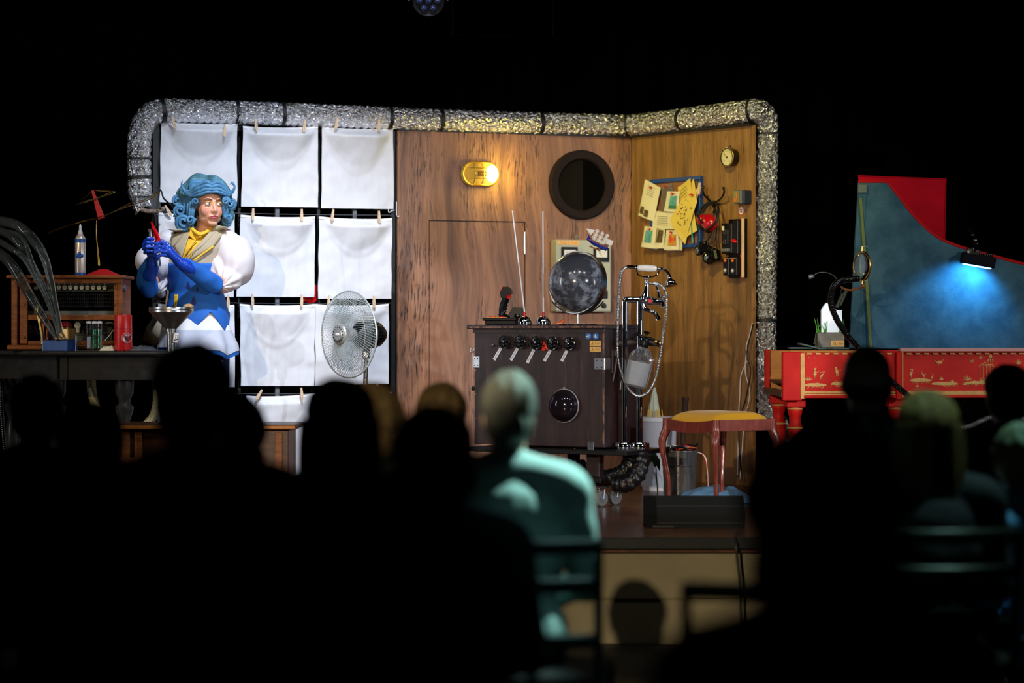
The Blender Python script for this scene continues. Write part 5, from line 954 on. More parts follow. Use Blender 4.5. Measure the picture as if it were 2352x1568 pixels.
m_ = MB(); fl = [P(x, y, ly+.03) for x, y in ((1971, 403), (2173, 410), (2169, 562), (1990, 562))]; m_.add(fl+[p+V((0, .012, 0)) for p in fl], [(0,1,2,3),(7,6,5,4),(0,4,5,1),(1,5,6,2),(2,6,7,3),(3,7,4,0)]); m_.tube([P(1971, 404, ly+.028), P(2173, 411, ly+.028), P(2169, 560, ly+.028)], .004, 6); m_.build('lid_flap', mat('flap_red', C(176, 4, 28), .7, ns=6, col2=C(196, 10, 36), spec=.1), hc, w=True)
m_ = MB(); m_.tube([P(1976, 455, ly-.012), P(1990, 640, ly-.02), P(2000, 800, ly-.03)], .011, 4); m_.build('green_strap', mat('strap_green', C(104, 120, 62), .8), hc, w=True)
m_ = MB(); q0, q1, q2, q3 = [P(x, y, ly-.002) for x, y in ((1972, 428), (1990, 430), (1968, 798), (1951, 798))]; m_.add([q0, q1, q2, q3]+[p+V((0, -.01, 0)) for p in (q0, q1, q2, q3)], [(0,1,2,3),(7,6,5,4),(0,4,5,1),(1,5,6,2),(2,6,7,3),(3,7,4,0)]); m_.build('lid_batten', lid_m, hc, w=True)
m_ = MB(); m_.box(P(1981, 433, ly-.02), (.052, .01, .05), .004); m_.build('clear_bracket', mat('greenish', C(88, 108, 98), .3), hc, w=True)
# blue work lamp clipped on the lid edge
p0 = P(2247, 610, ly-.01); wl_ = thing('clip_lamp', 'dark finned lamp clipped to the lid edge, throwing blue light', 'lamp', p0); RB = Matrix.Translation(P(2246, 598, ly-.13)) @ Matrix.Rotation(R(10), 4, 'Y')
m_ = MB(RB); m_.box((0, 0, .0), (.185, .07, .06), .006); m_.build('housing', mat('navy_black', C(9, 10, 24), .7, spec=.15), wl_, w=True); m_ = MB(RB)
for k in range(15): m_.box((-.07+.01*k, -.01, .034), (.003, .06, .016))
m_.box((.0, .05, .03), (.12, .08, .02), .004); m_.box((-.05, .02, .045), (.03, .03, .03), .004); m_.box((.06, .02, .04), (.04, .03, .02), .004); m_.build('fin', MATS['black_metal'], wl_, w=True)
m_ = MB(); m_.tube(crom([P(2240, 590, ly-.08), P(2238, 570, ly-.05), P(2240, 550, ly-.03), P(2234, 535, ly-.02), P(2232, 522, ly-.03)], 5), .008, 8)
for (x, y, r_) in ((2240, 552, .018), (2234, 540, .014), (2236, 572, .02), (2225, 530, .006), (2244, 560, .012)): m_.ell(P(x, y, ly-.04), r_, 10, 8)
m_.box(P(2240, 582, ly-.04), (.05, .05, .05), .008); m_.box(P(2258, 586, ly-.05), (.06, .03, .02), .005); m_.build('clamp', MATS['black_gloss'], wl_, w=True)
MB(RB).box((-.065, -.036, .035), (.02, .003, .012)).build('label_strip', MATS['paper'], wl_, w=True); m_ = MB(RB); m_.box((0, .0, -.032), (.15, .05, .004)); m_.build('led_strip', mat('led_blue', C(90, 160, 255), .3, emis=((.15, .5, 1), 12)), wl_, w=True)
l_ = bpy.data.lights.new('lamp_beam', 'SPOT'); l_.energy = 11; l_.color = (.1, .50, 1); l_.spot_size = R(130); l_.spot_blend = .5; l_.shadow_soft_size = .02; lo = bpy.data.objects.new('lamp_beam', l_); COL.objects.link(lo); lo.location = P(2243, 618, ly-.13); aim(lo, P(2190, 730, ly+.15))
# lit crystal in a metal trough with grass
y_ = 12.75; cp = V((P(1908, 790, y_).x, y_, zt+.012)); cr = thing('crystal_lamp', 'glowing white crystal block lamp in a metal trough with grass', 'lamp', cp)
def K(px, py, y=0): return P(px, py, y_+y)
MB().box((K(1906, 780).x, y_, (cp.z+K(1906, 763).z)/2), (K(1938, 780).x-K(1875, 780).x, .09, K(1906, 763).z-cp.z), .003).build('trough', mat('zinc', C(96, 98, 94), .45, .6, ns=14, col2=C(130, 130, 124)), cr, w=True)
a = K(1909, 782, -.047); b = K(1938, 794, -.047); sx_ = MB(); sx_.box((a+b)/2, (b.x-a.x, .003, a.z-b.z)); so = sx_.build('warning_sticker', MATS['label_yellow'], cr, w=True); g_ = MB(); tx = a.x+.018; cz_ = (a.z+b.z)/2; g_.tube([V((tx-.01, y_-.05, cz_-.009)), V((tx+.01, y_-.05, cz_-.009)), V((tx, y_-.05, cz_+.009))], .0013, 4, closed=True); [g_.box((tx+.032, y_-.05, cz_+.006-.006*k), (.026, .001, .0015)) for k in range(3)]; g_.build('print', MATS['ink'], so, w=True)
m_ = MB(); rs = []; outl = ((1888, 766), (1888, 712), (1892, 704), (1899, 695), (1910, 703), (1922, 712), (1934, 712), (1935, 766))
q_ = [K(x, y, -.02) for x, y in outl]; n = 8; ctr = K(1909, 735, -.035); m_.add([ctr]+q_+[p+V((0, .05, 0)) for p in q_], [(0, 1+i, 1+(i+1) % n) for i in range(n)]+[tuple(range(n+1, 2*n+1))[::-1]]+[(1+i, n+1+i, n+1+(i+1) % n, 1+(i+1) % n) for i in range(n)])
m_.build('crystal', mat('crystal', C(225, 238, 255), .3, emis=((.78, .9, 1), .42), bump=(18, .6)), cr, w=True, smooth=15)
gg = mat('grass', C(70, 150, 40), .5); m_ = MB(); rnd = random.Random(8)
for (bx_, n_) in ((1880, 9), (1893, 6), (1932, 7)):
    for k in range(n_):
        x = bx_+rnd.uniform(-5, 5); h_ = rnd.uniform(18, 36); ln_ = rnd.uniform(-9, 9); m_.tube(crom([K(x, 765, -.03), K(x+ln_*.4, 765-h_*.6, -.035), K(x+ln_, 765-h_, -.03)], 3), interp([.0026, .002, .0003], 3), 4)
tag(m_.build('grass_tuft', gg, cr, w=True), kind='stuff')
m_ = MB(); m_.box(K(1918, 797, -.06), (.125, .12, .008), .001); m_.box(K(1843, 800, -.0), (.09, .12, .007), .001, Matrix.Rotation(R(0), 3, 'Y')); m_.box(K(1862, 796, -.05), (.08, .10, .006), .001, Matrix.Rotation(R(16), 3, 'Y'))
for k, (x, y, rot, lab) in enumerate(((1905, 800, 0, 'flat grey-green book under the metal trough'), (1838, 799, 0, 'thin grey-green book lying on the harpsichord edge'), (1858, 795, 14, 'tilted grey-green booklet leaning toward the trough'))):
    m_ = MB(); m_.box(P(x, y, y_-.05-.02*k), ((.19, .12, .11)[k], .14, .009), .002, Matrix.Rotation(R(rot), 3, 'Y')); tag(m_.build('booklet', mat('book_green%d' % k, C(70, 96, 92), .6), w=True), lab, 'book')
m_ = MB(); m_.add([K(1868, 790, 0), K(1874, 766, 0), K(1878, 764, .01), K(1878, 792, .01), K(1868, 790, -.03), K(1874, 766, -.03)], [(0, 1, 2, 3), (4, 5, 1, 0), (4, 5, 2, 3)]); tag(m_.build('perforated_strip', MATS['paper'], w=True), 'pale perforated strip leaning on the left end of the trough', 'strip')
# magnifier on black gooseneck
gn = [(1972, 640, -.1), (1955, 641, -.12), (1930, 645, -.16), (1914, 660, -.2), (1908, 690, -.22), (1918, 725, -.25), (1940, 762, -.28), (1968, 795, -.3), (2010, 840, -.33), (2050, 878, -.36), (2090, 912, -.38)]
y_g = 12.72; t = thing('magnifier', 'round brass magnifying glass on a thick black ribbed gooseneck', 'magnifier', V((P(2000, 900, 12.4).x, 12.4, 0)))
def G(x, y, d=0): return P(x, y, y_g+d)
pts = crom([G(x, y, d) for x, y, d in gn], 14); m_ = MB(); ln_ = 0; fp = []
for i in range(1, len(pts)):
    l = (pts[i]-pts[i-1]).length; n = max(1, int(l/.002)); fp += [(pts[i-1].lerp(pts[i], j/n), ln_+l*j/n) for j in range(n)]; ln_ += l
m_.tube([p for p, _ in fp], [.0155+.0022*sin(2*pi*l/.0095) for _, l in fp], 14); m_.build('gooseneck', MATS['black_gloss'], t, w=True, smooth=60)
c = G(1980, 611, -.1); Mc = Matrix.Translation(c) @ Matrix.Rotation(R(-62), 4, 'Z') @ Matrix.Rotation(R(0), 4, 'X'); m_ = MB(Mc); rr = 32*y_g/F; m_.tube([V((rr*cos(q_), 0, rr*sin(q_))) for q_ in [2*pi*k/40 for k in range(40)]], .006, 8, closed=True)
m_.tube([V((0, 0, -rr)), V((0, 0, -rr-.03))], .006, 8); m_.tube([V((0, 0, rr)), V((0, 0, rr+.03))], .005, 8); m_.build('lens_rim', MATS['brass'], t, w=True); m_ = MB(Mc); m_.ell((0, 0, 0), (rr*.97, .006, rr*.97), 32, 12); m_.build('lens', MATS['glass'], t, w=True)
m_ = MB(); m_.tube(crom([G(1930, 658, -.1), G(1945, 665, -.1), G(1962, 665, -.1), G(1983, 658, -.1)], 5), .0055, 8); m_.box(G(1982, 656, -.1), (.02, .02, .02), .003); m_.build('wooden_arm', MATS['wood_mid'], t, w=True)
for yy in (566, 645): m_ = MB(); m_.tube([G(1978, yy, -.05), G(1990, yy-1, 0), G(1993, yy+2, .3)], .002, 5); m_.build('cable_tie', MATS['white'], t, w=True)
m_ = MB(); m_.tube(crom([G(1866, 634, -.05), G(1880, 626, -.05), G(1900, 626, -.05), G(1915, 633, -.1), G(1925, 645, -.15)], 6), .0025, 6); m_.lathe([(0, 0), (.012, .002), (.012, .02), (.005, .03), (0, .03)], G(1857, 636, -.05), (1, 0, .2), 16); t2 = m_.build('flexible_mic', MATS['grey_metal'], w=True); tag(t2, 'small microphone on a thin bent wire left of the magnifier', 'microphone')
m_ = MB(); rot_ = Matrix.Rotation(R(24), 3, 'Y'); m_.box(G(1929, 690, .15), (.02, .02, .085), .004, rot_); m_.box(G(1936, 684, .15), (.02, .02, .09), .004, rot_); m_.tube([G(1930, 675, .15), G(1934, 660, .1)], .0025, 6); t = tag(m_.build('spring_clamp', mat('clamp_green', C(44, 60, 52), .4), w=True), 'dark green clamp hanging behind the glowing crystal', 'clamp')
m_ = MB(); m_.tube(crom([P(2180, 985, 11.6), P(2210, 982, 11.6), P(2235, 976, 11.6), P(2255, 966, 11.6), P(2290, 960, 11.6), P(2400, 985, 11.6), V((P(2450, 985, 11.6).x, 11.6, .012))], 30), [.011+.0016*sin(k*1.6) for k in range(181)], 10)
tag(m_.build('ribbed_hose', MATS['grey_metal'], w=True, smooth=60), 'pale blue-lit ribbed hose passing low under the harpsichord', 'hose')
# ================================================================= STOOL
SA = math.atan2(.2, .30); SF = Frame(((.771+1.289)/2, (12.1+11.95)/2, 0), SA); sw, sd = .36, .40; stl = thing('stool', 'carved reddish wood stool with a yellow saddle cushion', 'stool', SF); wdm = mat('mahogany', C(112, 46, 38), .26, ns=40, col2=C(138, 66, 54), coat=.6, stretch=(1, 1, .3))
zr0, zr1 = .383, .438
def rail(a, b, dip, nm):
    m_ = MB(); rs = []; a = V(a); b = V(b); d = (b-a).normalized(); nrm_ = V((-d.y, d.x, 0))*.011
    for i in range(13):
        t_ = i/12; p = a.lerp(b, t_); dz_ = -dip*sin(pi*t_); rs.append([p+nrm_+V((0, 0, zr0+dz_)), p-nrm_+V((0, 0, zr0+dz_)), p-nrm_+V((0, 0, zr1+dz_)), p+nrm_+V((0, 0, zr1+dz_))])
    m_.rings(rs); m_.build(nm, wdm, stl)
hw, hd = sw/2, sd/2; rail((-hw, -hd, 0), (hw, -hd, 0), 0, 'seat_rail'); rail((-hw, hd, 0), (hw, hd, 0), 0, 'seat_rail'); rail((-hw, -hd, 0), (-hw, hd, 0), .014, 'seat_rail'); rail((hw, -hd, 0), (hw, hd, 0), .014, 'seat_rail')
for sx in (-1, 1):
    for sy_ in (-1, 1):
        c = V((sx*hw, sy_*hd, 0)); o_ = V((sx, sy_, 0)).normalized(); pr_ = [(.438, .0, .020), (.40, .0, .021), (.378, .002, .022), (.355, .012, .022), (.32, .022, .0195), (.27, .018, .017), (.20, .004, .0145), (.12, -.012, .0125), (.05, -.012, .012), (.02, -.004, .014), (0, .0, .016)]
        pts = crom([c+o_*(k-.004)+V((0, 0, z)) for z, k, r in pr_], 3); rr_ = interp([r for z, k, r in pr_], 3); m_ = MB(); m_.tube(pts, rr_, 8); m_.build('leg', wdm, stl, smooth=50)
m_ = MB(); nx = 18; rs = []; top_ = []; 
for j in range(nx+1):
    for i in range(nx+1):
        u_, v_ = i/nx*2-1, j/nx*2-1; e = (1-abs(u_)**4)*(1-abs(v_)**4); z = .436+.050*max(e, 0)**.5*(1-.25*v_*v_*0)+.012*v_*v_*max(e, 0)**.5-.012; top_.append(V((u_*hw*.97, v_*hd*.97, z)))
m_.add(top_+[V((p.x, p.y, .424)) for p in top_], [(j*(nx+1)+i, j*(nx+1)+i+1, (j+1)*(nx+1)+i+1, (j+1)*(nx+1)+i) for j in range(nx) for i in range(nx)]+[((nx+1)**2+j*(nx+1)+i, (nx+1)**2+(j+1)*(nx+1)+i, (nx+1)**2+(j+1)*(nx+1)+i+1, (nx+1)**2+j*(nx+1)+i+1) for j in range(nx) for i in range(nx)]+[(i, (nx+1)**2+i, (nx+1)**2+i+1, i+1) for i in range(nx)]); m_.build('cushion', mat('satin_yellow', C(216, 160, 26), .42, sheen=.15, spec=.35), stl, smooth=60)
# ================================================================= BINS, CABLES, CLOTH BEHIND THE STOOL
c = V((P(1514, 1100, 13.25).x, 13.3, 0)); bn_ = thing('white_bin', 'tall pale grey cylindrical bin behind the shower stand', 'bin', c); h_ = .85-(960-HY)*13.25/F
MB().lathe([(0, 0), (.088, 0), (.10, h_), (.104, h_), (.104, h_+.006), (.096, h_+.006), (.094, .02), (0, .02)], (0, 0, 0), (0, 0, 1), 40).build('shell', mat('bin_grey', C(196, 198, 208), .4), bn_); MB().lathe([(.1, 0), (.106, .003), (.106, .022), (.1, .024)], (0, 0, h_-.02), (0, 0, 1), 40).build('rim', MATS['white'], bn_)
b0 = V((P(1492, 960, 13.28).x, 13.3, .03)); um = thing('umbrella', 'closed cream umbrella standing point up in the white bin', 'umbrella', b0); tp_ = P(1503, 862, 13.3); m_ = MB(); rs = []
for i in range(12):
    t_ = i/11; zz = tp_.z-.06-(tp_.z-.06-.12)*t_; r0 = .004+.056*min(1, t_*1.5)**.8; cx_ = b0.x+(tp_.x-b0.x)*(1-t_*.5); rs.append([V((cx_+r0*(1-.22*(k % 2))*cos(2*pi*k/16), 13.3+r0*(1-.22*(k % 2))*sin(2*pi*k/16), zz)) for k in range(16)])
m_.rings(rs); m_.build('canopy', mat('umb_cream', C(196, 200, 178), .8), um, w=True, smooth=60); m_ = MB(); m_.tube([V((b0.x, 13.3, .04)), tp_+V((0, 0, -.05)), tp_+V((-.004, 0, .09))], .0055, 8); m_.build('shaft', MATS['wood_mid'], um, w=True); m_ = MB(); [m_.tube([P(1490+k*6, 940, 13.23), P(1488+k*7, 968, 13.22)], .003, 5) for k in range(6)]; m_.build('rib', MATS['yellow'], um, w=True)
c = V((P(1563, 1100, 12.75).x, 12.8, 0)); bk = thing('grey_bucket', 'dark grey ribbed bucket filled with tangled cables', 'bucket', c); h_ = .85-(1036-HY)*12.8/F
MB().lathe([(0, 0), (.082, 0), (.088, h_*.52), (.091, h_*.53), (.091, h_*.55), (.089, h_*.56), (.091, h_*.68), (.094, h_*.69), (.094, h_*.71), (.092, h_*.72), (.098, h_), (.102, h_), (.101, h_+.006), (.095, h_+.004), (.085, .03), (0, .03)], (0, 0, 0), (0, 0, 1), 40).build('shell', mat('bucket_grey', C(74, 72, 72), .35, coat=.2), bk)
rnd = random.Random(21)
for k in range(9):
    cm = ('black', 'black', 'white', 'red', 'grey_metal', 'black', 'black', 'orange', 'black')[k]; p = [V((c.x+rnd.uniform(-.07, .07), c.y+rnd.uniform(-.07, .07), h_*.75))]
    for j in range(5): p.append(V((c.x+rnd.uniform(-.09, .09), c.y+rnd.uniform(-.09, .06), h_+rnd.uniform(0.0, .035))))
    if k in (2, 3): p += [V((c.x+.11, c.y-.03, h_-.01)), V((c.x+.14, c.y-.03, h_-.08)), V((c.x+.15, c.y, .05))]
    m_ = MB(); m_.tube(crom(p, 6), (.0035, .005, .003, .003, .004, .006, .005, .003, .007)[k], 6); tag(m_.build('tangled_cable', MATS[cm], w=True), '%s cable curling out of the grey bucket' % ('first thick black', 'thin black', 'white', 'red', 'grey', 'second thick black', 'limp black', 'orange', 'thickest black')[k], 'cable', 'cables in the bucket')
p = P(1500, 1052, 12.9); m_ = MB(); m_.tube([P(1470, 1010, 12.9), P(1500, 1030, 12.85), P(1545, 1036, 12.8)], .003, 6)
m_.build; m2 = MB()
lf = MATS.get('leaf') or mat('leaf', C(30, 62, 34), .4)
for k in range(4):
    a = R(200+35*k); s_ = P(1503, 1035, 12.95); e_ = s_+V((.05*cos(a), -.02, -.05-.02*k)); d = (e_-s_); w__ = V((-d.z, 0, d.x)).normalized()*.016; m2.add([s_, s_+d*.5+w__, e_, s_+d*.5-w__, s_+d*.5+V((0, -.006, 0))], [(0, 1, 4), (1, 2, 4), (2, 3, 4), (3, 0, 4)])
m2.tube([V((s_.x+.02, 12.99, .0)), V((s_.x+.01, 12.98, s_.z*.6)), s_], .003, 5); tag(m2.build('drooping_leaves', lf, w=True), 'dark green drooping leaves between the bin and the bucket', 'plant')
tb = P(1558, 985, 13.1); m_ = MB(); a = V((tb.x, 13.1, .0)); b = P(1574, 912, 13.1); d = (b-a).normalized(); m_.tube([a, a+d*.02, b-d*.08, b-d*.07, b-d*.03, b-d*.02, b], [.016, .016, .016, .020, .016, .021, .021], 16); tag(m_.build('dark_tube', mat('tube_brown', C(64, 44, 38), .3), w=True, smooth=40), 'dark brown tube with rings leaning behind the stool', 'tube')
m_ = MB(); n = 22; rs = []; cx_ = P(1640, 1130, 12.3).x
for j in range(n+1):
    for i in range(n+1):
        u_, v_ = i/n*2-1, j/n*2-1; e = max(0, 1-u_*u_)*max(0, 1-v_*v_); m_.v.append(V((cx_+u_*.20, 12.35+v_*.14, .004+.075*e**.6*(1+.35*noise.noise((u_*3, v_*3, 4.))))))
k = len(m_.v); m_.v += [V((p.x, p.y, 0.001)) for p in m_.v]; fs_ = [(j*(n+1)+i, j*(n+1)+i+1, (j+1)*(n+1)+i+1, (j+1)*(n+1)+i) for j in range(n) for i in range(n)]; m_.f = fs_+[tuple(k+q_ for q_ in f)[::-1] for f in fs_]; m_.m = [0]*len(m_.f)
tag(m_.build('blue_cloth', mat('cloth_blue', C(96, 140, 180), .8), smooth=80), 'light blue cloth crumpled on the deck under the stool', 'cloth')
# floor wedge monitor at the stage front
y_ = 10.75; t = thing('floor_speaker', 'long black wedge monitor speaker on the stage edge', 'speaker', V((P(1585, 1200, y_).x, y_, 0))); x0_, x1_ = P(1480, 1170, y_).x, P(1705, 1170, y_).x; zt_ = P(1500, 1137, y_).z
m_ = MB(); m_.rings([[V((x, y_-.10, .0)), V((x, y_-.12, .06)), V((x, y_-.02, zt_)), V((x, y_+.10, zt_-.01)), V((x, y_+.12, 0))] for x in (x0_+.05, x0_+.012, x0_, x1_)]); m_.build('cabinet', mat('speaker_black', C(9, 9, 9), .7), t, w=True)
for k in range(3): m_ = MB(); m_.box(((x0_+x1_)/2+.02, y_-.118+.022*k, .055+.018*k*2-.03), (x1_-x0_-.06, .006, .006)); m_.build('grille_bar', MATS['black_metal'], t, w=True)
m_ = MB(); m_.box(((x0_+x1_)/2-.14, y_-.09, .008), (.1, .05, .014), .003); m_.build('foot', MATS['black'], t, w=True)
m_ = MB(); m_.tube(crom([P(1690, 1212, 10.4), P(1690, 1240, 10.12), P(1694, 1290, 10.1), P(1699, 1340, 10.1), P(1702, 1440, 10.1), V((P(1702, 1440, 10.1).x, 10.08, FZ+.004))], 5), .006, 8); tag(m_.build('stage_cable', MATS['black'], w=True), 'black cable running down the beige front of the stage', 'cable')
# ================================================================= PAR LAMP AND TRUSS ABOVE
pc = P(984, 2, 12.5); t = thing('stage_light', 'unlit round LED stage lamp with seven lenses hanging above the stage', 'stage light', V((pc.x, 12.5, pc.z-.09))); m_ = MB(); axl = V((0, -1, -.55)).normalized(); m_.lathe([(0, -.15), (.05, -.15), (.078, -.1), (.084, .0), (.08, .012), (.074, .0), (0, -.01)], pc, axl, 32); m_.build('body', MATS['black_metal'], t, w=True)
q_ = axl.to_track_quat('Z', 'Y').to_matrix()
for k in range(7): cc = pc+(q_ @ V(((0 if k == 0 else .047*cos(k*pi/3)), (0 if k == 0 else .047*sin(k*pi/3)), .0))); m_ = MB(); m_.ell(cc, (.019, .019, .019), 14, 10); m_.build('lens', mat('led_lens', C(22, 30, 52), .15, 0, emis=((.25, .38, .7), .004)) if 'led_lens' not in MATS else MATS['led_lens'], t, w=True)
m_ = MB(); m_.tube([pc+V((-.1, 0, 0)), pc+V((-.1, .02, .1)), pc+V((0, .02, .14)), pc+V((.1, .02, .1)), pc+V((.1, 0, 0))], .006, 6); m_.cyl(pc+V((0, .02, .13)), pc+V((0, .02, .45)), .01, seg=8); m_.build('yoke', MATS['black_metal'], t, w=True)
t = thing('lighting_truss', 'black pipe above the stage carrying the round lamp', 'pipe', V((0, 12.52, pc.z+.43))); m_ = MB(); m_.cyl((-6, 12.52, pc.z+.45), (6, 12.52, pc.z+.45), .025, seg=14); m_.build('pipe', MATS['black_metal'], t, w=True)
m_ = MB(); m_.tube([P(1040, -500, 15.5)]+[P(1040+23*k, 80+.012*k*(10-k)*4, 15.5) for k in range(11)]+[P(1270, -500, 15.5)], .003, 6); tag(m_.build('overhead_cable', MATS['black_metal'], w=True), 'faint thin cable stretched high over the set', 'cable')
# ================================================================= LEFT TABLE AND ITS THINGS
TZ2 = .772; ty = 12.05; TA = R(0)
tb_ = thing('work_table', 'long black wooden table with turned legs at the left', 'table', V((P(250, 1100, 12.2).x, 12.3, 0)))
bl_ = mat('table_black', C(38, 37, 36), .35, ns=20, col2=C(48, 46, 44), coat=.2)
tx0, tx1 = P(112, 800, ty).x, P(452, 800, ty).x; txl = P(-60, 800, 12.6).x
m_ = MB(); o_ = [(tx0, ty), (tx1, ty), (tx1, ty+.60), (txl, ty+.60), (txl, ty+.45)]; m_.add([V((x, y, z)) for z in (TZ2-.022, TZ2) for x, y in o_], [(4, 3, 2, 1, 0), (5, 6, 7, 8, 9)]+[(i, (i+1) % 5, 5+(i+1) % 5, 5+i) for i in range(5)]); m_.build('top', bl_, tb_, w=True)
m_ = MB(); m_.tube([V((txl, ty+.45, TZ2-.012)), V((tx0, ty, TZ2-.012)), V((tx1, ty, TZ2-.012))], .009, 8); m_.build('edge_moulding', bl_, tb_, w=True)
MB().box(((tx0+tx1)/2+.02, ty+.04, TZ2-.085), (tx1-tx0-.06, .02, .122), .003).build('apron', bl_, tb_, w=True); m_ = board(txl+.03, ty+.49, tx0+.03, ty+.05, TZ2-.145, TZ2-.024, .02); m_.build('apron', bl_, tb_, w=True)
MB().box((P(152, 800, ty).x, ty+.028, TZ2-.085), (.003, .006, .122)).build('joint_line', MATS['black'], tb_, w=True)
for (x, y) in ((286, ty+.1), (130, ty+.08), (430, ty+.1), (30, ty+.55), (420, ty+.56)):
    m_ = MB(); h_ = TZ2-.14; m_.lathe([(0, 0), (.022, 0), (.03, .05), (.034, .2), (.042, .32), (.036, .38), (.026, .42), (.044, .47), (.046, .49), (.028, .51), (.03, .53), (.045, .56), (.047, h_), (0, h_)], V((P(x, 900, y).x, y, 0)), (0, 0, 1), 24); m_.build('leg', bl_, tb_, w=True)
# switchboard box
oak = mat('oak', C(150, 84, 36), .45, ns=12, col2=C(112, 58, 24), stretch=(1, 1, 5), bump=(30, .15)); yb = 12.22; bxL, bxR = P(24, 700, yb).x, P(281, 700, yb).x; zb_, zt_ = TZ2+.006, P(150, 632, yb).z
def E(px, py, y=0): return P(px, py, yb+y)
sbx = thing('switchboard', 'open oak cabinet with rows of numbered knobs and a black roller mechanism', 'switchboard', V(((bxL+bxR)/2, yb+.14, zb_)))
MB().box(((bxL+bxR)/2, yb+.13, zt_-.008), (bxR-bxL+.03, .33, .016), .004).build('top', oak, sbx, w=True); MB().box(((bxL+bxR)/2+.01, yb+.0, zt_-.028), (bxR-bxL-.02, .02, .024), .002).build('cornice', oak, sbx, w=True)
MB().box(((bxL+bxR)/2, yb+.12, zb_+.012), (bxR-bxL+.02, .32, .024), .005).build('plinth', oak, sbx, w=True)
for (xa, xb_) in ((26, 40), (270, 280)): a = E(xa, 700); b = E(xb_, 700); MB().box(((a.x+b.x)/2, yb+.14, (zb_+zt_)/2), (b.x-a.x, .28, zt_-zb_-.03), .003).build('side', oak, sbx, w=True)
for (xa, xb_) in ((45, 63), (261, 270)): a = E(xa, 700); b = E(xb_, 700); MB().box(((a.x+b.x)/2, yb+.012, (zb_+zt_)/2), (b.x-a.x, .02, zt_-zb_-.06), .003).build('stile', oak, sbx, w=True)
MB().box(((bxL+bxR)/2, yb+.27, (zb_+zt_)/2), (bxR-bxL-.02, .01, zt_-zb_-.03)).build('back_board', MATS['black'], sbx, w=True)
a = E(64, 724); b = E(262, 734); MB().box(((a.x+b.x)/2, yb+.03, (a.z+b.z)/2), (b.x-a.x, .05, a.z-b.z+.004), .002).build('shelf', oak, sbx, w=True); a = E(64, 782); MB().box(((a.x+b.x)/2, yb+.02, zb_+.034), (b.x-a.x, .03, .02), .002).build('lower_rail', oak, sbx, w=True)
a = E(64, 646, .06); b = E(262, 669, .06); kp = mat('key_panel', C(44, 46, 38), .5, ns=30, col2=C(70, 72, 60)); MB().box(((a.x+b.x)/2, yb+.07, (a.z+b.z)/2), (b.x-a.x, .01, a.z-b.z)).build('knob_panel', kp, sbx, w=True)
m_ = MB(); m_.tube([E(116, 646, .02), E(270, 646, .02)], .0028, 6); m_.build('light_strip', mat('strip_light', C(255, 250, 220), .4, emis=((1, .95, .75), 1.1)), sbx, w=True)
ivory = mat('ivory', C(196, 186, 150), .5); pin = mat('pin_white', C(220, 230, 225), .3)
for i in range(13):
    x = 83+13.15*i; m_ = MB(); m_.lathe([(0, 0), (.0105, 0), (.0115, .006), (.010, .011), (0, .011)], E(x, 660.5, .06), (0, -1, 0), 18); k = m_.build('numbered_knob', ivory, sbx, w=True); m_ = MB(); text(m_, str((i*7) % 24+1), .011, Matrix.Translation(E(x, 660.5, .048))); m_.build('number', MATS['ink'], k, w=True)
    m_ = MB(); m_.ell(E(x, 652, .055), .0036, 8, 6); m_.build('indicator', pin, sbx, w=True)
m_ = MB(); m_.tube([E(64, 693, .10), E(264, 693, .10)], .034, 22); m_.build('roller', MATS['black_gloss'], sbx, w=True); m_ = MB()
for i in range(40): m_.box(E(68+4.9*i, 690, .05), (.003, .02, .07))
for i in range(4): m_.tube([E(64, 676+9*i, .045), E(264, 676+9*i, .045)], .0018, 5)
m_.build('wire_comb', MATS['black_metal'], sbx, w=True); m_ = MB(); 
for i in range(22): m_.box(E(70+8.9*i, 693, .062), (.010, .004, .006), .001)
m_.build('silver_contact', MATS['steel'], sbx, w=True)
m_ = MB(); a = E(64, 714, .05); b = E(262, 723, .05); m_.box(((a.x+b.x)/2, yb+.06, (a.z+b.z)/2), (b.x-a.x, .01, a.z-b.z)); m_.build('slotted_plate', mat('plate_grey', C(84, 84, 78), .5, ns=40), sbx, w=True)
MB().box(E(215, 760, .1), (.19, .01, .11)).build('lower_panel', kp, sbx, w=True)
m_ = MB(); m_.lathe([(0, 0), (.015, 0), (.016, .01), (0, .012)], E(179, 747, .08), (0, -1, 0), 20); m_.box(E(179, 757, .08), (.018, .01, .03), .004); m_.build('bell', ivory, sbx, w=True); m_ = MB()
rnd = random.Random(5)
for i in range(10): m_.ell(E(70+rnd.uniform(0, 22), 745+rnd.uniform(0, 20), .1), .006, 8, 5)
m_.build('terminal', MATS['steel'], sbx, w=True)
for (x, y) in ((57, 700), (57, 775), (265, 653), (265, 700)): MB().ell(E(x, y, .0), (.004, .002, .004), 8, 5).build('screw', MATS['black'], sbx, w=True)
m_ = MB(); m_.lathe([(0, 0), (.018, 0), (.018, .01), (0, .012)], V((bxR, yb+.05, E(281, 661).z)), (1, 0, 0), 20); m_.build('side_button', MATS['grey_metal'], sbx, w=True)
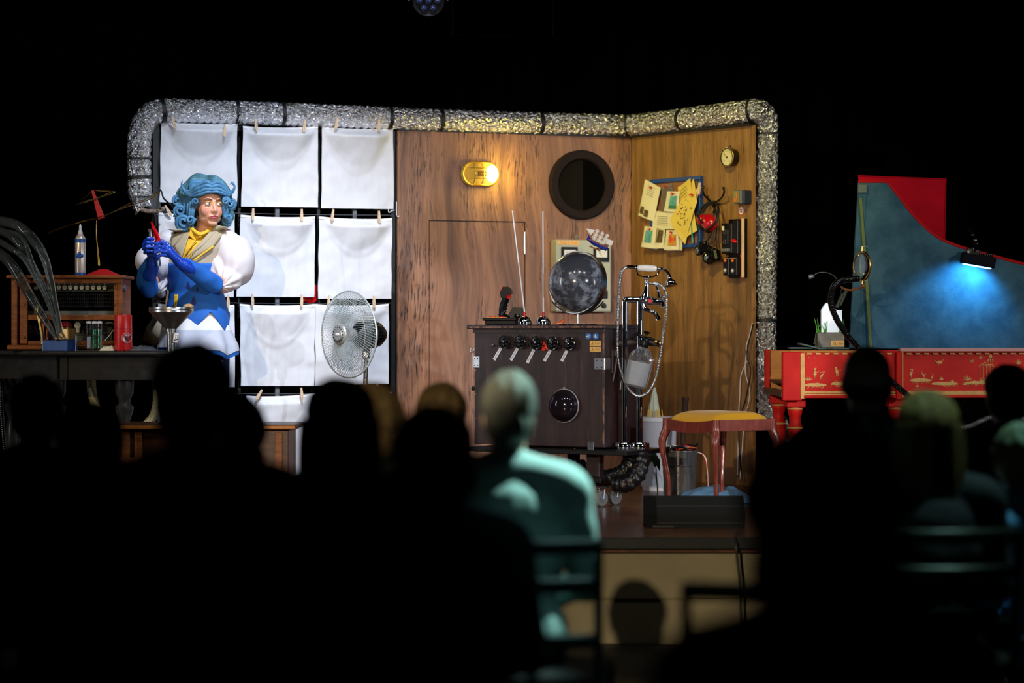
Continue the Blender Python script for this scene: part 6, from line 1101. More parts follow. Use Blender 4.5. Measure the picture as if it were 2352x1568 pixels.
# on top of the box
ztb = zt_
p = V((E(178, 628).x, yb+.08, ztb)); s_ = p.y/F; t = thing('spray_can', 'white whipped-cream can with blue bands and blue cloud emblem', 'spray can', p)
MB().lathe([(0, 0), (.0255, 0), (.0265, .004), (.0265, .186), (.024, .194), (.016, .206), (.013, .21), (0, .212)], p, (0, 0, 1), 32).build('can', mat('can_white', C(202, 186, 176), .25, .4, ns=30, col2=C(220, 208, 196)), t, w=True)
for z0, z1 in ((.0, .016), (.168, .186)): MB().lathe([(.0272, z0), (.0276, z0), (.0276, z1), (.0272, z1)], p, (0, 0, 1), 32).build('blue_band', mat('can_blue', C(24, 80, 160), .4) if 'can_blue' not in MATS else MATS['can_blue'], t, w=True)
m_ = MB(); [m_.ell(p+V((x, -.0262, .10+z)), (r, .004, r), 14, 8) for x, z, r in ((-.012, 0, .0095), (.0, .008, .0115), (.012, 0, .0095), (0, -.003, .010))]; m_.build('cloud_emblem', MATS['can_blue'], t, w=True)
m_ = MB(); m_.lathe([(0, .205), (.013, .205), (.012, .222), (.008, .226), (.006, .24), (.0065, .25), (.002, .262), (0, .262)], p, (0, 0, 1), 20); [m_.box(p+V((.010*cos(a), .010*sin(a), .215)), (.003, .003, .014)) for a in [k*pi/4 for k in range(8)]]; m_.build('nozzle', MATS['white'], t, w=True)
p = V((E(233, 628).x, yb+.06, ztb)); t = thing('wire_antenna', 'red wooden stand carrying bent gold wire antennas', 'antenna', p); red_ = mat('red_wood', C(170, 18, 24), .5)
m_ = MB(); c = .078; m_.add([p+V(q_) for q_ in ((-c, -.05, 0), (c, -.05, 0), (c, .05, 0), (-c, .05, 0), (-.018, -.012, .032), (.018, -.012, .032), (.018, .012, .032), (-.018, .012, .032), (-c, -.05, .004), (c, -.05, .004), (c, .05, .004), (-c, .05, .004))], [(3, 2, 1, 0), (4, 5, 6, 7), (0, 1, 9, 8), (1, 2, 10, 9), (2, 3, 11, 10), (3, 0, 8, 11), (8, 9, 5, 4), (9, 10, 6, 5), (10, 11, 7, 6), (11, 8, 4, 7)]); m_.build('base', red_, t, w=True)
def A_(px, py, y=.06): return P(px, py, yb+y)
brw = mat('wire_gold', C(190, 150, 80), .25, 1)
m_ = MB(); m_.tube(crom([A_(229, 610), A_(226, 580), A_(222, 545), A_(222, 505)], 5), .0022, 6); m_.tube(crom([A_(226, 610), A_(224, 575), A_(221, 540), A_(222, 505)], 5), .0018, 6); m_.build('stem', brw, t, w=True)
m_ = MB(); fl = [A_(210, 437), A_(215, 437), A_(241, 500), A_(226, 504)]; m_.add([q_+V((0, d, 0)) for d in (-.006, .006) for q_ in fl], [(0,1,2,3),(7,6,5,4),(0,4,5,1),(1,5,6,2),(2,6,7,3),(3,7,4,0)]); m_.build('red_blade', red_, t, w=True)
m_ = MB(); m_.tube(crom([A_(110, 537, .0), A_(118, 533, .0), A_(180, 510, .02), A_(228, 499, .04), A_(290, 475, .06), A_(340, 459, .08), A_(360, 447, .09), A_(363, 441, .09), A_(355, 446, .09), A_(335, 458, .08), A_(300, 466, .06), A_(240, 495, .04), A_(150, 519, .01), A_(112, 534, 0)], 5), .0024, 6)
m_.tube(crom([A_(172, 470, .02), A_(185, 467, .02), A_(215, 458, .05), A_(262, 442, .08), A_(255, 441, .08), A_(225, 454, .05), A_(190, 463, .02), A_(174, 470)], 5), .002, 6); m_.tube([A_(213, 437), A_(189, 458, .03)], .0012, 5); m_.tube([A_(213, 437), A_(252, 437, .06)], .0012, 5); m_.tube([A_(213, 437), A_(262, 441, .08)], .0008, 5)
m_.build('antenna_wire', brw, t, w=True)
# pens in a glass
yt = 12.16
def T_(px, py, y=0): return P(px, py, yt+y)
p = V((T_(103, 790).x, yt, TZ2)); t = thing('pen_glass', 'clear glass tumbler holding pencils and tweezers', 'glass', p); MB().lathe([(0, 0), (.022, 0), (.026, .105), (.0245, .105), (.021, .006), (0, .006)], p, (0, 0, 1), 28).build('tumbler', MATS['glass'], t, w=True)
for i, (xa, ya, xb, yb2, mm, r_, lb) in enumerate(((99, 790, 87, 700, 'brass', .003, 'brass tweezers standing tall in the pen glass'), (103, 788, 98, 728, 'orange', .0035, 'orange pencil with a grey tip in the pen glass'), (105, 788, 112, 728, 'orange', .0035, 'orange pencil leaning right in the pen glass'), (97, 788, 91, 735, 'red', .003, 'red stick at the left of the pen glass'), (95, 790, 97, 700, 'brass', .0025, 'thin brass rod beside the tweezers'))):
    m_ = MB(); a = T_(xa, ya, .002*i); b = T_(xb, yb2, .003*i); m_.tube([a, a.lerp(b, .85), b], [r_*.8, r_, r_*.5 if i else r_*1.6], 8)
    if i == 0: m_.tube([a, T_(86, 725, .0), T_(84, 702, .0), T_(87, 700)], .003, 6)
    tag(m_.build('pencil' if mm == 'orange' else ('tweezers' if i == 0 else 'rod'), MATS[mm], w=True), lb, 'pen' if mm == 'orange' else 'tool', 'tools in the pen glass')
# blue block, button box, markers
p = T_(140, 800); t = thing('blue_block', 'dark blue painted wooden block under the red button box', 'block', V((p.x, yt-.02, TZ2)), rz=R(-24)); MB().box((0, 0, .027), (.150, .09, .054), .002).build('block', mat('block_blue', C(22, 66, 128), .55, ns=20), t)
p = T_(152, 774); t = thing('buzzer', 'gold box with a big red dome push button', 'buzzer', V((p.x, yt-.02, TZ2+.054)), rz=R(-20)); MB().box((0, 0, .0295), (.072, .068, .057), .004).build('box', mat('gold_box', C(190, 150, 92), .35, .5), t)
m_ = MB(); m_.lathe([(0, 0), (.030, 0), (.030, .008), (0, .008)], (0, 0, .057), (0, 0, 1), 28); m_.build('collar', MATS['brass'], t); m_ = MB(); m_.lathe([(.032, 0)]+[(.034*cos(a), .004+.026*sin(a)) for a in [pi/2*k/9 for k in range(10)]], (0, 0, .064), (0, 0, 1), 30); m_.build('dome_button', mat('dark_red', C(130, 8, 14), .2, coat=.5), t)
m_ = MB(); m_.tube([V((.016*cos(a)-.004, -.0345, .026+.016*sin(a))) for a in [2*pi*k/24 for k in range(24)]], .0012, 5, closed=True); m_.tube([V((.011*cos(a)-.004, -.0345, .026+.011*sin(a))) for a in [2*pi*k/20 for k in range(20)]], .001, 5, closed=True); m_.build('embossed_ring', MATS['brass'], t)
for i, (x, mm) in enumerate(((121, 'red'), (125, 'blue_paint'), (130, 'leafb'))):
    if mm == 'leafb': mat('leafb', C(60, 160, 50), .4)
    m_ = MB(); q_ = T_(x, 770, .03); m_.cyl((q_.x, q_.y, TZ2+.054), (q_.x, q_.y, TZ2+.080+.002*i), .005, .0045, 12); m_.ell((q_.x, q_.y, TZ2+.080+.002*i), .0045, 10, 6); tag(m_.build('marker_cap', MATS[mm], w=True), '%s plastic cap beside the gold button box' % ('red', 'blue', 'green')[i], 'cap')
# test tubes
p = V((T_(217, 800).x, yt-.06, TZ2)); t = thing('tube_rack', 'bent wire rack with a curled handle holding three test tubes', 'test tube rack', p); yq = -.06; wr = MATS['steel']; m_ = MB()
for z_ in (.002, .078): m_.tube([V((p.x+dx_, p.y+dy_, TZ2+z_)) for dx_, dy_ in ((-.08, -.018), (.045, -.018), (.045, .018), (-.08, .018))], .0016, 6, closed=True)
for dx_, dy_ in ((-.08, -.018), (.045, -.018), (.045, .018), (-.08, .018)): m_.tube([V((p.x+dx_, p.y+dy_, TZ2)), V((p.x+dx_, p.y+dy_, TZ2+.078))], .0016, 6)
m_.tube(crom([T_(236, 764, yq), T_(250, 763, yq), T_(262, 756, yq), T_(263, 746, yq), T_(254, 741, yq), T_(243, 742, yq)], 5), .002, 6); m_.tube([T_(262, 756, yq), T_(250, 772, yq), T_(241, 782, yq)], .0018, 6); m_.build('wire_frame', wr, t, w=True)
gg_ = mat('glitter_green', C(30, 130, 70), .25, .3, ns=300, col2=C(150, 220, 160), ramp=(.5, .6))
for i, (x, fill, lb) in enumerate(((204, 'white', 'glass test tube with white powder, leftmost in the rack'), (217, 'g', 'glass test tube with green glitter, middle of the rack'), (229, 'g', 'glass test tube with green glitter, rightmost in the rack'))):
    q_ = V((T_(x, 800, yq).x, yt+yq, TZ2+.002)); tt = thing('test_tube', lb, 'test tube', q_, 'test tubes in the wire rack'); h_ = .140; MB().lathe([(0, 0), (.009, .003), (.0115, .010), (.0115, h_), (.0105, h_), (.0103, .011), (0, .005)], q_, (0, 0, 1), 22).build('tube_glass', MATS['glass'], tt, w=True)
    MB().lathe([(0, .007), (.009, .011), (.0095, .07 if fill == 'white' else .105), (0, .072 if fill == 'white' else .106)], q_, (0, 0, 1), 16).build('filling', MATS['white'] if fill == 'white' else gg_, tt, w=True); MB().lathe([(0, h_), (.0125, h_-.004), (.0125, h_+.006), (0, h_+.008)], q_, (0, 0, 1), 20).build('cap', MATS['white'], tt, w=True)
# red canister
p = V((T_(287, 802).x, yt-.05, TZ2)); k = p.y/F; r_ = 20*k; t = thing('red_canister', 'red lidded canister with a no-hands warning sign', 'canister', p); h1 = 50*k; h2 = 83*k
m_ = MB(); m_.lathe([(0, .006), (r_*.98, .006), (r_, .01), (r_, h1), (0, h1)], p, (0, 0, 1), 36); m_.build('body', MATS['red'], t, w=True); m_ = MB(); m_.lathe([(0, h1), (r_*.99, h1+.002), (r_*.99, h2-.004), (r_*.94, h2), (0, h2)], p, (0, 0, 1), 36); m_.build('lid', MATS['red'], t, w=True)
for a in (-.6, 0, .6, 2, 3.1, 4): m_ = MB(); m_.box(p+V((r_*.8*sin(a), -r_*.8*cos(a), .004)), (.014, .014, .009), .002); m_.build('foot', MATS['red'], t, w=True)
bodyc = [o for o in t.children if o.name.startswith('body')][0]; bv = bvh_of(bodyc); cxp, cyp = 290.5, 776
m0 = decal(bv, [(cxp+11.5*cos(a), cyp+11.5*sin(a)) for a in [2*pi*j/28 for j in range(28)]], 'sign_plate', MATS['white'], t, .002)
decal(bv, [(cxp+x, cyp+y) for x, y in ((-1, 8), (2, 8.5), (5, 7), (8, 1), (7, .5), (4.6, 3), (5.4, -4), (4.2, -4.3), (3.2, 0), (2.6, -6), (1.4, -6), (1, -.5), (-.4, -5.6), (-1.6, -5.2), (-1.2, .5), (-3.8, -3), (-4.6, -2.2), (-2.4, 4))], 'hand_sign', MATS['ink'], t, .004)
ring_ = MB(); rg = [onto(bv, cxp+10*cos(a), cyp+10*sin(a), .0055) for a in [2*pi*j/28 for j in range(28)]]; ring_.tube(rg, .0022, 5, closed=True); ring_.tube([onto(bv, cxp-7+14*j/6, cyp-7+14*j/6, .006) for j in range(7)], .0022, 5); ring_.build('prohibition_ring', MATS['red'], t, w=True)
# crumpled napkins
def crumple(name, lb, cx_, y0_, w_, d_, h_, m__, sd):
    m_ = MB(); n = 16; vs_ = []
    for j in range(n+1):
        for i in range(n+1):
            u_, v_ = i/n*2-1, j/n*2-1; e = max(0, 1-abs(u_)**3)*max(0, 1-abs(v_)**3); vs_.append(V((cx_+u_*w_*(1+.15*noise.noise((v_*2, sd, 0.))), y0_+v_*d_*(1+.15*noise.noise((u_*2, sd, 5.))), TZ2+.0015+h_*e*(.55+.9*abs(noise.noise((u_*2.5+sd, v_*2.5, sd)))))))
    k_ = len(vs_); fs_ = [(j*(n+1)+i, j*(n+1)+i+1, (j+1)*(n+1)+i+1, (j+1)*(n+1)+i) for j in range(n) for i in range(n)]; m_.add(vs_+[V((p_.x, p_.y, TZ2+.0005)) for p_ in vs_], fs_+[tuple(k_+q_ for q_ in f)[::-1] for f in fs_]); tag(m_.build(name, m__, w=True, smooth=50), lb, 'cloth', 'rags on the black table')
crumple('crumpled_rag', 'crumpled pale rag between the test tubes and the red canister', T_(252, 800).x, yt-.05, .036, .05, .03, MATS['paper'], 3.); crumple('crumpled_rag', 'grey-white crumpled rag right of the red canister', T_(330, 797).x, yt-.02, .07, .07, .03, MATS['grey_metal'], 8.)
# funnel with a cookie and a card
p = V((T_(397, 797).x, yt-.06, TZ2)); yf = p.y; k = yf/F; t = thing('metal_funnel', 'large steel funnel standing on a tube on the table', 'funnel', p)
rim = 50*k; z0 = P(397, 756, yf).z-p.z; z1 = P(397, 717, yf).z-p.z; z2 = P(397, 705, yf).z-p.z
m_ = MB(); m_.lathe([(.022, z0-.004), (.026, z0), (rim*.98, z1), (rim, z1+.002), (rim, z2), (rim*.985, z2+.001), (rim*.97, z1+.004), (.022, z0+.008), (.02, z0)], p, (0, 0, 1), 48); m_.f = m_.f[:-2]; m_.m = m_.m[:-2]; m_.build('cone', mat('tin', C(128, 122, 116), .38, .9, bump=(80, .08)), t, w=True)
m_ = MB(); m_.tube([p+V((rim*1.005*cos(a), rim*1.005*sin(a), (z1+z2)/2)) for a in [2*pi*j/48 for j in range(48)]], .003, 6, closed=True); m_.lathe([(rim*1.0, z1), (rim*1.012, z1), (rim*1.012, z2), (rim*1.0, z2)], p, (0, 0, 1), 48); m_.build('rim_band', MATS['steel'], t, w=True)
m_ = MB(); m_.lathe([(0, 0), (.020, 0), (.024, z0-.012), (.028, z0-.012), (.029, z0+.004), (.022, z0+.004), (0, z0)], p, (0, 0, 1), 28); m_.build('spout', MATS['steel'], t, w=True)
a = P(404, 775, yf-.03); cm_ = MB(); cm_.box(a, (.024, .002, .048), 0, Matrix.Rotation(R(5), 3, 'Y')); co = tag(cm_.build('music_card', MATS['white'], w=True), 'small white card with a music note on the funnel spout', 'card')
m_ = MB(); m_.ell(a+V((-.005, -.002, -.012)), (.004, .001, .003), 10, 5); m_.ell(a+V((.005, -.002, -.009)), (.004, .001, .003), 10, 5); m_.tube([a+V((-.0015, -.002, -.012)), a+V((-.0015, -.002, .01)), a+V((.0085, -.002, .013)), a+V((.0085, -.002, -.009))], .0009, 4); m_.build('music_note', MATS['black'], co, w=True)
q_ = P(433, 704, yf-.02); m_ = MB(); m_.ell(q_, (.026, .026, .014), 20, 10); m_.v = [v+V((0, 0, .003*noise.noise(v*60))) for v in m_.v]; tag(m_.build('cookie', mat('biscuit', C(214, 180, 128), .8, ns=90, col2=C(150, 110, 70)), w=True), 'pale cookie lying on the rim of the funnel', 'cookie'); MB
# clear tubes bending in from the left
cm_ = mat('clear_tube', C(150, 160, 160), .08, trans=.93, ior=1.18, coat=.3)
tubes = [((-40, 560), (20, 600), (70, 680), (110, 745), (132, 780)), ((-40, 520), (30, 545), (85, 630), (118, 700), (134, 770)), ((-20, 505), (40, 518), (92, 570), (118, 650), (138, 765)), ((-30, 540), (25, 570), (60, 600), (108, 690), (136, 775)), ((0, 530), (50, 545), (80, 620), (112, 690), (134, 760)), ((40, 515), (80, 560), (106, 600), (124, 680), (141, 762))]
for i, tp in enumerate(tubes):
    m_ = MB(); pts = crom([T_(x, y, -.05-.03*i+(.25 if j == 0 else .1*(3-j)/3)) for j, (x, y) in enumerate(tp)], 8); n = len(pts)
    rr_ = [(.028, .022, .026, .016, .012, .02)[i]*(.35+.65*(1-(j/(n-1))**2.2)) for j in range(n)]; m_.tube(pts, rr_, 14)
    tag(m_.build('clear_tube', cm_, w=True, smooth=60), ('lowest thick', 'long middle', 'uppermost broad', 'thin inner', 'thinnest inner', 'rightmost')[i]+' clear plastic tube arching in from the left edge', 'tube', 'clear plastic tubes at the left edge')
p = T_(138, 792); m_ = MB(); m_.cyl((T_(128, 790).x, yt-.02, TZ2), (T_(128, 790).x, yt-.02, TZ2+.002), .01, seg=8)
# corrugated hose under the table
def corr(pts, r, name, lb, m__):
    pts = crom(pts, 10); out = []; L2 = 0
    for i in range(1, len(pts)):
        l = (pts[i]-pts[i-1]).length; n = max(1, int(l/.0022)); out += [(pts[i-1].lerp(pts[i], j/n), L2+l*j/n) for j in range(n)]; L2 += l
    m_ = MB(); m_.tube([p_ for p_, _ in out], [r*(1+.07*sin(2*pi*l/.011)) for _, l in out], 18); return tag(m_.build(name, m__, w=True, smooth=60), lb, 'hose', 'corrugated hoses under the table')
cream = mat('hose_cream', C(190, 180, 140), .55); corr([P(210, 840, 12.3), P(210, 880, 12.3), P(213, 910, 12.28), P(224, 940, 12.25), P(245, 965, 12.2), P(280, 990, 12.2), P(320, 985, 12.2), P(348, 962, 12.2), P(359, 935, 12.2), P(362, 900, 12.2), P(362, 845, 12.25)], .0225, 'white_hose', 'cream corrugated hose looping below the black table', cream)
corr([P(2, 815, 12.6), P(4, 860, 12.55), P(2, 920, 12.5), P(6, 980, 12.5), P(12, 1050, 12.5)], .012, 'left_hose', 'dark thin corrugated hose at the far left edge', MATS['black_gloss'])
# low wooden chest in front
yc = 11.4; zc_ = P(300, 975, yc).z; t = thing('wooden_chest', 'low brown wooden cabinet with a golden-edged top, mostly hidden', 'cabinet', V((P(465, 1100, yc).x, yc+.2, 0))); xa, xb = P(252, 975, yc).x, P(682, 975, yc).x; om = mat('honey', C(190, 120, 44), .4, ns=14, col2=C(160, 96, 34))
MB().box(((xa+xb)/2, yc+.2, zc_-.012), (xb-xa, .44, .024), .008).build('top', MATS['wood_dark'], t, w=True); MB().box(((xa+xb)/2, yc-.022, zc_-.012), (xb-xa-.01, .006, .016), .002).build('golden_edge', om, t, w=True)
m_ = MB(); m_.box(((xa+xb)/2, yc+.2, (zc_-.024)/2), (xb-xa-.08, .38, zc_-.03), .004); m_.build('body', MATS['wood_dark'], t, w=True)
for x in (290, 318, 640): m_ = MB(); q_ = P(x, 1000, yc); m_.box((q_.x, yc+.004, (zc_-.03)/2), (.035, .012, zc_-.04), .003); m_.build('stile', MATS['wood_mid'], t, w=True)
for x in (268, 560): m_ = MB(); q_ = P(x, 1000, yc); m_.box((q_.x+.03, yc+.005, zc_*.5), (.14, .01, .12), .004); m_.build('drawer_panel', MATS['wood_mid'], t, w=True)
# ================================================================= PERFORMER
def head_shapes(mb, H):
    M0 = mb.M; mb.M = H
    mb.ell((0, .015, .03), (.075, .092, .085), 24, 16); mb.ell((0, -.022, -.032), (.060, .066, .078), 24, 16)
    for s in (-1, 1):
        mb.ell((s*.033, -.056, -.028), (.030, .026, .034), 14, 10); mb.ell((s*.074, .012, -.008), (.009, .018, .030), 12, 10); mb.ell((s*.0105, -.094, -.033), .0075, 10, 8); mb.ell((s*.034, -.026, -.066), (.025, .034, .028), 12, 8)
        mb.tube([V((s*.012, -.086, .030)), V((s*.034, -.080, .033)), V((s*.052, -.062, .026))], [.007, .0075, .006], 8)
    mb.tube([V((0, -.078, .018)), V((0, -.091, -.008)), V((0, -.103, -.028))], [.007, .0078, .0100], 10); mb.ell((0, -.104, -.030), .0102, 12, 8)
    mb.ell((0, -.080, -.062), (.028, .014, .016), 12, 8); mb.ell((0, -.064, -.094), (.028, .022, .018), 14, 10)
    mb.tube([V((0, .018, -.06)), V((0, .035, -.14)), V((0, .05, -.20))], [.054, .051, .058], 18)
    mb.M = M0
def limb(mb, pts, rs, seg=14): 
    mb.tube(pts, rs, seg)
    for p, r in zip(pts, rs): mb.ell(p, r*.995, 14, 8)
def eyes(root, H, eye_mat, lid_mat, brow_mat, lip_mat=None, look=.0):
    for s in (-1, 1):
        c = V((s*.0305, -.0735, .006)); e = MB(H); e.ell(c, (.0145, .0125, .0118), 20, 14); eo = e.build('eye', MATS['eye_white'], root, w=True)
        d = V((look, -1, .02)).normalized(); e = MB(H); e.lathe([(0, .0125), (.0058, .0122), (.0060, .0112), (0, .0112)], c, d, 20); e.build('iris', eye_mat, eo, w=True); e = MB(H); e.lathe([(0, .0134), (.0026, .0133), (.0026, .0122), (0, .0122)], c, d, 12); e.build('pupil', MATS['black_gloss'], eo, w=True)
        e = MB(H); e.tube([c+V((.0160*cos(a), -.0085-.0045*sin(a), .0015+.0088*sin(a))) for a in [pi*k/12 for k in range(13)]], .0019, 6); e.build('eyelid', lid_mat, root, w=True); e = MB(H); e.tube([c+V((.0155*cos(a), -.0085-.0035*sin(a), -.0005-.0070*sin(a))) for a in [pi*k/12 for k in range(13)]], .0016, 6); e.build('lower_lid', MATS['lid_skin'], root, w=True)
        e = MB(H); e.tube([V((s*.014, -.0975, .0235)), V((s*.028, -.0945, .0315)), V((s*.043, -.0835, .0325)), V((s*.054, -.0675, .026))], [.0018, .0027, .0022, .0007], 6); e.build('eyebrow', brow_mat, root, w=True)
    lm = lip_mat or MATS['lips']; e = MB(H)
    e.tube(crom([V((-.0225, -.0885, -.0635)), V((-.010, -.0975, -.0575)), V((0, -.0985, -.0592)), V((.010, -.0975, -.0575)), V((.0225, -.0885, -.0635))], 4), interp([.001, .0026, .0028, .0026, .001], 4), 8); e.tube(crom([V((-.0215, -.0885, -.0645)), V((-.009, -.0965, -.0682)), V((.009, -.0965, -.0682)), V((.0215, -.0885, -.0645))], 4), interp([.001, .0036, .0036, .001], 4), 8); e.build('lips', lm, root, w=True)
mat('eye_white', C(225, 222, 218), .2); mat('iris_green', C(92, 110, 84), .2); mat('lid_yellow', C(226, 176, 70), .5); mat('brow', C(70, 48, 36), .8); mat('lips', C(178, 40, 76), .3); mat('lid_skin', C(190, 134, 110), .5); mat('iris_brown', C(60, 40, 26), .2)
YP = 12.86
def W(px, py, dy=0): return P(px, py, YP+dy)
HM = Matrix.Translation(W(479, 471, -.06)) @ Matrix.Rotation(R(27), 4, 'Z') @ Matrix.Rotation(R(2), 4, 'X')
body = MB(); head_shapes(body, HM)
limb(body, [W(470, 530, .0), W(462, 545, .02)], [.055, .06]); body.ell(W(450, 560, .02), (.135, .085, .07)); body.ell(W(446, 600, 0), (.125, .10, .12)); body.ell(W(450, 660, .01), (.115, .085, .12)); body.ell(W(453, 730, .02), (.155, .11, .11))
body.ell(W(425, 590, -.07), .055); body.ell(W(462, 590, -.06), .055)
limb(body, [W(400, 552, .03), W(340, 655, -.10), W(350, 600, -.30)], [.058, .042, .028]); limb(body, [W(520, 550, .02), W(515, 655, -.12), W(412, 601, -.34)], [.058, .044, .028])
for a, b, c in ((418, 408, 1), (492, 500, -1)):
    limb(body, [W(a+8*c, 750, .02), W(b+10*c, 790, .0), W(b, 950, -.01), W(b-4*c, 1120, .06)], [.09, .088, .055, .04]); f0 = W(b-4*c, 1135, .06); limb(body, [V((f0.x, f0.y+.02, .035)), V((f0.x-.03, f0.y-.15, .025))], [.035, .028])
# hands inside the gloves: palm, four unequal fingers and a thumb, curled round the tool
HR = dict(wrist=W(350, 604, -.30), palm=[W(349, 588, -.32), W(345, 572, -.335)], fingers=[[W(342, 560, -.33), W(333, 554, -.35), W(340, 547, -.375), W(352, 549, -.375)], [W(340, 566, -.335), W(330, 562, -.36), W(338, 557, -.385), W(354, 558, -.38)], [W(339, 573, -.335), W(330, 571, -.36), W(337, 567, -.385), W(353, 568, -.38)], [W(340, 580, -.33), W(333, 580, -.355), W(339, 576, -.375), W(352, 577, -.37)]], thumb=[W(354, 584, -.335), W(359, 570, -.345), W(358, 556, -.345)])
HL = dict(wrist=W(412, 602, -.34), palm=[W(402, 591, -.36), W(388, 577, -.37)], fingers=[[W(384, 564, -.375), W(371, 556, -.39), W(360, 559, -.395), W(356, 568, -.385)], [W(380, 571, -.385), W(366, 565, -.41), W(356, 570, -.41), W(353, 580, -.395)], [W(380, 579, -.385), W(366, 575, -.41), W(357, 580, -.41), W(355, 589, -.395)], [W(383, 587, -.375), W(371, 585, -.395), W(363, 589, -.395), W(361, 596, -.385)]], thumb=[W(396, 574, -.35), W(384, 560, -.345), W(369, 551, -.345)])
def hand(mb, h, fr, pr, wr):
    limb(mb, [h['wrist']]+h['palm'], [wr, pr*.95, pr], 14)
    for i, f in enumerate(h['fingers']): limb(mb, [h['palm'][1]]+f, [pr*.6, fr*1.1, fr*1.05, fr, fr*.85], 10)
    limb(mb, [h['palm'][0]]+h['thumb'], [pr*.7, fr*1.25, fr*1.1, fr*.95], 10)
hand(body, HR, .0075, .022, .024); hand(body, HL, .0075, .024, .024)
me = remesh(body, .0042, 3, .5); feet = V((W(452, 1000).x, YP, 0))
col = me.color_attributes.new('Col', 'FLOAT_COLOR', 'POINT'); HI = HM.inverted()
sk = V(C(214, 158, 130)[:3]); blush = V(C(200, 108, 92)[:3]); yel = V(C(226, 172, 70)[:3]); shade = V(C(196, 134, 108)[:3])
for i, v in enumerate(me.vertices):
    c = sk; p = HI @ v.co
    if p.z > -.2 and abs(p.x) < .12 and p.y < .0:
        for s in (-1, 1):
            d = (p-V((s*.042, -.075, -.026))).length; c = c.lerp(blush, .6*math.exp(-(d/.022)**2))
            q = V(((p.x-s*.031)/1.5, (p.y+.088)*.6, p.z-.0215)); c = c.lerp(yel, .6*math.exp(-(q.length/.0085)**2))
        c = c.lerp(blush, .35*math.exp(-((p-V((0, -.118, -.03))).length/.014)**2))
    col.data[i].color = (c.x, c.y, c.z, 1)
pf = link_mesh('person', me, mat('skin_painted', C(214, 158, 130), .45, vcol='Col', spec=.4), None, feet)
tag(pf, 'performer with curly blue wig, white puff sleeves and blue gloves holding a red tool', 'person')
eyes(pf, HM, MATS['iris_green'], MATS['lid_yellow'], MATS['brow'], look=.45)
m_ = MB(HM); rnd = random.Random(2)
for k in range(16): s = -1 if k < 10 else 1; m_.ell((s*rnd.uniform(.022, .052), -.0845+abs(s)*rnd.uniform(.0, .012), rnd.uniform(-.034, -.008)), .0012, 6, 4)
tag(m_.build('glitter', MATS['white_gloss'], pf, w=True), kind='stuff')
# --- clothes
PSI = R(-24)
def ringpt(c, rx, ry, th, psi=PSI): x = rx*sin(th); y = -ry*cos(th); return V((c.x+x*cos(psi)-y*sin(psi), c.y+x*sin(psi)+y*cos(psi), c.z))
def garment(levels, n=64, psi=PSI, fold=None, sub=5):
    lv = []
    for i in range(len(levels)-1):
        for k in range(sub): t = k/sub; t = t; lv.append(tuple(a+(b-a)*t for a, b in zip(levels[i], levels[i+1])))
    lv.append(levels[-1]); rs = []
    for (py, cx, hw, dp, dy) in lv:
        c = W(cx, py, dy); rx = hw*YP/F; rs.append([ringpt(c, rx*(1+(fold(2*pi*j/n, py) if fold else 0)), dp*(1+(fold(2*pi*j/n, py) if fold else 0)), 2*pi*j/n, psi) for j in range(n)])
    return rs
shirt_y = mat('shirt_yellow', C(226, 178, 40), .7, bump=(40, .3)); coatm = mat('coat_cream', C(172, 160, 138), .75, bump=(160, .12)); puffm = mat('puff_white', C(208, 203, 208), .7, bump=(22, .1)); bluem = mat('bodice_blue', C(22, 94, 182), .75, bump=(120, .05)); navy = mat('drop_navy', C(18, 40, 110), .7); glovem = mat('glove_blue', C(22, 62, 170), .28, coat=.35, bump=(35, .25)); tights = mat('tights_navy', C(22, 34, 80), .8); greyw = mat('skirt_grey', C(178, 184, 200), .75); whitew = mat('skirt_white', C(228, 228, 232), .75)
m_ = MB(); m_.rings(garment([(530, 464, 27, .062, .0), (545, 452, 56, .095, .01), (570, 446, 60, .125, -.005), (610, 444, 56, .13, -.01), (660, 448, 50, .11, 0)])); m_.build('shirt', shirt_y, pf, w=True, smooth=80)
m_ = MB()                                     # shirt collar wings
for pts in ([(437, 527), (458, 541), (452, 556), (434, 540)], [(462, 541), (494, 519), (492, 530), (466, 555)]): q = [W(x, y, -.105 if x < 480 else -.08) for x, y in pts]; m_.add(q+[p+V((0, .006, 0)) for p in q], [(0,1,2,3),(7,6,5,4),(0,4,5,1),(1,5,6,2),(2,6,7,3),(3,7,4,0)])
m_.tube(crom([W(433, 536, -.02), W(438, 524, -.085), W(458, 538, -.12), W(478, 530, -.1), W(496, 517, -.04)], 5), .010, 8); m_.build('collar', shirt_y, pf, w=True)
m_ = MB(); [m_.ell(W(x, y, -.142), .0035, 8, 6) for x, y in ((452, 548), (441, 566), (431, 584))]; m_.tube([W(455, 545, -.136), W(421, 592, -.146)], .0025, 5); m_.build('button_placket', mat('shirt_dark', C(176, 130, 24), .7), pf, w=True)
def inside(pt, poly):
    x, y = pt; r = False; n = len(poly)
    for i in range(n):
        (x1, y1), (x2, y2) = poly[i], poly[i-1]
        if (y1 > y) != (y2 > y) and x < (x2-x1)*(y-y1)/(y2-y1)+x1: r = not r
    return r
def proj(p): return 1176+F*p.x/p.y, HY-F*(p.z-CZ)/p.y
rs = garment([(520, 474, 24, .07, .02), (531, 458, 58, .09, .02), (545, 452, 72, .115, .01), (570, 447, 72, .142, -.005), (605, 444, 64, .15, -.01), (640, 446, 60, .135, -.005)], n=140, sub=12)
VP = [(432, 510), (500, 508), (497, 522), (428, 600), (415, 596), (428, 540)]
m_ = MB(); n = 140; vs_ = [p for r in rs for p in r]; fs_ = []
